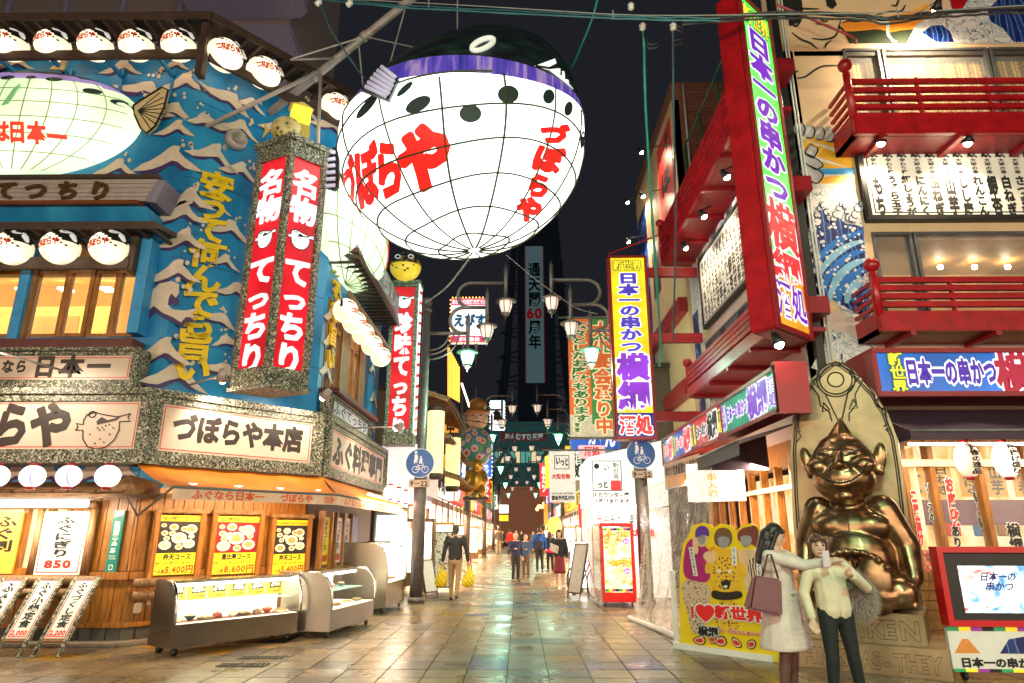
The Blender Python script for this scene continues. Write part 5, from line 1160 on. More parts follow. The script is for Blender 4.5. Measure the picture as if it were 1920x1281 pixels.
m = M(); m.rect(RF,ls0 - .2,6.9,L0,L1,-1.8); m.quad(RF.w(ls0 - .2,-1.8,L1),RF.w(6.9,-1.8,L1),RF.w(6.9,-.3,L1 + .01),RF.w(ls0 - .2,-.3,L1 + .01)); m.build('room',ramp_mat('brown_room','noise',[(.3,(.18,.09,.02)),(.7,(.45,.25,.08))],.6,(.4,.4,1.5),2.4,1,e=.2),rr)
m = M(); [m.tube([RF.w(*((lambda q: (q[0],-1.2,q[1]))(RF.hit(u,v,-1.2)))),RF.w(*((lambda q: (q[0],-1.15,q[1]))(RF.hit(u + 3,v,-1.2))))],.04,6) for u,v in ((1735,453),(1760,502),(1824,502),(1886,502))]
m.build('ceiling_lamp',bulbm,rr)
for i,(a,b) in enumerate(((ls0,RF.hit(1722,520)[0]),(RF.hit(1722,520)[0] + .03,3.9))):
    m = M(); ring(m,RF,a,b,L0,L1,-.1,.03,.05); f_ = m.build('window',dgr,rr); m = M(); m.rect(RF,a + .05,b - .05,L0 + .05,L1 - .05,-.05); m.build('pane',glass,f_)
# --- balconies
def balcony(label,fr,s0,s1,z0,z1,n,endpost=True,mirror=False):
    p = T('red_balcony',label,'balcony',fr.w((s0 + s1) / 2,0,z0),'red lacquered balconies'); h = z1 - z0
    m = M(); m.box(fr,s0,s1,n - .1,n,z0,z0 + h * .36); m.build('fascia',red,p,bev=.012)
    m = M(); m.box(fr,s0,s1,0,n - .1,z0 + .0,z0 + .06); m.build('deck',dred,p)
    for k in range(4):
        zz = z0 + h * (.44 + .15 * k); m = M(); m.box(fr,s0 + .02,s1,n - .085,n - .015,zz,zz + .085); m.build('rail',red,p,bev=.006)
        for e_ in ((s0,) if not mirror else (s1 - .05,)): m = M(); m.box(fr,e_,e_ + .05,.02,n - .1,zz,zz + .05); m.build('end_rail',red,p)
    x = s0 + 1.1
    while x < s1: m = M(); m.box(fr,x,x + .03,n - .085,n - .018,z0 + h * .3,z1 - .01); m.build('baluster',red,p); x += 1.1
    e_ = s0 if not mirror else s1
    m = M(); c = fr.w(e_ + (.03 if not mirror else -.03),n - .05,z0 + h * .3); m.lathe(c,[(.06,0),(.06,h * .78),(.04,h * .8),(.045,h * .83)],12); m.ell(c + Vector((0,0,h * .93)),.11,16,12); m.build('knob_post',red,p)
    m = M(); m.box(fr,e_ - (0 if not mirror else .06),e_ + (.06 if not mirror else 0),0,n - .1,z0,z0 + h * .36); m.build('end_fascia',red,p)
    for k in range(int((s1 - s0) / 1.2)): m = M(); m.box(fr,s0 + .4 + k * 1.2,s0 + .48 + k * 1.2,0,n,z0 - .07,z0); m.build('joist',dred,p)
    return p
bu0 = RF.hit(1590,145,.7); bu1 = RF.hit(1610,250,.7); balcony('red balcony high on the front wall, just below the reed-blind windows',RF,bu0[0] - .02,6,bu1[1],bu0[1] + .02,.7)
bl0 = RF.hit(1640,520,.7); bl1 = RF.hit(1660,620,.7); balcony('red balcony low on the front wall, right above the blue lit sign',RF,bl0[0] - .02,6,bl1[1],bl0[1] + .02,.7)
balcony('red balcony on the street side, the upper one beside the tall green sign',RS,.3,6.9,8.2,9.2,.8)
balcony('red balcony on the street side, the lower one above the long sign board',RS,2.0,7.0,4.35,5.0,.8)
# street side mural pieces
def paintS(pts,col,n,thick=.004): return paint(RS,pts,col,n,thick=thick)
raym = [mat('crimson_ray_paint',(.5,.02,.02),.5),mat('cream_ray_paint',(.7,.55,.35),.5),mat('orange_glow_paint',(.7,.3,.03),.5)]
paintS([(1300,340),(1300,420),(1372,200),(1372,150)],raym[1],.012); paintS([(1326,340),(1350,330),(1372,260),(1372,200),(1340,260)],raym[0],.016); paintS([(1326,300),(1372,170),(1372,210),(1330,330)],wavem,.018)
m = M(); m.box(RS,.05,.95,0,.012,3.6,8.1); m.build('mural_painting',foam,rr); m = M(); m.box(RS,.1,.6,.012,.018,4.2,6.9); m.build('mural_painting',wavem,rr)
m = M(); m.box(RS,.02,1.6,0,.01,8.9,9.35); m.build('mural_painting',foam,rr); m = M(); m.box(RS,.95,1.5,.0,.014,6.0,7.6); m.build('mural_painting',ramp_mat('yellow_green_streak_paint','wave',[(.3,(.6,.55,.3)),(.5,(.5,.3,.03)),(.7,(.6,.6,.5))],.5,(1,1,.2),3,4),rr)
m = M(); m.rect(RS,sw0,sw1,4.5,5.9,-.25); m.rect(RS,sw0,sw1,8.0,9.0,-.25); m.build('dim_interior',mat('dim_interior',(.2,.15,.1),.5,e=.3,ec=(.6,.7,1),var=0,evar=.8,esc=1.2),rr)
for z0,z1 in ((4.5,5.9),(8.0,9.0)):
    for k in range(4):
        a = sw0 + k * 1.2; m = M(); ring(m,RS,a,a + 1.2,z0,z1,-.1,.02,.05); f_ = m.build('window',dgr,rr); m = M(); m.rect(RS,a + .05,a + 1.15,z0 + .05,z1 - .05,-.05); m.build('pane',glass,f_)
# --- menu boards with rows of black characters
def menu_board(label,fr,s0,s1,z0,z1,n,cols,first):
    p = T('menu_board',label,'menu board',fr.w((s0 + s1) / 2,0,z0)); m = M(); ring(m,fr,s0,s1,z0,z1,0,n + .03,.08); m.build('frame',black,p,bev=.01)
    m = M(); m.box(fr,s0 + .08,s1 - .08,0,n,z0 + .08,z1 - .08); m.build('panel',white,p); m = M(); ring(m,fr,s0 + .13,s1 - .13,z0 + .13,z1 - .13,n,n + .003,.02); m.build('inner_line',ink,p)
    a0_,a1_ = s0 + .2,s1 - .2; w_ = .17 if fr is RF else (a1_ - a0_) / len(cols); h = z1 - z0 - .32; zt = z1 - .16
    for i,c in enumerate(cols):
        a = a0_ + (i + (.0)) * (w_ if fr is RF else w_); b = a + w_ * .92
        m = M(); m.text(fr,'前頭',a,b,zt - h * .24,zt,n + .004,.06,vert=True); m.text(fr,first[i % len(first)],a + w_ * .15,b - w_ * .15,zt - h * .45,zt - h * .25,n + .004,.035,vert=True); m.text(fr,c,a,b,zt - h,zt - h * .47,n + .004,.05,vert=True); m.build('lettering',ink,p)
    return p
cols = ['もち','うずら玉子','紅しょうが','にんにく','玉ねぎ','山芋','しし唐','れんこん','銀杏','白ねぎ','さつま芋','かぼちゃ','なすび']
kb0 = RF.hit(1600,250,.1); kb1 = RF.hit(1630,414,.1)
bd = menu_board('large white menu board with black-framed columns of brush characters between the front balconies',RF,kb0[0],4.6,kb1[1],kb0[1],.1,[],[])
for i,u in enumerate((1627,1655,1681,1707,1733,1760,1785,1812,1838,1864,1890,1916)):
    n = .104; uu = RF.hit(u,262,n)[0]; h0,h1 = RF.hit(u,262,n)[1],RF.hit(u,405,n)[1]; h = h0 - h1; w_ = .16; m = M(); a = uu + .0; a -= w_ / 2 - .03
    m.text(RF,'前頭',a,a + w_,h0 - h * .24,h0,n,.06,vert=True); m.text(RF,'変わり種' if i < 3 else '大地の幸',a + .03,a + w_ - .03,h0 - h * .46,h0 - h * .25,n,.035,vert=True); m.text(RF,cols[i],a,a + w_,h1,h0 - h * .48,n,.055,vert=True); m.build('lettering',ink,bd)
menu_board('brightly lit white menu board on the street side between the red balconies',RS,1.3,6.0,6.15,7.9,.1,cols + cols[:5],['大地の幸','海の幸'])
# --- tall green sign
GB,GR,GL = (3.38,8.25),(4.12,8.9),(3.13,8.5); GBK = (GR[0] + GL[0] - GB[0],GR[1] + GL[1] - GB[1]); g0,g1 = 4.1,9.6
gs = T('tall_green_sign','towering glowing green sign in a red lacquered box on the building corner','sign',(3.7,8.6,g0)); GF,gw_ = fr2(GB,GR); GS_,gsw = fr2(GL,GB)
m = M(); V = [Vector((*q,g0)) for q in (GL,GB,GR,GBK)]; m.hexa([*V,*[v + Vector((0,0,g1 - g0)) for v in V]]); m.build('box',red,gs,bev=.02)
grn = mat('backlit_green_panel',(.1,.6,.05),.3,e=3.2,ec=(.05,.62,.05),var=0,evar=.35,esc=1.2)
m = M(); ring(m,GF,0,gw_,g0,g1,0,.05,.07); m.build('front_frame',dred,gs,bev=.006)
m = M(); m.rect(GF,.07,gw_ - .07,g0 + .85,g1 - .07,.02); m.build('green_panel',grn,gs); m = M(); m.rect(GF,.07,gw_ - .07,g0 + .07,g0 + .85,.02); m.build('orange_panel',mat('backlit_orange_panel',(.8,.4,.02),.3,e=.95,ec=(1,.42,.03),var=0,evar=.35),gs)
purp = mat('backlit_purple_letter',(.2,.02,.5),.4,e=.7,ec=(.26,.03,.75),var=0,evar=.1); yl = mat('backlit_yellow_letter',(.9,.8,.05),.4,e=1,ec=(1,.85,.05),var=0); dbl = mat('deep_blue_outline',(.01,.02,.25),.4); rl = mat('backlit_red_letter',(.8,.03,.03),.4,e=.85,ec=(.95,.04,.05),var=0,evar=.25,esc=3)
def outlined(p,fr,items,n,inner,outer,b0=.035,b1=.10):
    m = M()
    for t in items: m.text(fr,t[0],*t[1:5],n,b1,vert=t[5] if len(t) > 5 else False)
    m.build('lettering_outline',outer,p); m = M()
    for t in items: m.text(fr,t[0],*t[1:5],n + .005,b0,vert=t[5] if len(t) > 5 else False)
    m.build('lettering',inner,p)
a,b = .13,gw_ - .13; hh = g1 - g0
outlined(gs,GF,[('新世界',a - .02,b + .02,g1 - .5,g1 - .14)],.026,yl,dbl)
gz_ = lambda v,u=1445: GF.hit(u,v,.03)[1]
zt = g1 - .52; z5 = gz_(368); z6 = gz_(470,1468); z7 = g0 + .86; outlined(gs,GF,[('日本一の串かつ',a + .02,b - .02,z5,zt,True)],.026,purp,wl,.05,.11)
outlined(gs,GF,[('横',a - .06,b + .06,z6,z5),('綱',a - .06,b + .06,z7 - .1,z6)],.026,rl,wl,.035,.085)
outlined(gs,GF,[('酒処',a - .04,b + .04,g0 + .2,g0 + .75)],.026,purp,wl,.025,.08)
for z in (4.6,6.6,8.8): m = M(); m.box(RF,-.30,.06,.0,.5,z,z + .26); m.build('bracket',dred,gs,bev=.01)
# --- lit box signs
bs_ = T('blue_lit_sign','wide blue backlit sign with purple and red characters on the front wall','sign',RF.w(2.5,.3,3.4)); z0,z1 = RF.hit(1655,743,.75)[1],RF.hit(1648,652,.75)[1]; s0 = RF.hit(1640,700,.75)[0]
m = M(); ring(m,RF,s0,6,z0,z1,0,.75,.07); m.box(RF,s0 + .05,6,0,.6,z0 + .05,z1 - .05); m.build('box',dred,bs_,bev=.01)
m = M(); m.rect(RF,s0 + .07,6,z0 + .07,z1 - .07,.7); m.build('panel',mat('backlit_blue_panel',(.0,.15,.6),.3,e=.8,ec=(.005,.22,.85),var=0,evar=.5,esc=.9),bs_)
A = lambda u,v=690: RF.hit(u,v,.72)[0]; ZZ = lambda v,u=1750: RF.hit(u,v,.72)[1]
outlined(bs_,RF,[('新世界',A(1668),A(1697),ZZ(738),ZZ(660),True)],.71,yl,mat('dark_green_outline',(.0,.12,.05),.4))
outlined(bs_,RF,[('日本一の串かつ',A(1697),A(1868),ZZ(722),ZZ(672))],.71,mat('backlit_indigo_letter',(.1,.03,.5),.4,e=.6,ec=(.10,.03,.6),var=0),wl,.05,.14)
outlined(bs_,RF,[('横綱',A(1866),A(2000),ZZ(738),ZZ(660))],.71,mat('backlit_crimson_letter',(.5,.01,.05),.4,e=.7,ec=(.6,.01,.06),var=0),wl,.045,.10)
LSX = F((3.45,15.9),-90); z0,z1 = 3.1,3.62
ls_ = T('long_side_sign','long multicoloured lit sign board under the lower street-side balcony','sign',(3.6,12,3.1)); m = M(); ring(m,LSX,0,7.35,z0 - .06,z1 + .06,-.25,.03,.06); m.box(LSX,.05,7.30,-.25,-.05,z0,z1); m.build('box',dred,ls_)
m = M(); m.box(LSX,7.25,7.36,-.40,.03,z0 - .08,z1 + .1); m.build('end_box',dred,ls_)
for i,(a,b,col,nm) in enumerate(((.06,1.2,(.01,.08,.4),'blue'),(1.2,2.9,(.02,.1,.45),'navy'),(2.9,4.8,(.6,.02,.02),'scarlet'),(4.8,7.28,(.0,.38,.22),'teal'))):
    m = M(); m.rect(LSX,a,b,z0,z1,0); m.build('panel',mat('backlit_%s_strip' % nm,col,.3,e=.7,ec=col,var=0,evar=.3),ls_)
    w_ = b - a; outlined(ls_,LSX,[('日本一の串かつ',a + w_ * .12,a + w_ * .52,z0 + .15,z1 - .12),('横綱',a + w_ * .53,a + w_ * .87,z0 + .02,z1 - .02)],.006,(rl,rl,ink,purp)[i],wl,.05,.13)
    outlined(ls_,LSX,[('新世界',a + .03,a + w_ * .1,z0 + .05,z1 - .05,True),('酒処',a + w_ * .88,b - .03,z0 + .05,z1 - .05,True)],.006,yl if i != 3 else purp,dbl if i != 3 else wl)
# brick building further on with mural
bb = T('brick_building','taller brown brick building with painted street face behind the mural restaurant','building',(7,20,0)); BF = F((4.45,16.3),0); BS = F((4.45,22.3),-90)
brk = bpy.data.materials.new('brown_brick'); brk.use_nodes = True; n_ = brk.node_tree.nodes; tx = n_.new('ShaderNodeTexBrick'); tx.inputs['Scale'].default_value = 1; tx.inputs['Color1'].default_value = (.2,.08,.05,1); tx.inputs['Color2'].default_value = (.28,.12,.07,1); tx.inputs['Mortar'].default_value = (.08,.04,.03,1); tx.inputs['Brick Width'].default_value = .35; tx.inputs['Row Height'].default_value = .12; tx.inputs['Mortar Size'].default_value = .008
tc_ = n_.new('ShaderNodeTexCoord'); cb = n_.new('ShaderNodeCombineXYZ'); sp_ = n_.new('ShaderNodeSeparateXYZ'); lk = brk.node_tree.links; lk.new(tc_.outputs['Object'],sp_.inputs[0]); lk.new(sp_.outputs[0],cb.inputs[0]); lk.new(sp_.outputs[2],cb.inputs[1]); lk.new(cb.outputs[0],tx.inputs[0]); lk.new(tx.outputs[0],n_['Principled BSDF'].inputs['Base Color'])
m = M(); m.box(BF,0,8,-6,0,9.6,14.2); m.build('wall',brk,bb); m = M(); m.box(BS,0,6,-.2,.02,3.2,13.6); m.build('mural_wall',beige,bb); m = M(); m.box(BF,0,8,-6,-.1,3.2,9.6); m.build('lower_wall',pinkw,bb)
m = M(); m.box(BS,3.9,5.7,.02,.04,9.3,13.2); m.build('red_painting',raym[0],bb); m = M(); m.text(BS,'づぼらや',4.2,5.4,9.5,13,.045,.06,vert=True); m.build('lettering',ink,bb)
m = M(); m.box(BS,0,1.6,.02,.03,6,12.6); m.build('mural_painting',wavem,bb); m = M(); m.box(BS,2.2,3.2,.02,.035,8.8,10.4); m.build('side_window',dgr,bb)
lines(BS,[[(1258,400),(1268,430),(1262,470),(1272,500)],[(1250,300),(1262,330),(1255,360)]],.03,.03,par=bb)
m = M(); m.tube([BF.w(.35,.05,9.6),BF.w(.35,.05,14.1)],.03,6); m.build('drain_pipe',white,bb)
m = M(); m.box(BS,0,6,.0,.25,7.1,7.5); m.box(BS,0,6,0,.25,4.9,5.3); m.build('red_band',dred,bb)
# --- clamp lamps
def clamp(label,c,tgt,pw,base=None,spot=125,col=(1,.80,.52)):
    p = T('clamp_lamp',label,'lamp',c,'clip-on floodlamps on the mural walls'); c = Vector(c); d = (Vector(tgt) - c).normalized(); m = M(); m.tube([c - d * .12,c - d * .03,c + d * .05],[.035,.06,.10],12); m.build('lamp_housing',black,p); m = M(); m.ell(c + d * .05,.062,12,8); m.build('bulb',bulbm,p)
    if base is not None: m = M(); m.tube([c - d * .1,base],.014,5); m.build('arm',black,p)
    if pw: light('SPOT',c + d * .14,pw,col,.05,tgt,spot,parent=p)
for i,(u,v) in enumerate(((1652,262),(1815,262))): s,z = RF.hit(u,v,.55); clamp('floodlamp glaring over the big white menu board, %s one' % ('left','right')[i],RF.w(s,.55,z),RF.w(s,.1,z - 1.1),60,RF.w(s,.1,z + .25))
s,z = RF.hit(1757,12,.8); clamp('very bright floodlamp at the top of the front mural, cut by the picture edge',RF.w(s,.8,z),RF.w(s,0,z - .7),150,RF.w(s,0,z + .4),150)
s,z = RF.hit(1500,20,1.2)
for i,(sv,zv) in enumerate(((5.7,9.3),(4.0,9.3),(2.1,9.3))): clamp('floodlamp on the white parapet washing the street-side mural, %s from the camera' % ORD[i],RS.w(sv,.55,zv),RS.w(sv,.0,zv - 1.2),45,RS.w(sv,.1,zv + .2))
for i,(sv,zv) in enumerate(((5.2,8.0),(3.6,8.0),(2.0,8.0))): clamp('floodlamp under the upper street-side balcony, %s from the camera' % ORD[i],RS.w(sv,.6,zv),RS.w(sv,.0,zv - 1.0),55,RS.w(sv,.4,zv + .2))
for i,(sv,zv) in enumerate(((4.6,12.8),(1.8,12.6),(4.4,11.4),(1.6,11.2))): clamp('distant floodlamp on the brick building mural, %s of four' % ORD[i],BS.w(sv,.7,zv),BS.w(sv,0,zv - 1),55,BS.w(sv,0,zv + .2))
clamp('black floodlamp hanging under the tall green sign',(3.42,8.35,3.95),(3.9,8.0,2.2),0)
# --- awnings and ground floor
pcv = mat('plum_canvas',(.055,.028,.05),.6,var=.15,bump=.1)
def awning(label,fr,s0,s1,zt,zf,n,va=.22):
    p = T('plum_awning',label,'awning',fr.w((s0 + s1) / 2,0,zf),'plum canvas awnings'); m = M(); k = max(3,int((s1 - s0) / .25))
    for i in range(k):
        a,b = s0 + (s1 - s0) * i / k,s0 + (s1 - s0) * (i + 1) / k; sg_ = lambda x: .03 * math.sin(x * 5)
        m.quad(fr.w(a,n,zf + sg_(a)),fr.w(b,n,zf + sg_(b)),fr.w(b,0,zt),fr.w(a,0,zt)); m.quad(fr.w(a,n + .01,zf - va),fr.w(b,n + .01,zf - va),fr.w(b,n,zf + sg_(b)),fr.w(a,n,zf + sg_(a)))
    m.build('canopy',pcv,p); m = M(); m.quad(fr.w(s0,n,zf),fr.w(s0,0,zt),fr.w(s0,0,zf - .05)); m.quad(fr.w(s0,n,zf),fr.w(s0,0,zf - .05),fr.w(s0,.0,zf - va),fr.w(s0,n,zf - va)); m.build('side_flap',pcv,p); m = M(); m.tube([fr.w(s0,n,zf),fr.w(s1,n,zf)],.018,6); m.build('front_bar',gmetal,p)
awning('plum canvas awning over the front windows, right of the bronze statue',RF,.55,6,3.25,2.78,1.1,.12)
awning('plum canvas awning on the street side, left of the bronze statue',F((4.2,11.2),-90),0.0,2.2,3.1,2.72,1.2,.2)
m = M(); wall(m,RF,.0,7,0,3.0,-.25,0,[(.35,6.8,1.05,2.75)]); wall(m,RS,0,RL,0,3.0,-.25,0,[(.3,RL - .2,.9,2.6)]); m.build('lower_wall',wood2,rr)
z = .0; k = 0
while z < 1.0: m = M(); m.box(RF,.0,4.0,.0,.02,z + .005,z + .118); m.build('plank',wood2,rr,bev=.004); z += .125
inw = ramp_mat('bright_shop_interior','noise',[(.3,(.5,.22,.05)),(.45,(.85,.55,.2)),(.6,(.9,.8,.55)),(.75,(.6,.35,.12))],.5,(1,1,.6),2.2,.6,e=.95)
m = M(); m.rect(RF,0,7,.9,3.0,-1.4); m.rect(RS,0,RL,.8,2.7,-1.2); m.build('interior',inw,rr)
for i in range(7):
    a = .75 + i * .42; m = M(); m.box(RF,a,a + .3,-1.0,-.98,2.05,2.6); m.build('hanging_menu',mat('amber_menu_paper',(.75,.42,.05),.5,e=.35,ec=(.9,.45,.05),var=.05),rr); m = M(); m.text(RF,('なす','しし唐','うずら','白ねぎ','にんにく','山芋','海老')[i],a + .05,a + .25,2.08,2.55,-.975,.03,vert=True); m.build('lettering',ink,rr)
rq = random.Random(9)
for i in range(16):
    a = .5 + (i % 8) * .45 + rq.uniform(-.05,.05); z = 1.1 + (i // 8) * .36; h = rq.uniform(.16,.3); m = M(); m.box(RF,a,a + rq.uniform(.12,.34),-.75 - .1 * (i % 2),-.7 - .1 * (i % 2),z,z + h); m.build('counter_item',(mat('steel_pot',(.3,.3,.3),.3,.8),inkred,mat('blue_box',(.03,.15,.4),.5),wood2,mat('amber_menu_paper',(.75,.42,.05),.5))[i % 5],rr,bev=.01)
m = M(); m.box(RF,.4,4.5,-1.0,-.6,1.0,1.1); m.build('counter',wood,rr)
m = M(); m.box(RF,1.0,6,-.9,-.88,1.62,2.0); m.build('violet_banner',mat('violet_banner',(.14,.03,.10),.5),rr)
for i,u in enumerate((1700,1752,1843,1935)):
    a = RF.hit(u,950)[0]; m = M(); m.box(RF,a,a + .09,-.12,.04,1.0,2.8); m.build('window_post',wood2,rr,bev=.008)
m = M(); m.box(RF,.35,6.8,-.1,.06,2.42,2.52); m.build('transom',mat('pale_transom',(.6,.5,.35),.4),rr); m = M(); m.rect(RF,.35,6.8,1.05,2.42,-.06); m.build('pane',glass,rr)
tt = T('window_lettering','red and black brush lettering with white edges stuck on the front windows','lettering',RF.w(1.5,0,1.2))
q = lambda u0,v0,u1,v1: (RF.hit(u0,v0,.05)[0],RF.hit(u1,v1,.05)[0],RF.hit(u1,v1,.05)[1],RF.hit(u0,v0,.05)[1])
bkp = mat('window_letter_black',(.02,.015,.012),.4); rdp = mat('window_letter_red',(.75,.02,.02),.4)
outlined(tt,RF,[('ソースの',*q(1730,905,1754,980),True)],.06,bkp,white,.05,.11); outlined(tt,RF,[('二度漬け',*q(1705,918,1733,1024),True)],.06,rdp,white,.07,.15)
outlined(tt,RF,[('お座敷',*q(1768,894,1800,985),True)],.06,rdp,white,.07,.15); outlined(tt,RF,[('あり',*q(1780,985,1805,1028),True)],.06,bkp,white,.05,.11); outlined(tt,RF,[('2階・3階',*q(1820,910,1842,990),True)],.06,bkp,white,.05,.11)
outlined(tt,RF,[('横綱',*q(1884,980,1922,1036),True)],.05,bkp,white,.03,.08)
for i,(u,tx_) in enumerate(((1814,'自慢の逸品'),(1886,'串揚げ盛り'))):
    s,z = RF.hit(u,862,.55); wlan = mat('white_lantern_paper',(.8,.68,.55),.6,e=.62 + .0,ec=(1,.74,.5),var=0) if i == 0 else mat('bright_lantern_paper',(.85,.8,.7),.6,e=1.6,ec=(1,.88,.68),var=0)
    p = paper_lantern('tall white paper lantern with black characters under the front awning, %s' % ('the dimmer left one' if i == 0 else 'the brighter right one'),RF.w(s,.55,z - .24),'tall paper lanterns under the awning',.155,.48,wlan,'tall_paper_lantern')
    m = M(); c = RF.w(s,.55,z); m.text(RF,tx_,s - .07 + .02,s + .07 + .02,z - .2,z + .2,.0,.04,vert=True,fn=lambda a,zz: RF.w(a,.55 + math.sqrt(max(.0001,.16 ** 2 - (a - s) ** 2)) * math.sqrt(max(.3,1 - ((zz - z) / .27) ** 2)) + .006,zz)); m.build('lettering',ink,p)
# photos strip and street-side lattice
m = M(); m.box(RF,RF.hit(1718,1035)[0],RF.hit(1762,1035)[0],0,.02,1.0,1.28); m.build('photo_strip',ramp_mat('small_photo_print','vor',[(.1,(.1,.08,.08)),(.3,(.6,.4,.3)),(.5,(.7,.05,.03)),(.7,(.1,.1,.1))],.4,sc=14),rr)
for k in range(9): m = M(); m.box(RS,.4 + k * .68,.48 + k * .68,-.08,.05,.9,2.62); m.build('window_post',wood2,rr)
m = M(); m.box(RS,.2,RL,-.05,.08,2.2,2.28); m.build('transom',mat('pale_transom'),rr); m = M(); m.box(RS,0,RL,0,.03,0,.9); m.build('dado',wood2,rr)
s_l = T('glowing_side_lantern','large glowing paper lantern box with small brown characters by the plastic sheeting','lantern',(3.3,12.6,2.2)); FL = F((3.05,12.2),-40); m = M(); m.box(FL,0,.95,-.3,0,2.05,2.72); m.build('body',mat('glowing_lantern_side',(.8,.75,.65),.5,e=1.05,ec=(1,.92,.74),var=0),s_l); m = M(); m.text(FL,'一串入魂',.38,.58,2.1,2.65,.005,.02,vert=True); m.build('lettering',mat('orange_ink',(.7,.3,.03),.5,e=.9,ec=(.8,.35,.05),var=0),s_l)
light("AREA",(3.7,12.4,2.6),160,(1,.82,.6),3.0,(3.0,12.2,0),name='awning_glow',sy=.3); light('AREA',RF.w(2.2,.6,2.62),34,(1,.78,.48),3.0,RF.w(2.2,.4,0),name='awning_glow',sy=.15)
tl = T('awning_tube_light','pale tube light under the plum awning above the front windows','tube light',RF.w(2,.6,2.66)); m = M(); m.tube([RF.w(.8,.6,2.67),RF.w(3.6,.6,2.67)],.018,8); m.build('tube',tubem,tl)
# plastic sheet curtain
pls = bpy.data.materials.new('crinkled_clear_plastic'); pls.use_nodes = True; nt = pls.node_tree; p_ = nt.nodes['Principled BSDF']; p_.inputs['Base Color'].default_value = (.75,.62,.55,1); p_.inputs['Roughness'].default_value = .18; p_.inputs['Specular IOR Level'].default_value = .9
nn = nt.nodes.new('ShaderNodeTexNoise'); nn.inputs['Scale'].default_value = 4; nn.inputs['Detail'].default_value = 6; nn.inputs['Distortion'].default_value = 1.2; tcx = nt.nodes.new('ShaderNodeTexCoord'); mpx = nt.nodes.new('ShaderNodeMapping'); mpx.inputs['Scale'].default_value = (5,5,.8); nt.links.new(tcx.outputs['Object'],mpx.inputs[0]); nt.links.new(mpx.outputs[0],nn.inputs[0])
bmx = nt.nodes.new('ShaderNodeBump'); bmx.inputs['Strength'].default_value = .9; bmx.inputs['Distance'].default_value = .05; nt.links.new(nn.outputs[0],bmx.inputs['Height']); nt.links.new(bmx.outputs[0],p_.inputs['Normal']); mrx = nt.nodes.new('ShaderNodeMapRange'); mrx.inputs[1].default_value = .35; mrx.inputs[2].default_value = .7; mrx.inputs[3].default_value = .10; mrx.inputs[4].default_value = .62; nt.links.new(nn.outputs[0],mrx.inputs[0]); nt.links.new(mrx.outputs[0],p_.inputs['Alpha'])
ct = T('plastic_curtain','crinkled clear plastic sheet hung as a slanting curtain beside the shop front','plastic sheet',(2.5,11.6,0)); m = M(); top = [Vector((2.75,15.6,2.5)),Vector((3.0,10.4,2.5))]; bot = [Vector((2.08,13.0,.0)),Vector((2.42,10.2,.0))]
NX,NZ = 36,14; r_ = random.Random(8); V = []
for j in range(NZ + 1):
    for i in range(NX + 1):
        q = top[0].lerp(top[1],i / NX).lerp(bot[0].lerp(bot[1],i / NX),j / NZ); w_ = .05 * math.sin(i * 1.1 + .3 * math.sin(j)) * (.3 + j / NZ); V.append((q.x + w_ + r_.uniform(-.01,.01) + .1 * math.sin(math.pi * j / NZ),q.y,q.z))
m.add(V,[(j * (NX + 1) + i,j * (NX + 1) + i + 1,(j + 1) * (NX + 1) + i + 1,(j + 1) * (NX + 1) + i) for j in range(NZ) for i in range(NX)],True); m.build('sheet',pls,ct)
m = M(); m.tube([bot[0],bot[0] + Vector((-.1,-.2,.03)),(2.2,11.3,.04),(2.35,10.2,.03),(2.5,10.0,.03)],.05,8); m.build('gathered_hem',mat('white_plastic_hem',(.65,.6,.58),.3),ct)
m = M(); m.box(F((2.42,10.2),0),-.03,.03,-.03,.03,0,1.1); m.box(F((2.2,11.9),0),-.02,.02,-.02,.02,0,1.5); m.build('prop_post',mat('pale_post',(.5,.42,.35),.5),ct)
hb = T('hanging_price_cloth','orange and beige price cloth hanging below the far end of the long sign','cloth sign',(3.35,14,2.6)); HC = F((3.3,15.2),-84); m = M(); m.box(HC,0,2.2,-.01,0,2.45,3.02); m.build('cloth',mat('beige_cloth',(.55,.38,.28),.7),hb); m = M(); m.box(HC,.2,1.8,.001,.004,2.5,2.68); m.build('orange_band',mat('orange_cloth',(.65,.25,.05),.7),hb); m = M(); m.text(HC,'串カツ定食昼間から営業中',.1,2.1,2.72,2.95,.005,.04); m.build('lettering',inkbr,hb)

# ================================================================ STATUE
bronze = ramp_mat('polished_bronze','noise',[(.3,(.12,.065,.034)),(.5,(.25,.145,.075)),(.72,(.38,.25,.13))],.3,sc=4,bump=.08,dist=.5); bronze.node_tree.nodes['Principled BSDF'].inputs['Metallic'].default_value = .92
bronze2 = ramp_mat('satin_bronze','noise',[(.3,(.22,.15,.08)),(.6,(.36,.26,.15)),(.8,(.45,.35,.2))],.42,sc=2.5,dist=.5,bump=.05); bronze2.node_tree.nodes['Principled BSDF'].inputs['Metallic'].default_value = .6
groove = mat('groove_shade_line',(.02,.014,.01),.5)  # near-black lines laid on the bronze for the shade in creases and engraving
S = F((3.18,8.54),-32.5); st = T('bronze_statue','smiling pointed-head bronze figure seated with soles forward against a pointed arch, on a lettered plinth','statue',S.w(.8,-.5,0))
m = M(); m.box(S,0,1.64,-1.35,0,0,.3); m.build('lower_plinth',bronze2,st,bev=.012); m = M(); m.box(S,.08,1.45,-1.3,-.12,.3,.63); m.build('upper_plinth',bronze2,st,bev=.012)
m = M(); m.text(S,'THINGS-AS-THEY',.06,1.56,.03,.27,.003,.05); m.text(S,'BILLIKEN',.2,1.36,.33,.6,-.117,.05); m.build('lettering_outline',groove,st)
m = M(); m.text(S,'THINGS-AS-THEY',.06,1.56,.03,.27,.007,.022); m.text(S,'BILLIKEN',.2,1.36,.33,.6,-.113,.022); m.build('lettering',bronze2,st)
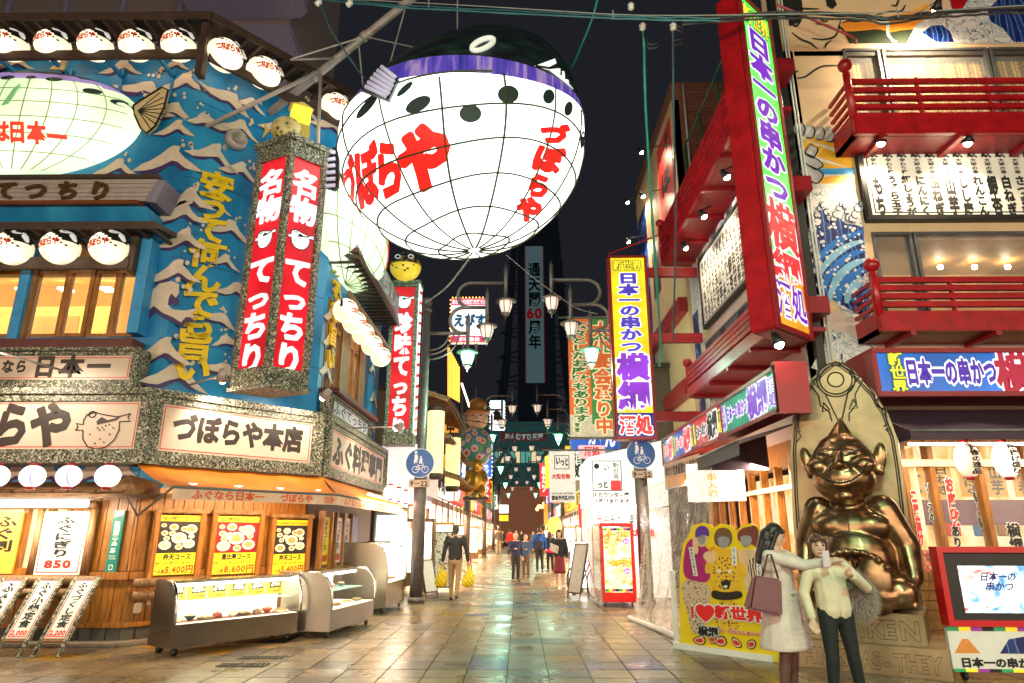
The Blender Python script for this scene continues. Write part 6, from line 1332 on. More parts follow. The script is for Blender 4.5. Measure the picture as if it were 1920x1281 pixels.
nb_ = -.72; out = [S.hit(u,v,nb_) for u,v in ((1496,1120),(1485,950),(1481,850),(1485,785),(1500,745),(1520,712),(1543,690),(1566,671),(1600,694),(1640,735),(1665,775),(1683,825),(1692,880),(1704,980),(1722,1090))]
out[0] = (out[0][0],.62); out[-1] = (out[-1][0],.62); m = M(); m.poly(S,out[::-1],nb_ - .16,nb_); m.build('arch_back',bronze2,st,bev=.015)
cxs = sum(q[0] for q in out) / len(out)
def inset(P,d): 
    c = (sum(q[0] for q in P) / len(P),sum(q[1] for q in P) / len(P)); return [(q[0] + (c[0] - q[0]) * d,q[1] + (c[1] - q[1]) * d * .7) for q in P]
m = M(); m.tube([S.w(a,nb_ + .004,b) for a,b in inset(out,.07)],.010,5); m.tube([S.w(a,nb_ + .004,b) for a,b in inset(out,.11)],.008,5)
def px(u,v,n=nb_ + .006): s,z = S.hit(u,v,n); return S.w(s,n,z)
rc = S.hit(1567,712,nb_)
for r_c in (.1,.2,.235): m.tube([S.w(rc[0] + r_c * math.cos(t * .2618),nb_ + .005,rc[1] + r_c * math.sin(t * .2618)) for t in range(24)],.010,5,True)
for L_ in (((1566,678),(1522,715),(1548,740),(1572,790)),((1566,678),(1612,706),(1590,735),(1578,790)),((1520,722),(1506,745),(1508,758),(1498,778),(1497,800),(1500,810)),((1520,722),(1535,742),(1538,760),(1555,772),(1560,790)),((1618,712),(1603,740),(1606,758),(1592,775),(1592,790)),((1618,712),(1640,740),(1640,756),(1660,770),(1664,795),(1656,800)),((1504,765),(1496,785),(1510,768),(1504,755)),((1544,755),(1542,772),(1556,768),(1544,755)),((1646,745),(1642,762),(1660,768),(1646,745)),((1600,748),(1592,768),(1608,765),(1600,748)),((1490,800),(1502,818),(1492,830)),((1668,800),(1660,805),(1676,820),(1668,800))): m.tube([px(*q) for q in L_],.010,5)
m.build('tracery_lines',groove,st)
def W_(s,n,z): return tuple(S.w(s,n,z))
RZ = Matrix.Rotation(S.a,3,'Z')
def E_(s,n,z,a,b,c,tilt=0): return ('e',W_(s,n,z),(a,b,c),RZ @ Matrix.Rotation(math.radians(tilt),3,'Y'))
def C_(p,q,r0,r1): return ('c',W_(*p),W_(*q),r0,r1)
cx = .84
fig = [E_(cx,-.36,1.18,.47,.35,.58),E_(cx,-.34,1.56,.46,.30,.30),E_(cx - .18,-.17,1.58,.24,.12,.16),E_(cx + .18,-.17,1.58,.24,.12,.16),E_(cx,-.18,1.2,.40,.22,.42),C_((cx,-.35,1.75),(cx,-.33,1.95),.2,.2),
       E_(cx,-.30,2.32,.37,.32,.37),E_(cx,-.20,2.14,.36,.30,.27),E_(cx,-.20,2.02,.24,.24,.20),C_((cx,-.32,2.5),(cx + .04,-.36,2.93),.26,.012),E_(cx,-.32,2.52,.28,.27,.2),
       E_(cx - .25,-.03,2.29,.135,.10,.11),E_(cx + .25,-.03,2.29,.135,.10,.11),C_((cx,.02,2.42),(cx,.10,2.30),.04,.06),E_(cx - .06,.05,2.28,.045,.05,.035),E_(cx + .06,.05,2.28,.045,.05,.035),
       E_(cx - .14,-.06,2.46,.13,.06,.045,-14),E_(cx + .14,-.06,2.46,.13,.06,.045,14),E_(cx,-.02,2.17,.2,.09,.07),E_(cx,-.03,1.93,.11,.08,.06)] + [C_((cx + .25 * math.sin(t),.075 - .09 * math.sin(t) ** 2,2.20 - .15 * math.cos(t) ** 2),(cx + .25 * math.sin(t + .3),.075 - .09 * math.sin(t + .3) ** 2,2.20 - .15 * math.cos(t + .3) ** 2),.028,.028) for t in [-1.4 + .28 * i for i in range(10)]] + [
       E_(cx - .42,-.34,2.40,.075,.05,.19,-8),E_(cx + .42,-.34,2.40,.075,.05,.19,8),E_(cx - .40,-.33,2.24,.05,.045,.07),E_(cx + .40,-.33,2.24,.05,.045,.07)]
for sg_ in (-1,1):
    f = lambda d,n,z: (cx + sg_ * d,n,z)
    fig += [C_(f(.36,-.36,1.78),f(.55,-.36,1.36),.18,.145),C_(f(.55,-.36,1.36),f(.58,-.22,1.02),.145,.10),C_(f(.58,-.22,1.02),f(.52,-.10,.86),.09,.07),C_(f(.53,-.12,.92),f(.48,-.02,.74),.05,.03),C_(f(.57,-.12,.92),f(.55,-.02,.72),.045,.03),
            C_(f(.30,-.45,.86),f(.42,-.1,.86),.24,.19),C_(f(.40,-.12,.84),f(.26,.02,.82),.17,.14),E_(cx + sg_ * .20,.07,.98,.19,.085,.31),E_(cx + sg_ * .2,.05,.74,.16,.10,.13)]
    for k in range(5):
        d = .045 + k * .077; fig.append(C_(f(d,.03,1.25 - .008 * k * k),f(d,.12,1.30 - .010 * k * k),.038,.042 - .002 * k))
k = blob(fig,.016,5); k.build('figure',bronze,st)
m = M()
def sf(s,z,n0=.6): # front surface of figure
    return None
from mathutils.bvhtree import BVHTree
bvh = BVHTree.FromPolygons([Vector(v) for v in k.v],k.f)
def fs_(s,z,lift=.004):
    o = S.w(s,1.0,z); d = Vector((-S.N[0],-S.N[1],0)); h = bvh.ray_cast(o,d); return (h[0] - d * lift) if h[0] else None
def fline(P,r,nm,col):
    pts = [fs_(*q) for q in P]; pts = [q for q in pts if q]
    if len(pts) > 1: mm = M(); mm.tube(pts,r if not isinstance(r,list) else r[:len(pts)],6); mm.build(nm,col,st)
mo = [(cx + .27 * math.sin(t),2.235 - .15 * math.cos(t) ** 2) for t in [-1.45 + 2.9 * i / 20 for i in range(21)]]
fline(mo,.014,'mouth_line',groove); fline([(a,b + .012) for a,b in mo[3:18]],.008,'lip_highlight',mat('highlight_bronze',(.7,.5,.28),.2,.9))  # lighter bronze line painted in as the lip's highlight
fline([(cx - .27,2.25),(cx - .30,2.30)],.012,'mouth_corner',groove); fline([(cx + .27,2.25),(cx + .30,2.30)],.012,'mouth_corner',groove)
for sg_ in (-1,1):
    fline([(cx + sg_ * d,z) for d,z in ((.07,2.40),(.11,2.425),(.16,2.445),(.22,2.46),(.25,2.45))],[.006,.014,.015,.012,.005],'eye_slit',groove)
    fline([(cx + sg_ * d,z) for d,z in ((.05,2.56),(.08,2.60),(.12,2.66))],.005,'brow_line',groove)
    fline([(cx + sg_ * d,z) for d,z in ((.055,2.31),(.10,2.27),(.13,2.22))],.006,'nose_crease',groove)
fline([(cx,1.72),(cx,1.6),(cx,1.52)],.006,'chest_line',groove); fline([(cx - .3,1.50),(cx - .15,1.46),(cx,1.50),(cx + .15,1.46),(cx + .3,1.50)],.006,'chest_line',groove)
fline([(cx,1.2),(cx,1.0),(cx,.75)],.014,'foot_gap',groove)

# ================================================================ STREET LAMPS
lg = mat('frosted_lamp_glass',(.6,.5,.45),.3,e=.75,ec=(1,.74,.6),var=0); lgg = mat('green_lit_lamp_glass',(.5,.9,.7),.3,e=7,ec=(.25,1,.55),var=0)  # frosted glass belongs to unlit heads; a mild glow is put in
polem = mat('brown_grey_post_metal',(.15,.125,.12),.42,.5,var=.2,bump=.05)
LPY = 15.8; LPX = -2.36
lp = T('street_lamp','triple-headed ornamental street lamp post with green-lit lowest lantern, %s','street lamp',(LPX,LPY,0),'ornamental street lamps'); O = Vector((LPX,LPY,0))
q_ = lambda u,v: AY(u,v,LPY)
m = M(); m.tube([O,O + Vector((0,0,3.1)),O + Vector((0,0,3.15)),O + Vector((0,0,7.15))],[.15,.15,.11,.10],16); m.tube([O,O + Vector((0,0,.12))],.19,16); m.ell(O + Vector((0,0,7.2)),.13,12,8); m.tube([O + Vector((0,0,6.95)),O + Vector((0,0,7.0))],.13,12); m.build('post',polem,lp)
z1,z2,z3 = q_(877,625).z,q_(877,577).z,q_(877,531).z; x1,x2,x3 = q_(877,640).x,q_(913,600).x,q_(948,560).x
def semi(xc,za,zb,xe_lo,xe_hi):
    r = (zb - za) / 2; P = [(xe_lo,LPY,za)] + [(xc - r * math.sin(math.pi * i / 12),LPY,za + r - r * math.cos(math.pi * i / 12)) for i in range(13)] + [(xe_hi,LPY,zb)]; return P
m = M(); m.tube([(LPX,LPY,z1),(x1,LPY,z1)],.045,8); m.build('arm',polem,lp)
m = M(); m.tube(semi(x1 - .12,z1,z2,x1,x2),.045,8); m.build('arm',polem,lp)
m = M(); m.tube(semi(x2 - .42,z2,z3,x2,x3),.045,8); m.build('arm',polem,lp)
for r in (.5,.62,.76): m = M(); m.tube([(LPX + .08 + r * math.cos(t),LPY,z1 - r * .85 + r * .85 * (1 - math.sin(-t) * -1) - r * .0) if False else (LPX + .08 + r * math.sin(t),LPY,z1 - r * math.cos(t) * .9) for t in [math.pi / 2 * i / 10 for i in range(11)]],.022,6); m.build('scroll_brace',polem,lp)
for i,(x,z) in enumerate(((x1,z1),(x2,z2),(x3,z3))):
    c = Vector((x,LPY,z)); m = M(); m.tube([c + Vector((0,0,.55)),c + Vector((0,0,.42)),c + Vector((0,0,.4)),c + Vector((0,0,-.45))],[.006,.035,.055,.045],10); m.build('stem',polem,lp)
    b = c + Vector((0,0,-.45)); m = M(); m.lathe(b,[(.03,.06),(.1,.03),(.27,-.05),(.27,-.065),(.1,-.05)],18); m.build('lamp_hat',polem if i else mat('green_glow_hat',(.1,.3,.2),.4,.3),lp)  # green glow of the lit lantern put into its hat's colour
    m = M(); m.lathe(b,[(.17,-.06),(.16,-.2),(.1,-.38)],12); m.build('lamp_glass',lgg if i == 0 else lg,lp)
    m = M()
    for k in range(6): a = math.pi * k / 3 + .3; m.tube([b + Vector((.175 * math.cos(a),.175 * math.sin(a),-.06)),b + Vector((.165 * math.cos(a),.165 * math.sin(a),-.2)),b + Vector((.1 * math.cos(a),.1 * math.sin(a),-.39))],.011,4)
    m.build('lamp_cage',polem,lp)
    m = M(); m.lathe(b,[(.11,-.37),(.12,-.40),(.05,-.46),(.012,-.5),(.006,-.58)],12); m.build('finial',polem,lp)
g0_ = Vector((x1,LPY,z1 - .65)) 
light('POINT',g0_ + Vector((0,0,-.35)),80,(.5,1,.7),.15,name='green_lamp_light',parent=lp)
LY = [15.8,30.2,45,60,76]
for i,y in enumerate(LY):
    if i == 0: lp['label'] = 'ornamental triple lamp post with a blue round sign, nearest one on the left'
    else: copy_tree(lp,(LPX,y,0),label='ornamental triple lamp post on the left of the street, %s from the camera' % ORD[i])
    copy_tree(lp,(2.83,y - .2,0),math.pi,label='ornamental triple lamp post on the right of the street, %s from the camera' % ORD[i])
copy_tree(lp,(-2.36,1.4,0),label='added ornamental triple lamp post at the junction on the left, outside the view'); _c = copy_tree(lp,(2.83,1.2,0),math.pi,label='added ornamental triple lamp post at the junction on the right, outside the view')  # unseen posts added to light the surfaces that face the viewer
for o in _c.children:
    if o.type == 'LIGHT': o.data = o.data.copy(); o.data.energy *= 6  # boosted so its green light reaches the statue
# round blue signs
def round_sign(label,x,y,z,u):
    p = T('round_traffic_sign',label,'traffic sign',(x,y,z)); fr = F((x,y - .2),0,z); R_ = .33; bl = mat('blue_sign_enamel',(.01,.09,.32),.3,var=.03,e=.12,ec=(.01,.15,.6)); wt = mat('sign_white',(.8,.8,.8),.4,var=0,e=.25)
    c = [(R_ * math.cos(t * .1745),R_ * math.sin(t * .1745)) for t in range(36)]; m = M(); m.poly(fr,[(a * 1.04,b * 1.04) for a,b in c],-.02,0); m.build('rim',wt,p); m = M(); m.poly(fr,c,-.01,.004); m.build('disc',bl,p)
    m = M(); pr = lambda P: m.poly(fr,P,.004,.008,False)
    pr([(-.10 + .035 * math.cos(t),.25 + .035 * math.sin(t)) for t in (0,1,2,3,4,5)]); pr([(-.16,.05),(-.13,.08),(-.13,.20),(-.06,.20),(-.04,.08),(-.06,.1),(-.065,-.0),(-.07,-.02),(-.09,.05),(-.12,-.02),(-.14,-.0),(-.135,.08)])
    pr([(.02 + .025 * math.cos(t),.14 + .025 * math.sin(t)) for t in (0,1,2,3,4,5)]); pr([(-.02,.01),(.0,.11),(.05,.11),(.06,.01),(.04,-.03),(.02,.02),(.0,-.03)])
    for cx_ in (-.1,.13): m.tube([fr.w(cx_ + .075 * math.cos(t * .45),.008,-.15 + .075 * math.sin(t * .45)) for t in range(14)],.007,4,True)
    m.tube([fr.w(-.1,.008,-.15),fr.w(-.03,.008,-.06),fr.w(.08,.008,-.06),fr.w(.02,.008,-.15),fr.w(-.1,.008,-.15)],.007,4); m.tube([fr.w(.02,.008,-.15),fr.w(-.05,.008,-.03)],.007,4); m.tube([fr.w(.13,.008,-.15),fr.w(.07,.008,-.02),fr.w(.1,.008,-.01)],.007,4); m.build('pictogram',wt,p)
    m = M(); m.box(fr,-.24,.24,-.01,.01,-.56,-.38); m.build('time_plate',mat('beige_plate',(.62,.48,.38),.5,var=.05),p,bev=.01); m = M(); m.text(fr,'9－22',-.21,.21,-.545,-.395,.014,.03); m.build('lettering',ink,p)
    m = M(); m.tube([fr.w(0,-.02,-.6),fr.w(0,-.02,.3)],.02,6); m.box(fr,-.12,.12,-.12,-.03,-.46,-.43); m.build('bracket',gmetal,p)
round_sign('blue round pedestrian and bicycle sign on the left lamp post, above its 9-22 plate',LPX,LPY,q_(795,870).z,0)
zr = AY(1200,853,15.6).z; round_sign('blue round pedestrian and bicycle sign on the right lamp post, above its 9-22 plate',2.83,15.6,zr,0)

# ================================================================ OVERHEAD CABLES
def cable_run(label,pts,r,ma,name='overhead_cable',n=1,sp=.03,clips=False):
    P = [AY(u,v,y) for u,v,y in pts]; Q = []
    for i in range(len(P) - 1):
        for t in range(6): Q.append(P[i].lerp(P[i + 1],t / 6))
    Q.append(P[-1])
    for _ in range(2): Q = [Q[0]] + [(Q[i - 1] + Q[i] * 2 + Q[i + 1]) / 4 for i in range(1,len(Q) - 1)] + [Q[-1]]
    m = M(); r_ = random.Random(len(Q))
    for k in range(n): o = Vector((0,r_.uniform(-sp,sp),r_.uniform(-sp,sp))); m.tube([q + o + Vector((0,0,r_.uniform(-.4,.4) * sp if n > 1 else 0)) for q in Q],r,5)
    if clips:
        for i in range(3,len(Q),7): m.tube([Q[i] + Vector((0,0,-.08)),Q[i] + Vector((0,0,.08))],.01,4)
    return tag(m.build(name,ma),label,'cable')
cable_run('thin messenger wire strung across the top of the picture above the thick cables',[(480,-30,9),(620,-3,8.6),(900,12,8.3),(1200,31,8),(1700,24,7.6),(1960,8,7.3)],.008,wire,clips=True)
cable_run('thick blue-green bundled cable crossing above the balloon to the right edge',[(480,-20,9),(700,10,8.6),(960,24,8.3),(1200,35,8),(1350,38,7.9)],.012,mat('teal_cable',(.02,.14,.17),.5),n=3)
cable_run('sagging dark cable bundle across the mural at upper right',[(1280,42,8),(1460,28,7.9),(1600,31,7.8),(1660,40,7.7),(1760,27,7.6),(1860,20,7.5),(1960,18,7.4)],.017,cable,n=5,sp=.04)
cable_run('steep green cable falling from the top edge to the balloon',[(1126,-20,8.6),(1110,40,9.2),(1073,128,10.3)],.018,mat('green_cable',(.01,.3,.22),.5))
cable_run('long green vertical cable hanging left of the brick building',[(1207,60,9),(1210,200,9.6),(1224,430,11),(1240,660,13),(1236,690,13)],.022,mat('green_cable'))
cable_run('blue-grey vertical cable hanging in front of the brick building mural',[(1262,60,9),(1263,200,9.6),(1268,430,11),(1262,640,13)],.018,mat('bluegrey_cable',(.04,.1,.13),.5))
cable_run('looped black cable between the two porcelain insulators',[(1207,60,8.6),(1215,88,8.6),(1235,85,8.6),(1262,48,8.6),(1284,60,8.6),(1280,78,8.6),(1262,80,8.6)],.014,cable,n=2)
cable_run('blue-white cable sloping down from the upper left insulator',[(600,5,9),(620,60,9.4),(680,145,10),(700,160,10.4)],.012,mat('bluegrey_cable'),n=2)
cable_run('pale rope running from under the balloon to the far left sign',[(878,490,10.4),(840,540,12.5),(798,570,15.5)],.018,wire)
cable_run('thin pale wire crossing in front of the dark tower',[(950,480,12),(1010,530,13),(1080,580,14),(1120,590,15)],.008,wire)
cable_run('red stay rod rising from the yellow sign to the brick building',[(1140,478,15),(1240,440,14.6),(1290,425,14.4)],.018,red)
cable_run('red stay rod running from the tall green sign across the mural',[(1455,8,8.8),(1530,40,8.9),(1605,72,9.0),(1606,82,9.2)],.022,dred)
for i,(u,v) in enumerate(((597,5),(655,7),(1183,12),(1205,50),(1262,50))):
    c = AY(u,v,8.4); m = M(); m.lathe(c,[(.02,-.06),(.05,-.04),(.035,-.01),(.055,.02),(.035,.04),(.02,.07)],12,Matrix.Rotation(.6 if i < 2 else 0,3,'Y')); tag(m.build('insulator',mat('white_porcelain',(.75,.72,.68),.15)),('white porcelain insulator at the top edge, leftmost one','white porcelain insulator at the top edge, beside the thick pole','small white insulator at the top edge right of the balloon','white insulator holding the green vertical cable','white insulator holding the blue-grey vertical cable')[i],'insulator')
for k in range(9):
    y = 22 + k * 7; z = 5.5 + (k % 3) * .8; m = M(); P = [Vector((-3.2 + 6.6 * t / 10,y + (k % 2) * t * .2,z - .5 * math.sin(math.pi * t / 10) + .1 * k)) for t in range(11)]; m.tube(P,.012,4); tag(m.build('overhead_cable',cable),'thin dark cable sagging across the distant street, %s one back' % ORD[k],'cable')

# ================================================================ CENTRE LEFT
wb = T('white_sign_box','big blank white backlit sign box hanging just past the red far vertical sign','sign',(-3,17,2.4)); FW = F((-3.55,16.95),0); z0,z1 = 2.36,3.72
m = M(); m.box(FW,0,.95,-.5,0,z0,z1); m.build('box',mat('white_sign_box',(.7,.68,.72),.4,e=.62,ec=(1,.93,.95),var=0,evar=.15),wb,bev=.01); m = M(); m.box(F((-2.6,17.0),88),0,3.0,0,.04,z0 + .0,z1 - .25); m.build('side_sheet',mat('pale_sheet',(.7,.62,.66),.4,e=.3,ec=(1,.85,.9),var=0),wb)
tl_ = ramp_mat('striped_tile_roof','wave',[(.3,(.05,.03,.02)),(.6,(.22,.13,.07))],.6,(1,6,1),1,0)
glows = [ramp_mat('glowing_shopfront_%d' % i,'noise',[(.33,a),(.45,b),(.55,c),(.7,d)],.5,(1.2,1.2,1.2),2.2 + i * .3,.5,e=3.0) for i,(a,b,c,d) in enumerate((((.5,.2,.05),(1,.85,.6),(1,.9,.75),(.9,.4,.1)),((.6,.05,.03),(1,.8,.5),(1,.95,.9),(.9,.65,.2)),((.3,.3,.35),(1,.9,.8),(.9,.75,.5),(.3,.15,.1)),((.5,.1,.03),(1,.7,.3),(1,.9,.6),(.2,.3,.35))))]
wallc = [mat('shop_wall_%s' % n,c,.6,var=.2) for n,c in (('umber',(.10,.06,.045)),('grey',(.12,.12,.13)),('teal',(.03,.09,.10)),('tan',(.25,.18,.12)),('slate',(.06,.07,.09)))]
sgc = [mat('far_sign_%s' % n,c,.4,e=.85,ec=c,var=0,evar=.25) for n,c in (('red',(.75,.02,.02)),('yellow',(.95,.62,.03)),('white',(.9,.88,.82)),('blue',(.03,.12,.55)),('orange',(.9,.3,.03)),('pink',(.9,.3,.35)))]
FONTS = ['串かつ','寿司','居酒屋','うどん','串カツ','酒処','麻雀','食堂']
def shop(side,y0,L_,hgt,x,k,name,fr=None):
    jn = fr is not None; fr = fr or F((x,y0),90) if side < 0 else F((x,y0 + L_),-90); r_ = random.Random(k * 7 + (side > 0)); cn = ['red','yellow','white','blue','orange','pink']
    c1,c2 = r_.sample(range(6),2); p = T('street_shop',name % (cn[c1]),'shop',fr.w(L_ / 2,-2,0)); nw = max(1,int(L_ / 1.6))
    hz0,hz1 = 4.6,min(5.9,hgt - .5); hs = [(.4 + i * L_ / nw,.4 + i * L_ / nw + L_ / nw * .55,hz0,hz1) for i in range(nw)]
    m = M(); wall(m,fr,0,L_,2.9,hgt,-.25,0,hs); m.box(fr,0,L_,-6,-5.8,0,hgt); m.box(fr,0,.12,-6,-.25,0,hgt); m.box(fr,L_ - .12,L_,-6,-.25,0,hgt); m.build('wall',wallc[k % 5],p); m = M(); m.box(fr,-.1,L_ + .1,-6,.12,hgt,hgt + .12); m.build('roof',dwood,p)
    m = M(); m.rect(fr,.1,L_ - .1,0.0,2.9,-.02); m.build('lit_interior',glows[(k + (side > 0)) % 4],p)
    for h in hs:
        m = M(); ring(m,fr,*h,-.1,.02,.06); m.box(fr,(h[0] + h[1]) / 2 - .02,(h[0] + h[1]) / 2 + .02,-.06,0,h[2],h[3]); w_ = m.build('window',gmetal,p); m = M(); m.rect(fr,h[0],h[1],h[2],h[3],-.08); m.build('pane',(mat('lit_far_window',(.8,.6,.3),.4,e=.9,ec=(1,.7,.35),var=0) if r_.random() < .5 else mat('dark_far_window',(.03,.035,.05),.15,var=0)),w_)
    x_ = 0
    while x_ < L_: m = M(); m.box(fr,x_,x_ + .08,-.02,.04,0,2.9); m.build('post',wood,p); x_ += L_ / max(2,int(L_ / 1.8)) - .06
    m = M(); kk = 8
    for i in range(kk): a,b = L_ * i / kk,L_ * (i + 1) / kk; m.m = i % 2; m.quad(fr.w(a,.95,2.45),fr.w(b,.95,2.45),fr.w(b,0,2.85),fr.w(a,0,2.85)); m.quad(fr.w(a,.95,2.28),fr.w(b,.95,2.28),fr.w(b,.95,2.45),fr.w(a,.95,2.45))
    m.build('awning',[mat('awning_' + cn[c2],tuple(v * .6 for v in ((.6,.03,.03),(.7,.5,.1),(.6,.55,.5),(.05,.1,.35),(.7,.25,.05),(.5,.2,.22))[c2]),.6),mat('awning_dark',(.08,.04,.03),.6)],p)
    m = M(); m.box(fr,.1,L_ - .1,0,.25,2.95,3.75); m.build('signboard',sgc[c1],p,bev=.01); m = M(); m.text(fr,FONTS[k % 8],.4,min(L_ - .4,3.2),3.02,3.68,.256,.05); m.build('lettering',ink if c1 in (1,2,4) else wl,p)
    if jn: return p
    sh_ = 1.0 - .08 * (k % 3); fx = F((fr.w(.3 if side < 0 else L_ - .3,0,0).x - (sh_ if side > 0 else 0),fr.w(.3 if side < 0 else L_ - .3,0,0).y),0); m = M(); m.box(fx,.05,sh_,-.6,-.02,.15,1.9); m.build('stall_counter',wood,p,bev=.01); m = M(); m.rect(fx,.1,sh_ - .05,.5,1.8,0); m.build('lit_menu_face',glows[(k + 1) % 4],p)
    for i in range(2): # goods, stand, crates at the front
        a = r_.uniform(.3,L_ - 1); m = M(); hgt_ = r_.uniform(.9,1.5); m.poly(F((fr.w(a,.5,0).x,fr.w(a,.5,0).y),math.degrees(fr.a)),[(0,0),(.6,0),(.6,hgt_),(0,hgt_)],0,.05); b_ = m.build('standing_board',sgc[r_.randrange(6)],p)
    light('AREA',fr.w(L_ / 2,.3,2.35),90 * L_ / 5,(1,.68,.36),L_ * .8,fr.w(L_ / 2,.9,0),name='shop_light',parent=p,sy=.3)
    # hanging side sign
    m = M(); a = r_.uniform(.4,.8) * L_; c3 = r_.randrange(6); hz = r_.uniform(3.9,4.6); hh = r_.uniform(1.4,2.4); q = fr.w(a,0,0); fx = F((q.x if side < 0 else q.x - .75,q.y),0); t = T('projecting_sign','%s projecting vertical sign on the %s shops, number %s back' % (cn[c3],'left' if side < 0 else 'right',ORD[k]),'sign',fx.w(.35,0,hz))
    m.box(fx,.08,.7,-.2,0,hz,hz + hh); m.build('box',sgc[c3],t,bev=.015); m = M(); m.text(fx,FONTS[(k + 3) % 8],.2,.58,hz + .1,hz + hh - .1,.005,.05,vert=True); m.build('lettering',ink if c3 in (1,2,4) else wl,t)
    return p
ys = [18.2,24.5,31.5,38,45.5,53,62,72]
for k,y in enumerate(ys):
    L_ = (ys + [84])[k + 1] - y - .15
    shop(-1,y,L_,(5.4,6.6,7.6,8.2,6.8,9,8,9)[k],-3.35,k,'lit street shop with a %s signboard on the left, number ' + ORD[k] + ' back')
    shop(1,y + .6,L_,(6.2,6.6,7.0,9,7,8,9,8)[k],3.45,k,'lit street shop with a %s signboard on the right, number ' + ORD[k] + ' back')
# unseen shops across the junction; their floodlights are added to brighten both corner buildings
for k,x in enumerate((22,11,0,-11)):
    fj = F((x,-11),180); jp = shop(-1,0,10.6,8,0,k,'floodlit shop with a %s signboard across the junction, ' + ORD[k] + ' from the right',fj)
    for j in range(2):
        q = fj.w(2.6 + j * 5.4,1.3,5.2); m = M(); m.box(F((q.x,q.y),180,q.z),-1.2,1.2,-.2,.2,0,.12); m.tube([q,fj.w(2.6 + j * 5.4,0,5.6)],.03,6); m.build('fill_floodlight_box',gmetal,jp); light('AREA',q - Vector((0,-.1,.05)),235,(1,.74,.52),2.2,(q.x * .3,10,5.5),name='fill_floodlight',parent=jp,sy=.5)
# timber roof and big cylinder lanterns
tr = T('timber_eave','layered timber eave with dark tiles projecting over the left shops behind the lamp post','roof',(-3,21,4.4))
for j,(z,w_,y0,y1) in enumerate(((5.15,1.35,18.3,24.0),(4.25,1.3,19.5,26.5),(3.15,1.5,20.5,30))):
    fr = F((-3.35,y0),90); n = int((y1 - y0) / .3); m = M()
    m.hexa([fr.w(0,0,z + .45),fr.w(0,w_,z),fr.w(y1 - y0,w_,z),fr.w(y1 - y0,0,z + .45),fr.w(0,0,z + .53),fr.w(0,w_,z + .08),fr.w(y1 - y0,w_,z + .08),fr.w(y1 - y0,0,z + .53)]); m.build('roof_slab',wood,tr)
    for i in range(n): m = M(); a = i * .3; m.hexa([fr.w(a,.1,z + .36),fr.w(a,w_ - .05,z - .05),fr.w(a + .08,w_ - .05,z - .05),fr.w(a + .08,.1,z + .36),fr.w(a,.1,z + .44),fr.w(a,w_ - .05,z + .03),fr.w(a + .08,w_ - .05,z + .03),fr.w(a + .08,.1,z + .44)]); m.build('rafter',wood2,tr)
ylan = mat('yellow_cylinder_lantern_paper',(.85,.7,.35),.6,e=1.25,ec=(1,.74,.28),var=0,evar=.15)
for i,(u,v0,v1,y) in enumerate(((818,772,888,18.6),(850,822,912,21.5))):
    a,b = AY(u,v0,y),AY(u,v1,y); h = a.z - b.z; p = T('cylinder_lantern','tall yellow glowing cylinder lantern under the timber eave, %s' % ('nearer one' if i == 0 else 'farther one'),'lantern',(a.x,y,b.z),'yellow cylinder lanterns'); m = M(); m.lathe((a.x,y,b.z),[(.24 * (1 + .02 * (j % 2)),h * j / 24) for j in range(25)],20); m.build('paper_body',ylan,p); m = M(); m.lathe((a.x,y,b.z),[(.2,-.16),(.22,0)],16); m.lathe((a.x,y,a.z),[(.25,0),(.23,.16)],16); m.build('end_cap',dwood,p)
# roly-poly festival figure
fg = AY(890,838,27.5); rp = T('festival_figure','rotund painted festival figure in a flowered robe with a brown cap, above the left shops','figure',(fg.x,fg.y,fg.z - .9))
m = M(); m.ell(fg,(.78,.7,.85),28,20); m.build('robe',ramp_mat('flowered_robe','vor',[(.15,(.75,.02,.02)),(.3,(.8,.45,.3)),(.42,(.7,.65,.6)),(.55,(.05,.08,.5)),(.7,(.1,.4,.15))],.35,sc=3.2),rp); m = M(); m.ell(fg + Vector((.1,-.1,1.15)),(.46,.42,.45),24,16); m.cap(fg + Vector((.1,-.5,1.15)),fg + Vector((.1,-.56,1.1)),.06,.06); m.build('head',mat('painted_skin',(.75,.45,.32),.35),rp)
m = M(); m.ell(fg + Vector((.12,-.05,1.75)),(.38,.36,.32),20,12); m.tube([fg + Vector((.1 + .47 * math.cos(t * .6),-.1 + .44 * math.sin(t * .6),1.42)) for t in range(11)],.07,8); m.build('cap',mat('brown_cap',(.45,.17,.04),.4),rp); m = M(); m.tube([fg + Vector((.1 + .16 * math.sin(t),-.52 + .02 * math.cos(t),1.05 - .07 * math.cos(t * .9))) for t in [-1.2 + .3 * i for i in range(9)]],.02,6); [m.ell(fg + Vector((.1 + s_ * .16,-.48,1.25)),(.06,.03,.025),8,6) for s_ in (-1,1)]; m.build('face_lines',ink,rp); m = M(); m.tube([fg + Vector((.1 + .47 * math.cos(t * .6),-.1 + .43 * math.sin(t * .6),1.38)) for t in range(11)],.04,6); m.build('headband',mat('white_red_band',(.8,.3,.3),.5),rp)
gd = AY(893,902,26.8); gp = T('golden_figure','golden carved seated figure on a shelf below the rotund festival figure','figure',gd - Vector((0,0,.7))); k = blob([('e',tuple(gd),(.38,.32,.5)),('e',tuple(gd + Vector((.02,-.05,.6))),(.27,.25,.27)),('c',tuple(gd + Vector((-.3,-.1,.3))),tuple(gd + Vector((-.4,-.3,-.1))),.12,.1),('c',tuple(gd + Vector((.3,-.1,.3))),tuple(gd + Vector((.42,-.3,.0))),.12,.1),('c',tuple(gd + Vector((-.2,-.1,-.3))),tuple(gd + Vector((-.3,-.45,-.5))),.17,.13),('c',tuple(gd + Vector((.2,-.1,-.3))),tuple(gd + Vector((.3,-.45,-.5))),.17,.13)],.04,2); k.build('body',mat('gold_leaf',(.7,.38,.06),.3,.6,var=.3,sc=8),gp)
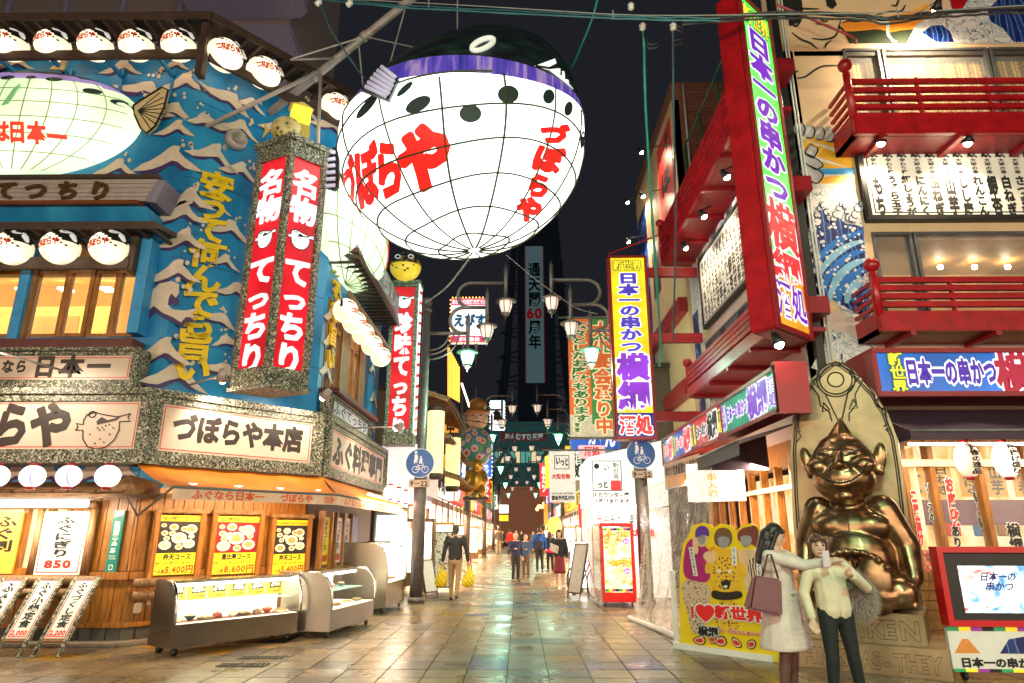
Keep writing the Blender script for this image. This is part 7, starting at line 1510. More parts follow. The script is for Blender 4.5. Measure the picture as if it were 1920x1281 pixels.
m = M(); m.box(F((gd.x,gd.y)),-.5,.5,-.5,.3,gd.z - .75,gd.z - .65); m.build('shelf',dwood,gp)
def flat_sign(label,u0,v0,u1,v1,y,ma,items,dep=.25,bulbs=None,frame=None,name='hanging_sign'):
    a,b = AY(u0,v0,y),AY(u1,v1,y); fr = F((a.x,y),0); w_ = b.x - a.x; p = T(name,label,'sign',((a.x + b.x) / 2,y,b.z)); m = M(); m.box(fr,0,w_,-dep,0,b.z,a.z); m.build('panel',ma,p,bev=.01)
    if frame: m = M(); ring(m,fr,-.05,w_ + .05,b.z - .05,a.z + .05,-dep - .02,.03,.06); m.build('frame',frame,p)
    for t,x0,x1,y0,y1,vt,col in items: m = M(); h = a.z - b.z; m.text(fr,t,w_ * x0,w_ * x1,b.z + h * y0,b.z + h * y1,.01,.05,vert=vt); m.build('lettering',col,p)
    if bulbs:
        m = M(); h = a.z - b.z; n = bulbs[1]
        for i in range(n): [m.ell(fr.w(s_,.06,z_),.035,6,4) for s_,z_ in ((w_ * (i + .5) / n,a.z + .03),(w_ * (i + .5) / n,b.z - .03),(-.02,b.z + h * (i + .5) / n),(w_ + .02,b.z + h * (i + .5) / n))]
        m.build('bulb_row',bulbs[0],p,kind='stuff')
    return p,fr,w_,b.z,a.z
ob_ = mat('orange_bulb',(1,.5,.1),.5,e=5,ec=(1,.42,.06),var=0); wbm = mat('blue_white_bulb',(.8,.9,1),.5,e=3,ec=(.7,.88,1),var=0)
p,fr,w_,zb_,zt_ = flat_sign('white and crimson lit sign framed by orange bulbs with a blue brush word',846,560,914,643,30,mat('bright_white_neon',(.8,.8,.8),.4,e=1.15,ec=(1,.97,1),var=0),(('えびす',.08,.95,.35,.65,False,mat('deep_cyan_ink',(0,.12,.3),.4,e=.3,ec=(0,.25,.5),var=0)),),bulbs=(ob_,11))
m = M(); m.rect(fr,0,w_,zt_ - .35,zt_ - .01,.006); m.rect(fr,0,w_,zb_ + .01,zb_ + .35,.006); m.build('crimson_bands',mat('crimson_neon',(.8,.08,.2),.4,e=.8,ec=(.85,.06,.18),var=0),p); m = M(); m.text(fr,'串かつ元祖焼き焼そば',.05,w_ - .05,zt_ - .31,zt_ - .05,.012,.04); m.text(fr,'年中無休',w_ * .2,w_ * .8,zb_ + .05,zb_ + .31,.012,.04); m.build('lettering',wl,p)
m = M(); [m.tube([fr.w(x,-.1,zb_),fr.w(x,-.1,4.5)],.06,8) for x in (w_ * .35,w_ * .7)]; m.build('mast',gmetal,p)
bp = T('light_board','tall tapering panel crowded with orange light bulbs on the left shops','light panel',AY(850,750,28)); P0 = [AY(839,645,28),AY(839,742,28),AY(862,755,28),AY(862,690,28)]; m = M(); m.quad(*P0); m.quad(*[q + Vector((0,.15,0)) for q in P0]); m.build('panel',mat('orange_panel_board',(.35,.13,.02),.5,e=.3,ec=(1,.35,.03),var=0),bp); m = M()
for i in range(9):
    for j in range(30):
        a = P0[0].lerp(P0[3],(i + .5) / 9); b = P0[1].lerp(P0[2],(i + .5) / 9); m.ell(a.lerp(b,(j + .5) / 30) + Vector((0,-.04,0)),.022,5,4)
m.build('bulbs',ob_,bp,kind='stuff')
bc = T('bulb_chain','slanting strip of white bulbs beside the orange bulb panel','light strip',AY(872,740,28)); m = M(); A,B = AY(866,720,28),AY(880,762,28); m.tube([A,B],.03,6); [m.ell(A.lerp(B,i / 14),.05,6,4) for i in range(15)]; m.build('bulbs',mat('warm_bulb_row',(1,.8,.5),.5,e=4,ec=(1,.8,.5),var=0),bp if False else bc,kind='stuff')
flat_sign('blue vertical sign with red and white characters on the left',899,824,922,895,37,sgc[3],(('麻雀',.1,.9,.5,.98,True,mat('orange_red_glow',(.9,.2,.05),.4,e=.8,ec=(.95,.2,.05),var=0)),('クラブ',.2,.8,.05,.48,True,wl)),bulbs=(wbm,9))
flat_sign('white sign edged with blue-white bulbs high over the left shops',919,753,946,806,40,mat('bright_white_neon'),(('亀',.2,.8,.3,.7,False,ink),),bulbs=(wbm,9))
flat_sign('small yellow sign hanging low in the distance on the left',936,966,953,977,50,sgc[1],()); flat_sign('small white sign above the small yellow one in the distance',936,947,953,962,50,litw,())

# ================================================================ CENTRE RIGHT
yp = mat('backlit_violet_letter',(.3,.02,.5),.4,e=.8,ec=(.36,.05,.85),var=0,evar=.35,esc=1.5); ip = mat('backlit_blue_letter',(.08,.05,.5),.4,e=.7,ec=(.10,.06,.62),var=0,evar=.4,esc=1.5)
ya,yb = AY(1140,478,15.0),AY(1155,825,15.0); Fy = F((2.2,15.0),0); yw = .95; yz0,yz1 = 3.56,8.12
ysn = T('tall_yellow_sign','tall glowing yellow vertical sign with blue and violet characters right of the street','sign',(2.7,15,yz0)); m = M(); ring(m,Fy,0,yw,yz0,yz1,-.3,.03,.06); m.build('red_frame',dred,ysn,bev=.01)
m = M(); m.box(Fy,.06,yw - .06,-.25,0,yz0 + .62,yz1 - .06); m.build('yellow_panel',lityel,ysn); m = M(); m.box(Fy,.06,yw - .06,-.25,0,yz0 + .06,yz0 + .62); m.build('blue_panel',mat('backlit_navy_panel',(.01,.03,.3),.3,e=.6,ec=(.01,.03,.35),var=0),ysn)
outlined(ysn,Fy,[('新世界',.12,yw - .12,yz1 - .4,yz1 - .12)],.006,yl,ink,.03,.09); zt = yz1 - .45
outlined(ysn,Fy,[('日本一の串かつ',.22,yw - .22,zt - 2.05,zt,True)],.006,ip,wl,.05,.12); outlined(ysn,Fy,[('横',.1,yw - .1,zt - 2.72,zt - 2.06),('綱',.1,yw - .1,zt - 3.42,zt - 2.74)],.006,yp,wl,.05,.12); outlined(ysn,Fy,[('酒処',.1,yw - .1,yz0 + .12,yz0 + .56)],.006,rl,wl,.05,.12)
m = M(); [m.box(Fy,yw,2.2,-.2,-.05,z,z + .22) for z in (4.0,5.9,7.6)]; m.build('wall_bracket',dred,ysn)
bn = AY(1064,598,20),AY(1078,820,20); fb = F((bn[0].x,20),0); bw = AY(1147,598,20).x - bn[0].x; z0,z1 = bn[1].z,bn[0].z; bnr = T('party_banner','orange and green hanging banner with white-edged brush characters left of the yellow sign','banner',(bn[0].x + bw / 2,20,z0))
m = M(); m.box(fb,0,bw * .48,-.02,0,z0 + .7,z1); m.build('orange_half',mat('orange_banner',(.75,.13,.02),.6,e=.22,ec=(.9,.16,.03)),bnr); m = M(); m.box(fb,bw * .48,bw,-.02,0,z0 + .4,z1); m.build('green_half',mat('green_banner',(.05,.20,.04),.6,e=.15,ec=(.1,.4,.08)),bnr); m = M(); m.box(fb,0,bw,-.02,-.004,z0,z0 + .72); m.build('foot_panel',mat('cream_banner',(.6,.5,.4),.6,var=.25,e=.15),bnr)
crm = mat('cream_letter',(.8,.7,.5),.5,var=0,e=.35,ec=(1,.8,.5)); outlined(bnr,fb,[('広々としたお座敷もあります!!',bw * .06,bw * .44,z0 + .15,z1 - .1,True)],.006,mat('green_letter',(.04,.16,.03),.5,var=0),crm,.04,.12); outlined(bnr,fb,[('大小宴会承り中',bw * .54,bw * .94,z0 + .1,z1 - .1,True)],.006,mat('orange_letter',(.75,.13,.02),.5,var=0,e=.2),crm,.04,.12)
m = M(); m.tube([(bn[0].x - .3,20,z1 + .05),(3.6,20,z1 + .05)],.04,8); m.tube([(bn[0].x - .1,20,z0 - .03),(3.6,20,z0 - .03)],.04,8); m.build('banner_rod',gmetal,bnr)
p,fr,w_,zb_,zt_ = flat_sign('hanging off-white cloth banner with framed brush marks and red print, above the far walkers',1029,846,1080,942,19,mat('offwhite_cloth',(.62,.5,.48),.6,var=.1,e=.3,ec=(1,.85,.82)),(('い',.25,.45,.72,.9,False,ink),('っと',.45,.75,.7,.88,False,ink),('大阪名物',.1,.8,.45,.55,False,inkred),('1Fカウンター2F座敷あり',.08,.92,.15,.19,False,ink),('宴会予約受付中',.08,.95,.04,.13,False,ink)),dep=.02); m = M(); ring(m,fr,w_ * .2,w_ * .78,zb_ + (zt_ - zb_) * .64,zt_ - .12,.0,.006,.02); m.build('ink_frame',ink,p); m = M(); m.tube([(fr.o[0] - .2,19,zt_ + .03),(3.6,19,zt_ + .03)],.03,6); m.build('rod',gmetal,p)
# white illuminated corner box and shop wall
wx0,wx1 = AY(1102,858,17).x,AY(1200,858,17).x; FWR = F((wx0,17),0); z0,z1 = AY(1100,948,17).z,AY(1110,858,17).z; ww = T('white_corner_sign','white illuminated sign box with black brush marks and red seal behind the right lamp post','sign',(wx0 + 1,17,z0))
m = M(); m.hexa([FWR.w(0,-2.5,z0),FWR.w(0,0,z0),FWR.w(2.0,0,z0),FWR.w(2.0,-2.5,z0),FWR.w(0,-2.5,z1),FWR.w(0,0,z1),FWR.w(2.0,0,z1 + .45),FWR.w(2.0,-2.5,z1 + .45)]); m.build('box',mat('white_corner_panel',(.8,.8,.78),.4,e=.72,ec=(1,.96,.90),var=0,evar=.06),ww)
m = M(); ring(m,FWR,.1,.85,z0 + .36,z1 - .08,.0,.01,.02); m.ell(FWR.w(.22,.005,z1 - .22),(.07,.004,.07),12,8); m.text(FWR,'い',.38,.55,z1 - .35,z1 - .15,.006,.02); m.text(FWR,'っと',.22,.5,z0 + .42,z0 + .62,.006,.05); m.text(FWR,'新世界',.63,.78,z0 + .62,z1 - .12,.006,.01,vert=True); m.text(FWR,'1Fカウンター席',.08,1.02,z0 + .18,z0 + .33,.006,.03); m.text(FWR,'2F座敷あります',.08,1.02,z0 + .02,z0 + .17,.006,.03); m.build('lettering',ink,ww)
m = M(); m.box(FWR,.56,.82,.002,.008,z0 + .38,z0 + .62); m.build('red_seal',rl,ww)
wz0 = AY(1110,1025,17).z; wwa = T('lettered_shopfront','white lower shop wall with red and black lettering behind the red display case','shop',(wx0 + 1,17.2,0)); m = M(); m.box(FWR,.02,2.0,-2.4,-.03,0,z0 - .04); m.build('wall',mat('pinkish_white_wall',(.7,.62,.58),.4,e=.45,ec=(1,.9,.85),var=0),wwa); m = M(); m.text(FWR,'元祖',.18,.5,z0 - .47,z0 - .2,.0,.02); m.build('lettering',inkred,wwa); m = M(); m.text(FWR,'串カツ専門店',.5,1.45,z0 - .47,z0 - .2,.0,.01); m.build('lettering',ink,wwa); m = M(); m.text(FWR,'名物串カツ大阪名物',.18,1.6,z0 - .75,z0 - .55,.0,.06); m.build('lettering',inkred,wwa)
m = M(); m.tube([FWR.w(.05,.05,z0 - .01),FWR.w(1.3,.05,z0 - .01)],.02,6); m.build('tube_lamp',tubem,wwa)
light('AREA',FWR.w(.8,.3,z0 - .1),25,(1,.95,.9),1.2,FWR.w(.8,.6,0),name='tube_glow',parent=wwa,sy=.1)
# red display case
RC = F((1.74,14.8),0); rcx = T('red_display_case','red glowing display case on casters advertising table seats, right side of the street','display case',(2.1,15.5,0)); m = M(); m.box(RC,0,.72,-1.5,0,.12,.3); m.box(RC,0,.06,-1.5,0,.3,1.66); m.box(RC,.66,.72,-1.5,0,.3,1.66); m.box(RC,0,.72,-1.5,0,1.66,1.72); m.box(RC,0,.06,-.0,.03,.12,1.7); m.box(RC,.66,.72,-.0,.03,.12,1.7); m.build('frame',mat('bright_red_paint',(.6,.01,.012),.3,var=.05),rcx,bev=.01)
pm = [ramp_mat('room_photo_%d' % i,'noise',[(.35,(.45,.18,.03)),(.5,(.95,.7,.3)),(.65,(1,.92,.7))],.3,(1,1,1.6),5,.6,e=.95) for i in range(2)]
for i,(a,b) in enumerate(((.3,.97),(.99,1.62))): m = M(); m.rect(RC,.07,.65,a,b,-.01); m.build('photo_panel',pm[i],rcx)
for z in (.32,1.56):
    m = M()
    for k in range(8): m.m = k % 4; m.rect(RC,.07 + k * .0725,.07 + (k + 1) * .0725,z,z + .055,.0)
    m.build('checker_strip',[mat('chk_g',(.02,.3,.1),.4,e=.3),mat('chk_y',(.9,.6,.02),.4,e=.6),mat('chk_p',(.3,.03,.3),.4,e=.3),ink],rcx)
outlined(rcx,RC,[('テーブル席!',.16,.63,1.42,1.54),('お座敷!!',.22,.63,.83,.95)],.004,yl,inkred,.04,.13)
m = M(); m.text(RC,'60',.5,.6,1.30,1.38,.012,.04); m.text(RC,'60',.5,.6,.69,.77,.012,.04); m.build('number',wl,rcx); 
for z in (1.34,.73): m = M(); m.poly(RC,[(.55 + .07 * math.cos(t * .5236),z + .06 * math.sin(t * .5236)) for t in range(12)],.002,.008,False); m.build('purple_badge',mat('purple_badge',(.4,.02,.5),.4,e=.5,ec=(.6,.05,.8),var=0),rcx)
RCS = F((1.74,16.3),-90); m = M(); m.box(RCS,.0,1.5,0,.025,.9,.98); [m.box(RCS,a,a + .07,0,.025,.3,1.66) for a in (0,1.43)]; m.build('side_frame',mat('bright_red_paint'),rcx); m = M(); m.rect(RCS,.08,1.42,.3,1.66,.005); m.build('side_poster',ramp_mat('busy_menu_print','vor',[(.1,(.05,.03,.02)),(.25,(.8,.5,.1)),(.4,(.9,.85,.7)),(.55,(.1,.3,.12)),(.7,(.8,.7,.6))],.4,sc=9,e=.7),rcx)
for a,b in ((.08,-.1),(.64,-.1),(.08,-1.4),(.64,-1.4)): m = M(); q = RC.w(a,b,.06); m.lathe(q,[(.055,-.015),(.055,.015)],12,Matrix.Rotation(math.pi / 2,3,'Y')); m.box(F((q.x,q.y)),-.02,.02,-.02,.02,.08,.13); m.build('caster',gmetal,rcx)
m = M(); m.box(F((1.64,16.6),-88),0,1.9,-.02,0,0.02,1.62); tag(m.build('plastic_sheet_screen',pls),'crinkled clear plastic panel standing behind the red display case','plastic panel')
# easels, bicycle, stands on the right
def easel(label,x,y,rz,h,ma,w_=.55):
    fr = TF(F((x,y),rz),0,0,14); p = T('menu_easel',label,'easel',(x,y,0)); m = M(); ring(m,fr,0,w_,.1,h,-.02,.02,.03); m.tube([fr.w(.02,0,0),fr.w(.02,0,.2)],.015,6); m.tube([fr.w(w_ - .02,0,0),fr.w(w_ - .02,0,.2)],.015,6); m.build('frame',dwood,p); m = M(); m.box(fr,.03,w_ - .03,-.01,.01,.13,h - .03); m.build('board',ma,p); m = M(); m.tube([fr.w(w_ / 2,-.03,h - .1),F((x,y),rz).w(w_ / 2,-.5,0)],.015,6); m.build('back_leg',dwood,p); return p
prn = ramp_mat('menu_print','vor',[(.1,(.5,.05,.03)),(.25,(.85,.7,.5)),(.5,(.9,.88,.8)),(.7,(.25,.15,.1))],.5,sc=11)
easel('glowing white menu easel behind the woman in the maroon apron',1.25,18.4,-20,1.35,litw); easel('plain pale board leaning beside the woman in the maroon apron',1.15,17.2,-55,1.3,mat('pale_board',(.5,.42,.38),.4),.5); easel('colourful menu rack behind the bicycle',1.9,19.3,-30,1.9,prn,.9)
easel('meat menu board on easel left of the walking man with yellow bags',-2.6,18.6,12,1.6,prn,.8); easel('small folding menu board by the foot of the left lamp post',-2.3,17.0,60,.9,white,.5); easel('red-edged leaning menu board right of the walking man',-1.9,21.5,62,1.5,prn,.9)
bk = T('bicycle','dark bicycle parked beside the red display case, mostly hidden','bicycle',(1.62,17.9,0)); Fb_ = F((1.35,17.7),-65)
for c_ in (0,1.0): 
    m = M(); m.tube([Fb_.w(c_ + .32 * math.cos(t * .3927),0,.34 + .32 * math.sin(t * .3927)) for t in range(16)],.018,6,True); w_o = m.build('wheel',black,bk); m = M(); [m.tube([Fb_.w(c_,0,.34),Fb_.w(c_ + .31 * math.cos(t),0,.34 + .31 * math.sin(t))],.003,3) for t in [i * .5236 for i in range(12)]]; m.build('spokes',steel,w_o if False else bk,kind='stuff')
m = M(); B_ = lambda s,z: Fb_.w(s,0,z); m.tube([B_(1,.34),B_(.82,.85),B_(.35,.8),B_(.45,.32),B_(.82,.78)],.018,6); m.tube([B_(0,.34),B_(.45,.32)],.014,6); m.tube([B_(0,.34),B_(.33,.85)],.014,6); m.build('frame',red,bk); m = M(); m.tube([B_(.82,.8),B_(.8,1.0),B_(.65,1.03)],.014,6); m.build('handlebar',steel,bk); m = M(); m.ell(B_(.33,.9),(.1,.08,.04),10,6); m.build('saddle',black,bk)
yg = T('glowing_round_lantern','amber glowing round lantern over the right-hand stalls in the distance','lantern',AY(1040,1000,27)); m = M(); m.ell(AY(1040,985,27),(.28,.28,.34),20,14); m.build('paper_body',mat('amber_lantern',(.9,.5,.1),.5,e=1.3,ec=(1,.62,.12),var=0,evar=.3),yg)
for i,(u0,v0,u1,v1,y,c,tx_) in enumerate(((1012,868,1028,930,26,0,'串カツ'),(1022,855,1030,915,22,1,''),(1085,835,1135,858,19,5,'酒処'),(1070,820,1100,845,23,3,''),(1085,945,1100,990,22,0,''),(1020,945,1028,985,30,4,''))): flat_sign('small %s shop sign among the right-hand shops, %s' % (('red','yellow','white','blue','orange','pink')[c],('beside the off-white cloth banner','behind the off-white cloth banner','left of the white corner box top','under the orange and green banner','low under the awnings','far back by the distant arch')[i]),u0,v0,u1,v1,y,sgc[c],((tx_,.2,.8,.1,.9,v1 - v0 > u1 - u0,wl if c != 5 else inkred),) if tx_ else ())

# ================================================================ FAR END
stn = T('station_building','elevated station building with teal window bands and dark girders closing the end of the street','station',(0,95,0)); FB_ = F((-9,95),0)
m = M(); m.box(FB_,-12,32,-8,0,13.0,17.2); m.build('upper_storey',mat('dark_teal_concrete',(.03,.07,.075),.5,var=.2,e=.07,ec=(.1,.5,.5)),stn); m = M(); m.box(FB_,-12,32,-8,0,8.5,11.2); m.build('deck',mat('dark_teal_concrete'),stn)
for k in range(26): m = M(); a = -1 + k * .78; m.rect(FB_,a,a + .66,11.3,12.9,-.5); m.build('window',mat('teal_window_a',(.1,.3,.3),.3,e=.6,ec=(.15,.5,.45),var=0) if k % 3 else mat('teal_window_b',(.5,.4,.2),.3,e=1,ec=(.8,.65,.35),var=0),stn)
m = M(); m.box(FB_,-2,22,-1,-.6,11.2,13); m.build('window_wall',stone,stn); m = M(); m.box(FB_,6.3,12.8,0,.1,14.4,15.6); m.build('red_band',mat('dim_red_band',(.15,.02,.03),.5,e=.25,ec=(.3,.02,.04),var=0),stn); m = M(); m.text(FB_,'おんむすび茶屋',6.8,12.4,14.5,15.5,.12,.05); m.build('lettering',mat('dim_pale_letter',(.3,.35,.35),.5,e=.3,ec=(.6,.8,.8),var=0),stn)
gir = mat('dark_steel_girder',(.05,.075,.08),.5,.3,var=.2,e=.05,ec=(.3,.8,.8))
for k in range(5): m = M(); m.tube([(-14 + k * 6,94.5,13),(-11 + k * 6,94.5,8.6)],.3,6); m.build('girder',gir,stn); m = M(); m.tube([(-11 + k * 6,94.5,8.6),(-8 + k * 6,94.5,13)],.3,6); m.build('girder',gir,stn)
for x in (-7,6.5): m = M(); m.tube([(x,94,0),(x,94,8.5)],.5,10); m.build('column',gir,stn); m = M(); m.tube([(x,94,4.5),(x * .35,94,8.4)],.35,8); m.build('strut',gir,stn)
m = M(); m.tube([(7 * math.cos(t) - .3,92,8.6 * math.sin(t)) for t in [math.pi * i / 20 for i in range(21)]],.3,8); m.build('arch',gir,stn)
bwl = T('far_brown_backdrop','brown lit wall with orange festoon bulbs seen through the far arch','building',(0,130,0)); m = M(); m.box(F((-30,130)),0,60,-5,0,0,14); m.build('wall',mat('self_glowing_brown_wall',(.12,.05,.035),.7,var=.2,e=.2,ec=(.8,.3,.15)),bwl)  # wall's own emission stands in for the brown night glow
for sd in (-1,1):
    fs2 = T('festoon_lights','string of orange festoon bulbs slanting down to the far shops, %s one' % ('left' if sd < 0 else 'right'),'lights',(sd * 3,80,4)); m = M()
    for i in range(16): t = i / 15; m.ell((sd * (4.6 - 2.6 * t),84 - 6 * t,7.2 - 3.2 * t + .3 * math.sin(i)),.20,8,6)
    m.build('bulbs',mat('festoon_glow',(1,.5,.15),.5,e=7,ec=(1,.45,.1),var=0),fs2,kind='stuff')
tow = T('observation_tower','dark unlit lattice observation tower with a pale vertical anniversary banner behind the street','tower',(0,170,0)); tm_ = mat('dark_tower_steel',(.03,.04,.05),.6,.2,e=.004,ec=(.5,.7,1))
tx = AY(985,700,170).x + 3; 
for sx in (-1,1):
    for sy in (-1,1): m = M(); m.tube([(tx + sx * 14,170 + sy * 10,0),(tx + sx * 8,170 + sy * 6,45),(tx + sx * 5,170 + sy * 5,95)],[1.2,.9,.7],6); m.build('leg',tm_,tow)
for k in range(14): z = 6 + k * 6.5; w_ = 14 - 9.5 * z / 95; m = M(); [m.tube([(tx - w_,162,z),(tx + w_,162,z + (0 if j else 6.5))],.22,4) for j in (0,1)]; m.tube([(tx + w_,162,z),(tx - w_,162,z + 6.5)],.22,4); m.build('lattice_bay',tm_,tow)
m = M(); m.box(F((tx - 5,166)),0,10,-8,0,0,95); m.build('core',mat('tower_core',(.035,.045,.055),.7,e=.004,ec=(.4,.6,1)),tow); m = M(); m.box(F((tx - 9,160)),0,18,-16,0,95,104); m.build('observation_deck',tm_,tow)
ba,bbn = AY(985,462,159),AY(1021,718,159); Fbn = F((ba.x,159)); w_ = bbn.x - ba.x; m = M(); m.box(Fbn,0,w_,-.1,0,bbn.z,ba.z); m.build('banner',mat('faint_glow_teal_banner',(.3,.42,.42),.6,var=.1,e=.10,ec=(.4,.75,.8)),tow); m = M(); m.box(Fbn,-.3,0,-.1,.02,bbn.z,ba.z); m.box(Fbn,w_,w_ + .3,-.1,.02,bbn.z,ba.z); m.build('red_edge',mat('dim_red_edge',(.3,.02,.02),.5,e=.05,ec=(1,.05,.05)),tow)  # banner is no lamp; its lit look comes from emission in the cloth
m = M(); m.text(Fbn,'通天閣',w_ * .15,w_ * .85,AY(1000,575,159).z,AY(1000,492,159).z,.1,.03,vert=True); m.text(Fbn,'周年',w_ * .15,w_ * .85,AY(1000,655,159).z,AY(1000,600,159).z,.1,.03,vert=True); m.build('lettering',ink,tow); m = M(); m.text(Fbn,'60',w_ * .05,w_ * .95,AY(1000,600,159).z,AY(1000,574,159).z,.1,.06); m.build('lettering',mat('dim_red_ink',(.5,.02,.03),.5,e=.1,ec=(1,.03,.05),var=0),tow)
# apartment block at upper left
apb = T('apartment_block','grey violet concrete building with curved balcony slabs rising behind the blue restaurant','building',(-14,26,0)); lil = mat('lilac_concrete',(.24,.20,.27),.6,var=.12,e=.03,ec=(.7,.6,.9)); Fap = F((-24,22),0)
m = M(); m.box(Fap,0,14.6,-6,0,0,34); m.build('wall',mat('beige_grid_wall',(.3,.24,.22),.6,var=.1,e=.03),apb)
for k in range(9): m = M(); zz = 14.6 + k * 2.4; m.poly(Fap,[(10.6,zz),(15.0 - .0 * k,zz),(15.3,zz + .25),(15.3,zz + .85),(15.1,zz + 1.0),(10.6,zz + 1.0)],0,1.4); m.build('balcony',lil,apb,bev=.08)
for k in range(5): m = M(); m.tube([Fap.w(10.0 - k * 2.4,.1,12),Fap.w(10.0 - k * 2.4,.1,32)],.12,8); m.build('drain_pipe',lil,apb)
# ---- TV stand
tvf = F((4.58,7.65),-3); tv = T('television_stand','red-framed television glowing on a wheeled stand with a painted poster below, right edge','television',(5.3,7.7,0)); m = M(); ring(m,tvf,0,1.7,.55,1.36,-.1,.06,.06); m.build('red_frame',mat('bright_red_paint'),tv,bev=.01); m = M(); m.box(tvf,.06,1.64,-.1,.0,.61,1.30); m.build('bezel',black,tv)
scr = ramp_mat('screen_picture','noise',[(.30,(.02,.05,.4)),(.42,(.25,.55,1)),(.5,(1,1,1)),(.62,(.9,.95,1)),(.7,(.8,.1,.08)),(.8,(.1,.2,.5))],.2,(1,1,1.2),3.4,1.5,e=1.0); m = M(); m.rect(tvf,.22,1.56,.68,1.16,.003); m.build('screen',scr,tv); m = M(); m.text(tvf,'日本一の',.42,.8,1.0,1.1,.006,.03,slant=.3); m.text(tvf,'串かつ',.46,.76,.9,1.0,.006,.03,slant=.3); m.build('screen_lettering',mat('screen_ink',(.02,.02,.2),.4,var=0),tv)
light('AREA',tvf.w(.9,.1,.92),14,(.7,.82,1),1.2,tvf.w(.9,2,.7),name='screen_glow',parent=tv,sy=.5)
m = M(); m.box(tvf,.0,1.7,-.06,-.01,.12,.52); m.build('poster_panel',white,tv); m = M(); m.text(tvf,'日本一の串かつ',.08,.9,.14,.24,-.004,.05); m.text(tvf,'横綱',1.1,1.55,.15,.5,-.004,.06,vert=True); m.tube([tvf.w(1.3 + .27 * math.cos(t * .4),-.0,.33 + .19 * math.sin(t * .4)) for t in range(16)],.012,4,True); m.build('lettering',ink,tv)
m = M(); m.poly(tvf,[(.04,.28),(.3,.28),(.2,.42),(.14,.42)],-.01,-.006,False); m.build('orange_peak',mat('orange_peak_paint',(.7,.25,.05),.5),tv); m = M(); m.poly(tvf,[(.5,.28),(.62,.42),(.85,.46),(1.0,.38),(.9,.28)],-.01,-.005,False); m.build('wave_picture',wavem,tv)
m = M()
for k in range(14): m.m = k % 4; m.box(tvf,k * .12,k * .12 + .12,-.01,.0,.50,.54); m.box(tvf,k * .12,k * .12 + .12,-.01,.0,.10,.13)
m.build('checker_strip',[mat('chk_g'),mat('chk_y'),mat('chk_p'),ink],tv)
for a in (.15,1.5): m = M(); q = tvf.w(a,-.1,.05); m.lathe(q,[(.05,-.015),(.05,.015)],12,Matrix.Rotation(math.pi / 2,3,'Y')); m.tube([q,q + Vector((0,0,.1))],.015,6); m.build('caster',black,tv)
# ---- photo cut-out board
CB = F((2.16,9.75),-46); cb = T('photo_cutout_board','yellow cut-out photo board of three cartoon women with blank faces by the plastic sheet','photo board',CB.w(.7,0,0)); P2 = lambda *L_: [CB.hit(u,v,.0) for u,v in L_]
def cpaint(L_,col,n,nm,sm=True):
    P = P2(*L_); a = sum(P[i][0] * P[(i + 1) % len(P)][1] - P[(i + 1) % len(P)][0] * P[i][1] for i in range(len(P)))
    if a < 0: P = P[::-1]
    if sm:
        for _ in range(2): P = [q for i in range(len(P)) for q in ((P[i][0] * .75 + P[(i + 1) % len(P)][0] * .25,P[i][1] * .75 + P[(i + 1) % len(P)][1] * .25),(P[i][0] * .25 + P[(i + 1) % len(P)][0] * .75,P[i][1] * .25 + P[(i + 1) % len(P)][1] * .75))]
    m = M(); m.poly(CB,P,n - .003,n,False); return m.build(nm,col,cb)
boardc = [(1275,1222),(1274,1070),(1280,1020),(1290,1005),(1298,985),(1318,980),(1333,984),(1338,990),(1350,982),(1370,985),(1380,996),(1390,986),(1408,981),(1424,990),(1430,1018),(1445,1025),(1456,1060),(1462,1247)]
bm_ = mat('yellow_board_paint',(.80,.55,.01),.4,var=.03)
P = P2(*boardc); P = P[::-1]; m = M(); m.poly(CB,P,-.03,.0); m.build('board',bm_,cb,bev=.004)
m = M(); m.box(CB,-.05,1.35,-.1,.06,0,.07); m.build('base_rail',white,cb); m = M(); m.box(CB,-.05,-.0,-.03,.03,.07,1.0); m.build('side_strut',white,cb)
skn = mat('cartoon_skin',(.72,.45,.26),.5,var=0); lep = ramp_mat('leopard_print','vor',[(.0,(.02,.012,.01)),(.22,(.02,.012,.01)),(.3,(.6,.42,.3)),(1,(.66,.5,.38))],.5,sc=30,extra='CONSTANT'); lep2 = ramp_mat('gold_leopard_print','vor',[(.0,(.015,.01,.008)),(.24,(.015,.01,.008)),(.32,(.75,.42,.03)),(1,(.78,.46,.04))],.5,sc=26,extra='CONSTANT')
cpaint([(1278,1085),(1331,1090),(1332,1130),(1325,1170),(1305,1190),(1297,1188),(1290,1150),(1280,1120)],lep,.006,'leopard_trousers'); cpaint([(1280,1082),(1284,1030),(1292,1012),(1306,1008),(1316,1020),(1330,1030),(1334,1050),(1332,1094),(1305,1090)],mat('magenta_print',(.38,.01,.15),.5),.010,'magenta_top')
cpaint([(1304,1000),(1308,988),(1320,985),(1330,992),(1331,1008),(1320,1002),(1305,1010)],mat('purple_print',(.10,.03,.30),.5),.016,'purple_cap'); cpaint([(1306,1004),(1325,1001),(1328,1010),(1325,1022),(1315,1027),(1308,1020)],skn,.013,'face_edge'); cpaint([(1310,1005),(1323,1003),(1325,1012),(1321,1021),(1314,1022),(1310,1014)],mat('mirror_face',(.75,.7,.72),.1,.6),.018,'face_hole'); cpaint([(1300,1002),(1308,1012),(1312,1038),(1302,1040),(1300,1020)],skn,.019,'hand')
cpaint([(1340,1000),(1348,990),(1362,989),(1373,998),(1374,1016),(1366,1026),(1346,1026),(1339,1014)],mat('brown_print',(.16,.07,.03),.5),.010,'curly_hair'); cpaint([(1347,1006),(1368,1006),(1369,1018),(1362,1028),(1352,1028),(1347,1018)],mat('mirror_face'),.014,'face_hole')
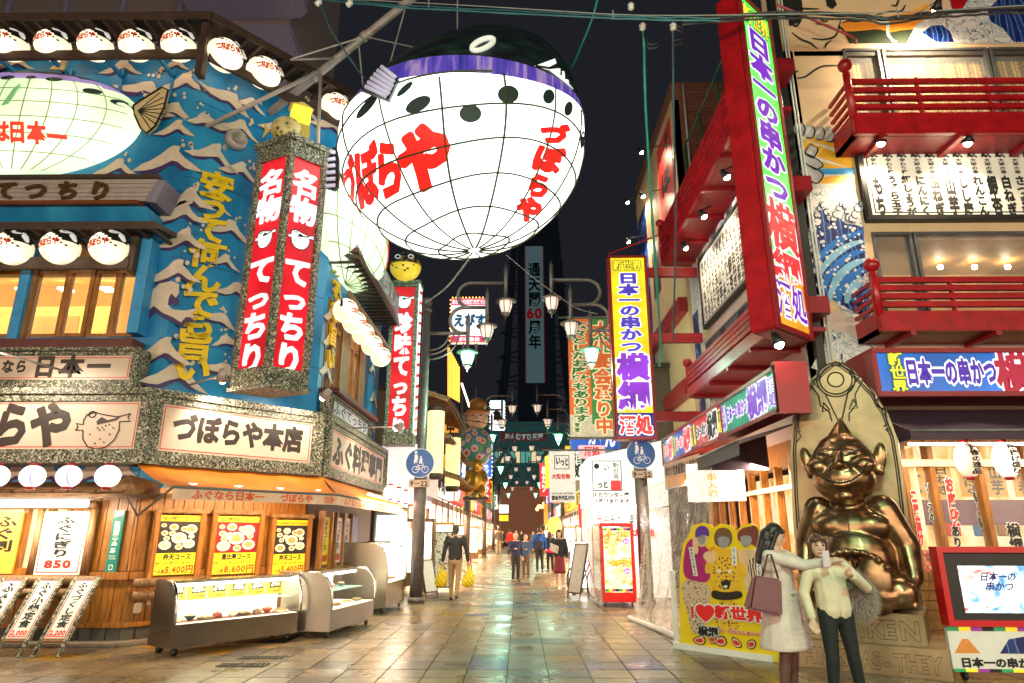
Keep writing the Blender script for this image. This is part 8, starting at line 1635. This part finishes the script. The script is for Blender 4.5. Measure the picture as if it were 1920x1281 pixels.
cpaint([(1322,1060),(1336,1034),(1352,1028),(1372,1030),(1385,1036),(1402,1070),(1400,1082),(1388,1076),(1392,1120),(1334,1118),(1334,1072),(1324,1078)],mat('gold_top_print',(.75,.42,.02),.5),.011,'gold_top'); cpaint([(1340,1045),(1370,1040),(1380,1060),(1388,1100),(1350,1108),(1336,1080)],lep2,.014,'leopard_picture'); cpaint([(1352,1092),(1362,1086),(1372,1090),(1368,1104),(1358,1106)],ink,.017,'leopard_mouth',False); cpaint([(1357,1098),(1366,1097),(1364,1103),(1359,1103)],white,.019,'leopard_teeth'); cpaint([(1346,1067),(1354,1070),(1351,1074),(1346,1072)],white,.018,'leopard_eye',False); cpaint([(1365,1070),(1374,1067),(1372,1073),(1367,1074)],white,.018,'leopard_eye',False)
cpaint([(1334,1104),(1360,1112),(1392,1106),(1394,1124),(1336,1126)],mat('dark_hem_print',(.02,.012,.01),.5),.016,'dark_hem'); cpaint([(1340,1126),(1392,1128),(1386,1180),(1372,1195),(1362,1160),(1354,1190),(1344,1186)],lep2,.010,'leopard_skirt')
cpaint([(1318,1040),(1330,1032),(1345,1034),(1344,1050),(1334,1058),(1324,1052)],skn,.020,'hand'); cpaint([(1384,1034),(1388,1028),(1400,1036),(1400,1050),(1394,1058),(1385,1050)],skn,.020,'hand'); cpaint([(1329,1030),(1340,1024),(1344,1028),(1333,1036)],mat('orange_snack_print',(.7,.25,.03),.5),.023,'snack',False)
cpaint([(1382,1000),(1392,990),(1405,988),(1418,984),(1424,1000),(1420,1030),(1412,1020),(1385,1018)],mat('chestnut_print',(.17,.04,.03),.5),.008,'ponytail'); cpaint([(1389,1004),(1409,1004),(1411,1016),(1404,1026),(1394,1026),(1389,1016)],mat('mirror_face'),.013,'face_hole'); cpaint([(1390,1030),(1420,1030),(1440,1040),(1445,1110),(1398,1120),(1394,1070)],mat('tan_top_print',(.66,.45,.26),.5),.009,'tan_top'); cpaint([(1402,1050),(1415,1044),(1430,1052),(1432,1075),(1418,1090),(1405,1080)],ramp_mat('tiger_print','wave',[(.3,(.02,.01,.01)),(.5,(.65,.2,.03)),(.8,(.7,.6,.5))],.5,(6,6,6),2,4),.013,'tiger_picture')
for q in ([(1300,1196),(1318,1190),(1326,1202),(1318,1212),(1300,1204)],[(1326,1192),(1340,1192),(1344,1204),(1334,1210)],[(1340,1196),(1358,1190),(1366,1206),(1356,1214),(1340,1208)],[(1372,1192),(1388,1200),(1394,1214),(1382,1216),(1373,1206)],[(1402,1200),(1416,1198),(1420,1212),(1408,1220),(1400,1212)]): cpaint(q,ink,.008,'shoe_outline'); c_ = (sum(a for a,b in q) / len(q),sum(b for a,b in q) / len(q)); cpaint([(c_[0] + (a - c_[0]) * .8,c_[1] + (b - c_[1]) * .8) for a,b in q],skn,.012,'foot'); cpaint([(c_[0] + (a - c_[0]) * .6,c_[1] + (b - c_[1]) * .45) for a,b in q],mat('red_strap_print',(.6,.02,.03),.5),.015,'strap')
for (a,b),(c,d),t in (((1293,1026),(1308,1080),'あめちゃんあるよ'),((1373,1026),(1381,1060),'たこやき'),((1417,1028),(1428,1080),'またきてな')):
    p0,p1 = CB.hit(a,b),CB.hit(c,d); m = M(); m.quad(CB.w(p0[0],.024,p0[1]),CB.w(p1[0] - .05,.024,p1[1]),CB.w(p1[0] + .02,.024,p1[1]),CB.w(p0[0] + .07,.024,p0[1])); m.build('white_strip',white,cb)
    m = M(); sl = (p1[0] - .05 - p0[0]) / (p1[1] - p0[1]); m.text(CB,t,p1[0] - .04,p1[0] + .01,p1[1] + .01,p0[1] - .01,.027,.02,vert=True,fn=lambda q,z: CB.w(q + (z - p1[1]) * sl,.027,z)); m.build('strip_lettering',ink,cb)
def CH(u0,v0,u1,v1): a = CB.hit(u0,v0); b = CB.hit(u1,v1); return a[0],b[0],b[1],a[1]
outlined(cb,CB,[('I♥',*CH(1296,1132,1336,1164)),('新世界',*CH(1342,1134,1434,1168))],.028,mat('red_board_letter',(.75,.02,.02),.4,var=0),white,.06,.15); outlined(cb,CB,[('横綱',*CH(1310,1172,1350,1196))],.028,ink,white,.05,.12); outlined(cb,CB,[('へ、いらっしゃ〜い!',*CH(1350,1176,1432,1194))],.028,mat('red_board_letter'),white,.05,.13)
# ================================================================ PEOPLE
skin = mat('skin',(.62,.38,.27),.5,var=.05,bump=.02); skin2 = mat('skin_tan',(.45,.26,.18),.5,var=.05)
def person(label,loc,rz,H,top,bottom,hair,pose=None,sleeve=True,sk=None,near=False,skirt=None,shoes=None,longhair=False,haircol=None,coat=None,legs_bare=False,group=None,face=True,legmat=None):
    s = H / 1.7; J = dict(pel=(0,0,.94),chest=(0,0,1.24),neck=(0,.01,1.42),head=(0,0,1.585),shl=(-.175,.0,1.385),shr=(.175,0,1.385),ell=(-.235,.02,1.12),elr=(.235,.02,1.12),wrl=(-.245,-.05,.87),wrr=(.245,-.05,.87),hil=(-.085,0,.92),hir=(.085,0,.92),knl=(-.095,-.02,.49),knr=(.095,-.02,.49),anl=(-.10,.03,.08),anr=(.10,.03,.08))
    J.update(pose or {}); R_ = Matrix.Rotation(rz,3,'Z'); L0 = Vector(loc)
    w = lambda p: tuple(L0 + R_ @ (Vector(p) * s)); J = {k: Vector(v) for k,v in J.items()}
    C = lambda a,b,r0,r1: ('c',w(a),w(b),r0 * s,r1 * s); E = lambda c,r,q=None: ('e',w(c),tuple(x * s for x in r),R_ @ q if q is not None else R_)
    p = T('person',label,'person',loc,group); vx = .0085 if near else .016; hd = J['head']; sk = sk or skin
    hr = J.get('headrot',None); HR = Matrix.Rotation(J['headturn'].x if 'headturn' in J else 0,3,'Z') @ Matrix.Rotation(J['headturn'].y if 'headturn' in J else 0,3,'X'); h_ = lambda x,y,z: hd + HR @ Vector((x,y,z))
    B = [E(hd,(.074,.092,.108),HR),E(h_(0,-.02,-.055),(.055,.066,.06),HR),C(J['neck'] - Vector((0,0,.06)),hd - Vector((0,-.01,.05)),.052,.048),E(h_(-.074,.01,-.01),(.012,.02,.03),HR),E(h_(.074,.01,-.01),(.012,.02,.03),HR),C(h_(0,-.088,.015),h_(0,-.104,-.022),.010,.015),E(h_(0,-.083,-.058),(.024,.012,.010),HR),E(h_(0,-.072,-.092),(.024,.02,.016),HR)]
    B += [C(J['chest'] + Vector((-.08,0,.06)),J['chest'] + Vector((.08,0,.06)),.10,.10),C(J['chest'],J['pel'],.115,.12),C(J['pel'] + Vector((-.06,0,0)),J['pel'] + Vector((.06,0,0)),.11,.11),C(J['shl'],J['neck'],.05,.05),C(J['shr'],J['neck'],.05,.05)]
    for q in 'lr':
        sg_ = -1 if q == 'l' else 1; sh,el,wr,hi,kn,an = (J[k + q] for k in ('sh','el','wr','hi','kn','an'))
        B += [C(sh,el,.048,.038),C(el,wr,.037,.025),C(hi,kn,.078,.052),C(kn,kn.lerp(an,.3),.052,.055),C(kn.lerp(an,.3),an,.055,.034),C(an + Vector((0,.03,-.03)),an + Vector((sg_ * .01,-.15,-.045)),.035,.028)]
        d = (wr - el).normalized(); hd_ = J.get('hand' + q); d = Vector(hd_).normalized() if hd_ else d; side = d.cross(Vector((0,1,0)) if abs(d.y) < .8 else Vector((0,0,1))).normalized(); nrm = d.cross(side)
        B += [C(wr,wr + d * .07,.026,.034),C(wr + d * .05 - side * .02,wr + d * .075 - side * .024,.018,.018),C(wr + d * .05 + side * .02,wr + d * .075 + side * .024,.018,.018)]
        cur = J.get('curl',Vector((.5,0,0))).x
        for k,ln in enumerate((.066,.075,.07,.055)):
            a = wr + d * .082 + side * (-.030 + .02 * k); b = a + d * ln * .5 + nrm * ln * .15 * cur; c = b + d * ln * .5 * (1 - cur * .6) + nrm * ln * .5 * cur; B += [C(a,b,.0095,.009),C(b,c,.009,.0075)]
        a = wr + d * .03 - side * .03; B += [C(a,a + d * .035 - side * .022,.012,.0105),C(a + d * .035 - side * .022,a + d * .07 - side * .02 + nrm * .01,.0105,.009)]
    bodym = sk
    blob(B,vx * s,2).build('body',bodym,p)
    if face:
        m = M(); [m.ell(w(h_(x,-.083,.012)),(.017 * s,.007 * s,.0075 * s),8,6,R_ @ HR) for x in (-.03,.03)]; [m.cap(w(h_(x - .02,-.087,.035)),w(h_(x + .02,-.087,.037)),.004 * s,.003 * s,5) for x in (-.03,.03)]; m.build('eyes_and_brows',ink,p); m = M(); m.cap(w(h_(-.018,-.091,-.06)),w(h_(.018,-.091,-.06)),.008 * s,.008 * s,6); m.build('lips',mat('lips',(.45,.12,.10),.4),p)
    hm = haircol or mat('black_hair',(.014,.010,.009),.35,var=.3,sc=20,st=(1,1,.1),bump=.3,bs=60)
    if hair:
        HB = [E(h_(0,.018,.028),(.083,.094,.098),HR),E(h_(0,.05,-.02),(.075,.06,.08),HR)]
        if longhair:
            for x in (-.078,.078): HB += [C(h_(x,-.01,.03),h_(x * 1.05,.0,-.12),.024,.026),C(h_(x * 1.05,.0,-.12),h_(x * 1.1,.02,-.26 if longhair != 'bob' else -.15),.03,.018)]
            if longhair != 'bob': HB += [C(h_(0,.07,-.02),h_(0,.08,-.28),.075,.05),C(h_(-.05,.06,-.1),h_(-.05,.07,-.3),.05,.03),C(h_(.05,.06,-.1),h_(.05,.07,-.3),.05,.03)]
            else: HB += [C(h_(0,.05,-.02),h_(0,.06,-.11),.075,.055)]
            HB += [C(h_(-.055,-.07,.065),h_(.055,-.07,.065),.02,.02)]
        blob(HB,.011 * s,1).build('hair',hm,p)
    tm2,ts_ = top; k_ = 1.0
    TB = [C(J['chest'] + Vector((0,0,.04)),J['pel'] + Vector((0,0,.05)),.138,.132),C(J['chest'] + Vector((-.09,0,.07)),J['chest'] + Vector((.09,0,.07)),.118,.118),C(J['chest'] + Vector((-.04,0,.02)),J['pel'] + Vector((-.045,0,.0)),.12,.128),C(J['chest'] + Vector((.04,0,.02)),J['pel'] + Vector((.045,0,.0)),.12,.128),C(J['shl'],J['neck'] + Vector((-.05,0,-.05)),.062,.05),C(J['shr'],J['neck'] + Vector((.05,0,-.05)),.062,.05),C(J['neck'] + Vector((0,.01,-.05)),J['neck'] + Vector((0,.01,-.015)),.066,.062)]
    for q in 'lr': sh,el,wr = J['sh' + q],J['el' + q],J['wr' + q]; TB += [C(sh,el,.064,.054),C(el,el.lerp(wr,.9),.053,.042 if not coat else .052)]
    if coat:
        z0 = coat[0]; cx_ = J['pel']; n = 14
        for i in range(n): t = i / (n - 1); zz = cx_.z + .12 - (cx_.z + .12 - z0) * t; r = .125 + .085 * t; TB += [C(Vector((cx_.x - .07 - .03 * t,cx_.y,zz)),Vector((cx_.x + .07 + .03 * t,cx_.y,zz)),r,r)] if i < n - 1 else []
    g_ = blob(TB,vx * 1.2 * s,3)
    if coat: # cut the hem level
        zc = L0.z + (coat[0] + .02) * s; g_.v = [(a,b,max(c,zc) if c < zc + .3 else c) for a,b,c in g_.v]
    g_.build(ts_,tm2,p)
    if bottom:
        LB = [C(J['pel'] + Vector((-.045,0,.0)),J['pel'] + Vector((.045,0,.0)),.108,.108),C(J['pel'] + Vector((-.05,0.01,-.06)),J['pel'] + Vector((.05,0.01,-.06)),.112,.112)]
        for q in 'lr': hi,kn,an = J['hi' + q],J['kn' + q],J['an' + q]; LB += [C(hi,kn,.098,.070 if not near else .062),C(kn,an + Vector((0,0,.03)),.066,.056 if not near else .046)]
        blob(LB,vx * 1.2 * s,2).build('trousers',bottom,p)
    if skirt:
        m = M(); cx_ = J['pel']; m.lathe(w((cx_.x,cx_.y,skirt[1])),[(x * s,z * s) for x,z in ((.175,0),(.165,.12),(.14,.96 - skirt[1]),(.12,1.0 - skirt[1]))],20,R_,1.1,.85); m.build('skirt',skirt[0],p)
    if legmat:
        LB = []
        for q in 'lr': hi,kn,an = J['hi' + q],J['kn' + q],J['an' + q]; LB += [C(hi,kn,.081,.056),C(kn,kn.lerp(an,.3),.056,.058),C(kn.lerp(an,.3),an,.058,.037),C(an + Vector((0,.03,-.03)),an + Vector((0,-.12,-.045)),.036,.03)]
        blob(LB,vx * 1.1 * s,2).build('stockings',legmat,p)
    SB = []
    for q in 'lr': an = J['an' + q]; sg_ = -1 if q == 'l' else 1; SB += [C(an + Vector((0,.04,-.035)),an + Vector((sg_ * .012,-.16,-.045)),.042,.035)]; 
    SH = blob(SB,.012 * s,1); SH.build('shoes',shoes or mat('dark_shoes',(.02,.015,.012),.4),p)
    return p,J,w,s
def cloth(n,c,**k): return mat(n,c,k.get('r',.8),var=.12,sc=8,bump=.25,bs=12)
# man with yellow bags, walking away
g = G(852,1126); Hm = AY(852,985,g.y).z
p,J,w,s = person('man in dark jacket and khaki trousers walking away carrying two yellow plastic bags',g,math.pi,Hm,(cloth('charcoal_jacket',(.035,.03,.03)),'jacket'),cloth('khaki_cotton',(.36,.24,.12)),True,dict(shl=(-.19,0,1.4),shr=(.19,0,1.4),ell=(-.26,.02,1.13),elr=(.26,.02,1.13),wrl=(-.30,-.03,.87),wrr=(.30,-.03,.87),knl=(-.08,.06,.5),anl=(-.06,.16,.12),knr=(.1,-.1,.5),anr=(.09,-.06,.08)),near=True,haircol=mat('greying_hair',(.06,.05,.045),.5,var=.3),face=False)
for i,sd in enumerate((-1,1)):
    c = Vector(w((sd * .32,-.04,.79))); b = T('plastic_bag','full yellow plastic carrier bag in the walking man\'s %s hand' % ('right' if sd < 0 else 'left'),'bag',c - Vector((0,0,.52)),'yellow carrier bags'); BB_ = [('e',tuple(c + Vector((0,0,-.33))),(.15,.11,.17)),('e',tuple(c + Vector((.04,.02,-.25))),(.10,.09,.14)),('e',tuple(c + Vector((-.05,-.02,-.38))),(.11,.1,.12)),('c',tuple(c + Vector((0,0,-.2))),tuple(c + Vector((0,0,-.03))),.07,.02)]
    k = blob(BB_,.014,1); r_ = random.Random(i); k.v = [(a + .012 * math.sin(c2 * 60 + a * 40),b2 + .012 * math.sin(c2 * 45 + a * 70),c2) for a,b2,c2 in k.v]; k.build('bag_body',mat('yellow_plastic',(.8,.58,.01),.3,var=.1,bump=.4,bs=18),b); m = M(); m.tube([c + Vector((-.03,0,-.06)),c + Vector((-.01,0,.02)),c + Vector((.03,0,-.06))],.012,6); m.build('handle',mat('yellow_plastic'),b)
def at(u,v,v2,**k): g = G(u,v); return g,AY(u,v2,g.y).z
navy = cloth('navy_knit',(.02,.025,.09)); blk_ = cloth('black_cloth',(.015,.015,.018)); cob = cloth('cobalt_jacket',(.01,.09,.42))
g,H = at(967,1091,1000); person('grey-haired man in navy top and dark trousers walking toward the camera',g,.3,H,(navy,'sweater'),cloth('dark_trousers',(.025,.022,.03)),True,dict(wrl=(-.12,-.28,1.15),ell=(-.25,-.05,1.12)),haircol=mat('silver_hair',(.5,.5,.5),.5))
g,H = at(986,1083,1003); person('person in blue denim shirt just behind the grey-haired man',g,-.2,H,(cloth('denim_shirt',(.04,.08,.2)),'shirt'),cloth('brown_trousers',(.10,.06,.05)),True,dict(wrr=(.1,-.3,1.12)),haircol=mat('silver_hair'))
g,H = at(1012,1072,988); p,J,w,s = person('man in cobalt blue jacket with a black shoulder bag, seen from behind',g,math.pi,H,(cob,'jacket'),blk_,True,face=False); bg = T('shoulder_bag','black shoulder bag slung across the cobalt blue jacket','bag',w((.05,.18,.95))); m = M(); m.box(F((w((.0,.22,0))[0] - .18,w((0,.16,0))[1])),0,.32,0,.1,w((0,0,.93))[2],w((0,0,1.15))[2]); m.build('pouch',black,bg,bev=.03); m = M(); m.tube([w((.14,.16,1.1)),w((.12,.15,1.25)),w((-.05,.1,1.42)),w((-.12,.0,1.44))],.015,6); m.build('strap',black,bg)
g,H = at(1032,1071,996); person('long-haired woman in navy jacket and bright pink hem, seen from behind',g,math.pi,H,(cloth('navy_jacket',(.015,.03,.08)),'jacket'),cloth('black_leggings',(.012,.012,.015)),True,longhair=True,skirt=(mat('hot_pink',(.8,.01,.2),.6),.78),haircol=mat('dark_brown_hair',(.05,.018,.012),.4),face=False)
g,H = at(1050,1103,993); p,J,w,s = person('long-haired woman in black jacket and maroon apron facing the camera with a folder',g,-.25,H,(blk_,'jacket'),None,True,dict(wrl=(-.05,-.2,1.12),ell=(-.24,-.02,1.12)),longhair=True,skirt=(cloth('maroon_apron',(.22,.02,.03)),.42),shoes=mat('pale_shoes',(.4,.35,.3),.5)); m = M(); c = Vector(w((-.12,-.22,1.1))); m.hexa([c + Vector(q) for q in ((-.12,0,0),(.1,-.02,-.1),(.1,.02,-.1),(-.12,.04,0),(-.1,0,.2),(.14,-.02,.1),(.14,.02,.1),(-.1,.04,.2))]); tag(m.build('folder',mat('cream_paper',(.65,.5,.38),.6)),'cream folder held by the woman in the maroon apron','folder')
g,H = at(935,1041,990); person('distant man in grey-brown jacket and pale trousers walking away',g,math.pi,H,(cloth('taupe_jacket',(.1,.075,.06)),'jacket'),cloth('beige_trousers',(.3,.25,.2)),True,face=False)
g,H = at(957,1040,992); person('distant person in bright red top and black trousers',g,math.pi,H,(cloth('red_top',(.55,.02,.02)),'jacket'),blk_,True,face=False)
g,H = at(1000,1038,996); person('distant person in grey coat between the two groups of walkers',g,0,H,(cloth('grey_coat',(.12,.12,.13)),'jacket'),blk_,True)
for u_,c_,d_ in ((942,blk_,'black jacket, left of the red-topped walker'),(1018,navy,'navy clothes, right of the cobalt jacket in the distance'),(968,cloth('olive_coat',(.08,.08,.04)),'olive coat, between the distant walkers')):
    g,H = at(u_,1030 + (u_ % 5),995); person('tiny distant walker in ' + d_,g,0,H,(c_,'jacket'),blk_,True,face=False)
g,H = at(978,1030,996); person('farthest small figure in dark clothes near the end of the street',g,0,H,(blk_,'jacket'),blk_,True)
# two women taking a selfie
cr = cloth('cream_coat_wool',(.62,.50,.45)); L1 = Vector((2.46,6.62,0)); wc,J1,w1,s1 = person('woman with long dark hair in cream belted coat holding a phone, bottom right',L1,.75,1.59,(cr,'coat'),None,True,dict(shl=(-.17,.0,1.385),ell=(-.05,-.30,1.30),wrl=(.05,-.50,1.34),elr=(.30,-.2,1.25),wrr=(.22,-.44,1.33),headturn=(.5,.35,0),knl=(-.08,-.02,.49),knr=(.08,-.02,.49)),near=True,longhair=True,coat=(.50,),legmat=mat('sheer_brown_stocking',(.13,.06,.045),.45))
m = M(); m.lathe(w1((0,0,1.03)),[(.155 * s1,-.02),(.158 * s1,.02)],24,Matrix.Rotation(.75,3,'Z'),1.12,.86); m.tube([w1((.06,-.15,1.03)),w1((.07,-.18,.92)),w1((.06,-.19,.74))],.018,6); m.build('belt',cr,wc); dc = cloth('taupe_coat_trim',(.45,.35,.30)); m = M(); m.tube([w1((.075 * math.cos(t),.01 + .07 * math.sin(t),1.435 - .03 * math.sin(t) ** 2 - (.05 if t > 3.6 and t < 5.8 else 0))) for t in [i * .5236 for i in range(12)]],.022,8,True); m.build('collar',dc,wc); m = M(); [m.ell(w1((.03,-.15 - .012 * k,1.3 - .13 * k)),.012,8,6) for k in range(5)]; m.build('button',dc,wc)
L2 = Vector((2.86,6.42,0)); sw = cloth('ivory_sweater',(.66,.56,.40)); wo,J2,w2,s2 = person('woman with brown bob in ivory sweater and black trousers leaning in for a selfie',L2,.05,1.52,(sw,'sweater'),cloth('black_slim_trousers',(.01,.012,.013)),True,dict(chest=(-.03,-.02,1.23),neck=(-.07,-.03,1.41),head=(-.13,-.06,1.555),shl=(-.21,-.02,1.37),shr=(.12,-.02,1.37),elr=(.29,-.12,1.15),wrr=(.06,-.30,1.28),ell=(-.30,.0,1.1),wrl=(-.30,-.12,.86),headturn=(-.15,.05,0),knl=(-.10,-.03,.49),anl=(-.12,.0,.08),knr=(.12,-.02,.49),anr=(.18,.02,.08)),near=True,longhair='bob',haircol=mat('brown_hair',(.07,.025,.012),.35,var=.3,sc=20))
ph = T('phone','pale phone in both women\'s hands held up for a selfie','phone',AY(1548,1060,6.2)); m = M(); c = AY(1549,1048,6.2); fr = F((c.x,c.y),12); m.box(fr,-.035,.035,-.005,.005,c.z - .07,c.z + .07); m.build('case',mat('pale_pink_phone',(.6,.5,.55),.2),ph,bev=.004)
bag = T('tote_bag','maroon leather tote bag on the shoulder of the woman in the cream coat','bag',AY(1436,1155,6.35)); a,b = AY(1412,1080,6.4),AY(1465,1155,6.4); fr = F((a.x,6.38),8); m = M()
P = lambda u,v: (fr.hit(u,v)[0],fr.hit(u,v)[1]); TL_,TR_,BR_,BL_ = P(1412,1078),P(1464,1086),P(1462,1156),P(1398,1142); m.hexa([fr.w(*(BL_[0],.07,BL_[1])),fr.w(BR_[0],.07,BR_[1]),fr.w(BR_[0],-.07,BR_[1]),fr.w(BL_[0],-.07,BL_[1]),fr.w(TL_[0],.03,TL_[1]),fr.w(TR_[0],.03,TR_[1]),fr.w(TR_[0],-.03,TR_[1]),fr.w(TL_[0],-.03,TL_[1])]); m.build('bag_body',mat('maroon_leather',(.10,.012,.022),.35,var=.15,bump=.1),bag,bev=.02)
m = M(); t0,t1,t2 = P(1424,1080),P(1440,1040),P(1454,1084); m.tube([fr.w(t0[0],.05,t0[1]),fr.w(t1[0] - .02,.03,t1[1]),fr.w(t1[0] + .03,.0,t1[1]),fr.w(t2[0],.05,t2[1])],.009,6); m.build('handle',mat('maroon_leather'),bag)
fur = T('fur_bag','shaggy grey-brown fur bag hanging from the arm of the woman in the ivory sweater','bag',AY(1605,1150,6.5)); c = AY(1607,1115,6.45); m = M(); m.tube([AY(1590,1085,6.4),AY(1600,1070,6.35),AY(1612,1092,6.4)],.012,6); m.build('strap',mat('maroon_leather'),fur); fm = mat('grey_fur',(.13,.10,.085),.9,var=.4,sc=20); m = M(); m.ell(c,(.14,.09,.20),20,14,Matrix.Rotation(math.radians(-25),3,'Y')); m.build('bag_body',fm,fur)
m = M(); r_ = random.Random(3); RY = Matrix.Rotation(math.radians(-25),3,'Y')
for i in range(2600):
    u = Vector((r_.gauss(0,1),r_.gauss(0,1),r_.gauss(0,1))).normalized(); q = c + RY @ Vector((u.x * .14,u.y * .09,u.z * .20)); d = (RY @ u + Vector((r_.uniform(-.3,.5),r_.uniform(-.3,.3),-.7))).normalized() * r_.uniform(.04,.085); sd = d.cross(Vector((0,1,0))).normalized() * .0025; m.add([q - sd,q + sd,q + d],[(0,1,2)])
m.build('fur',[mat('pale_fur',(.30,.24,.20),.9,var=.5,sc=40)],fur,kind='stuff')
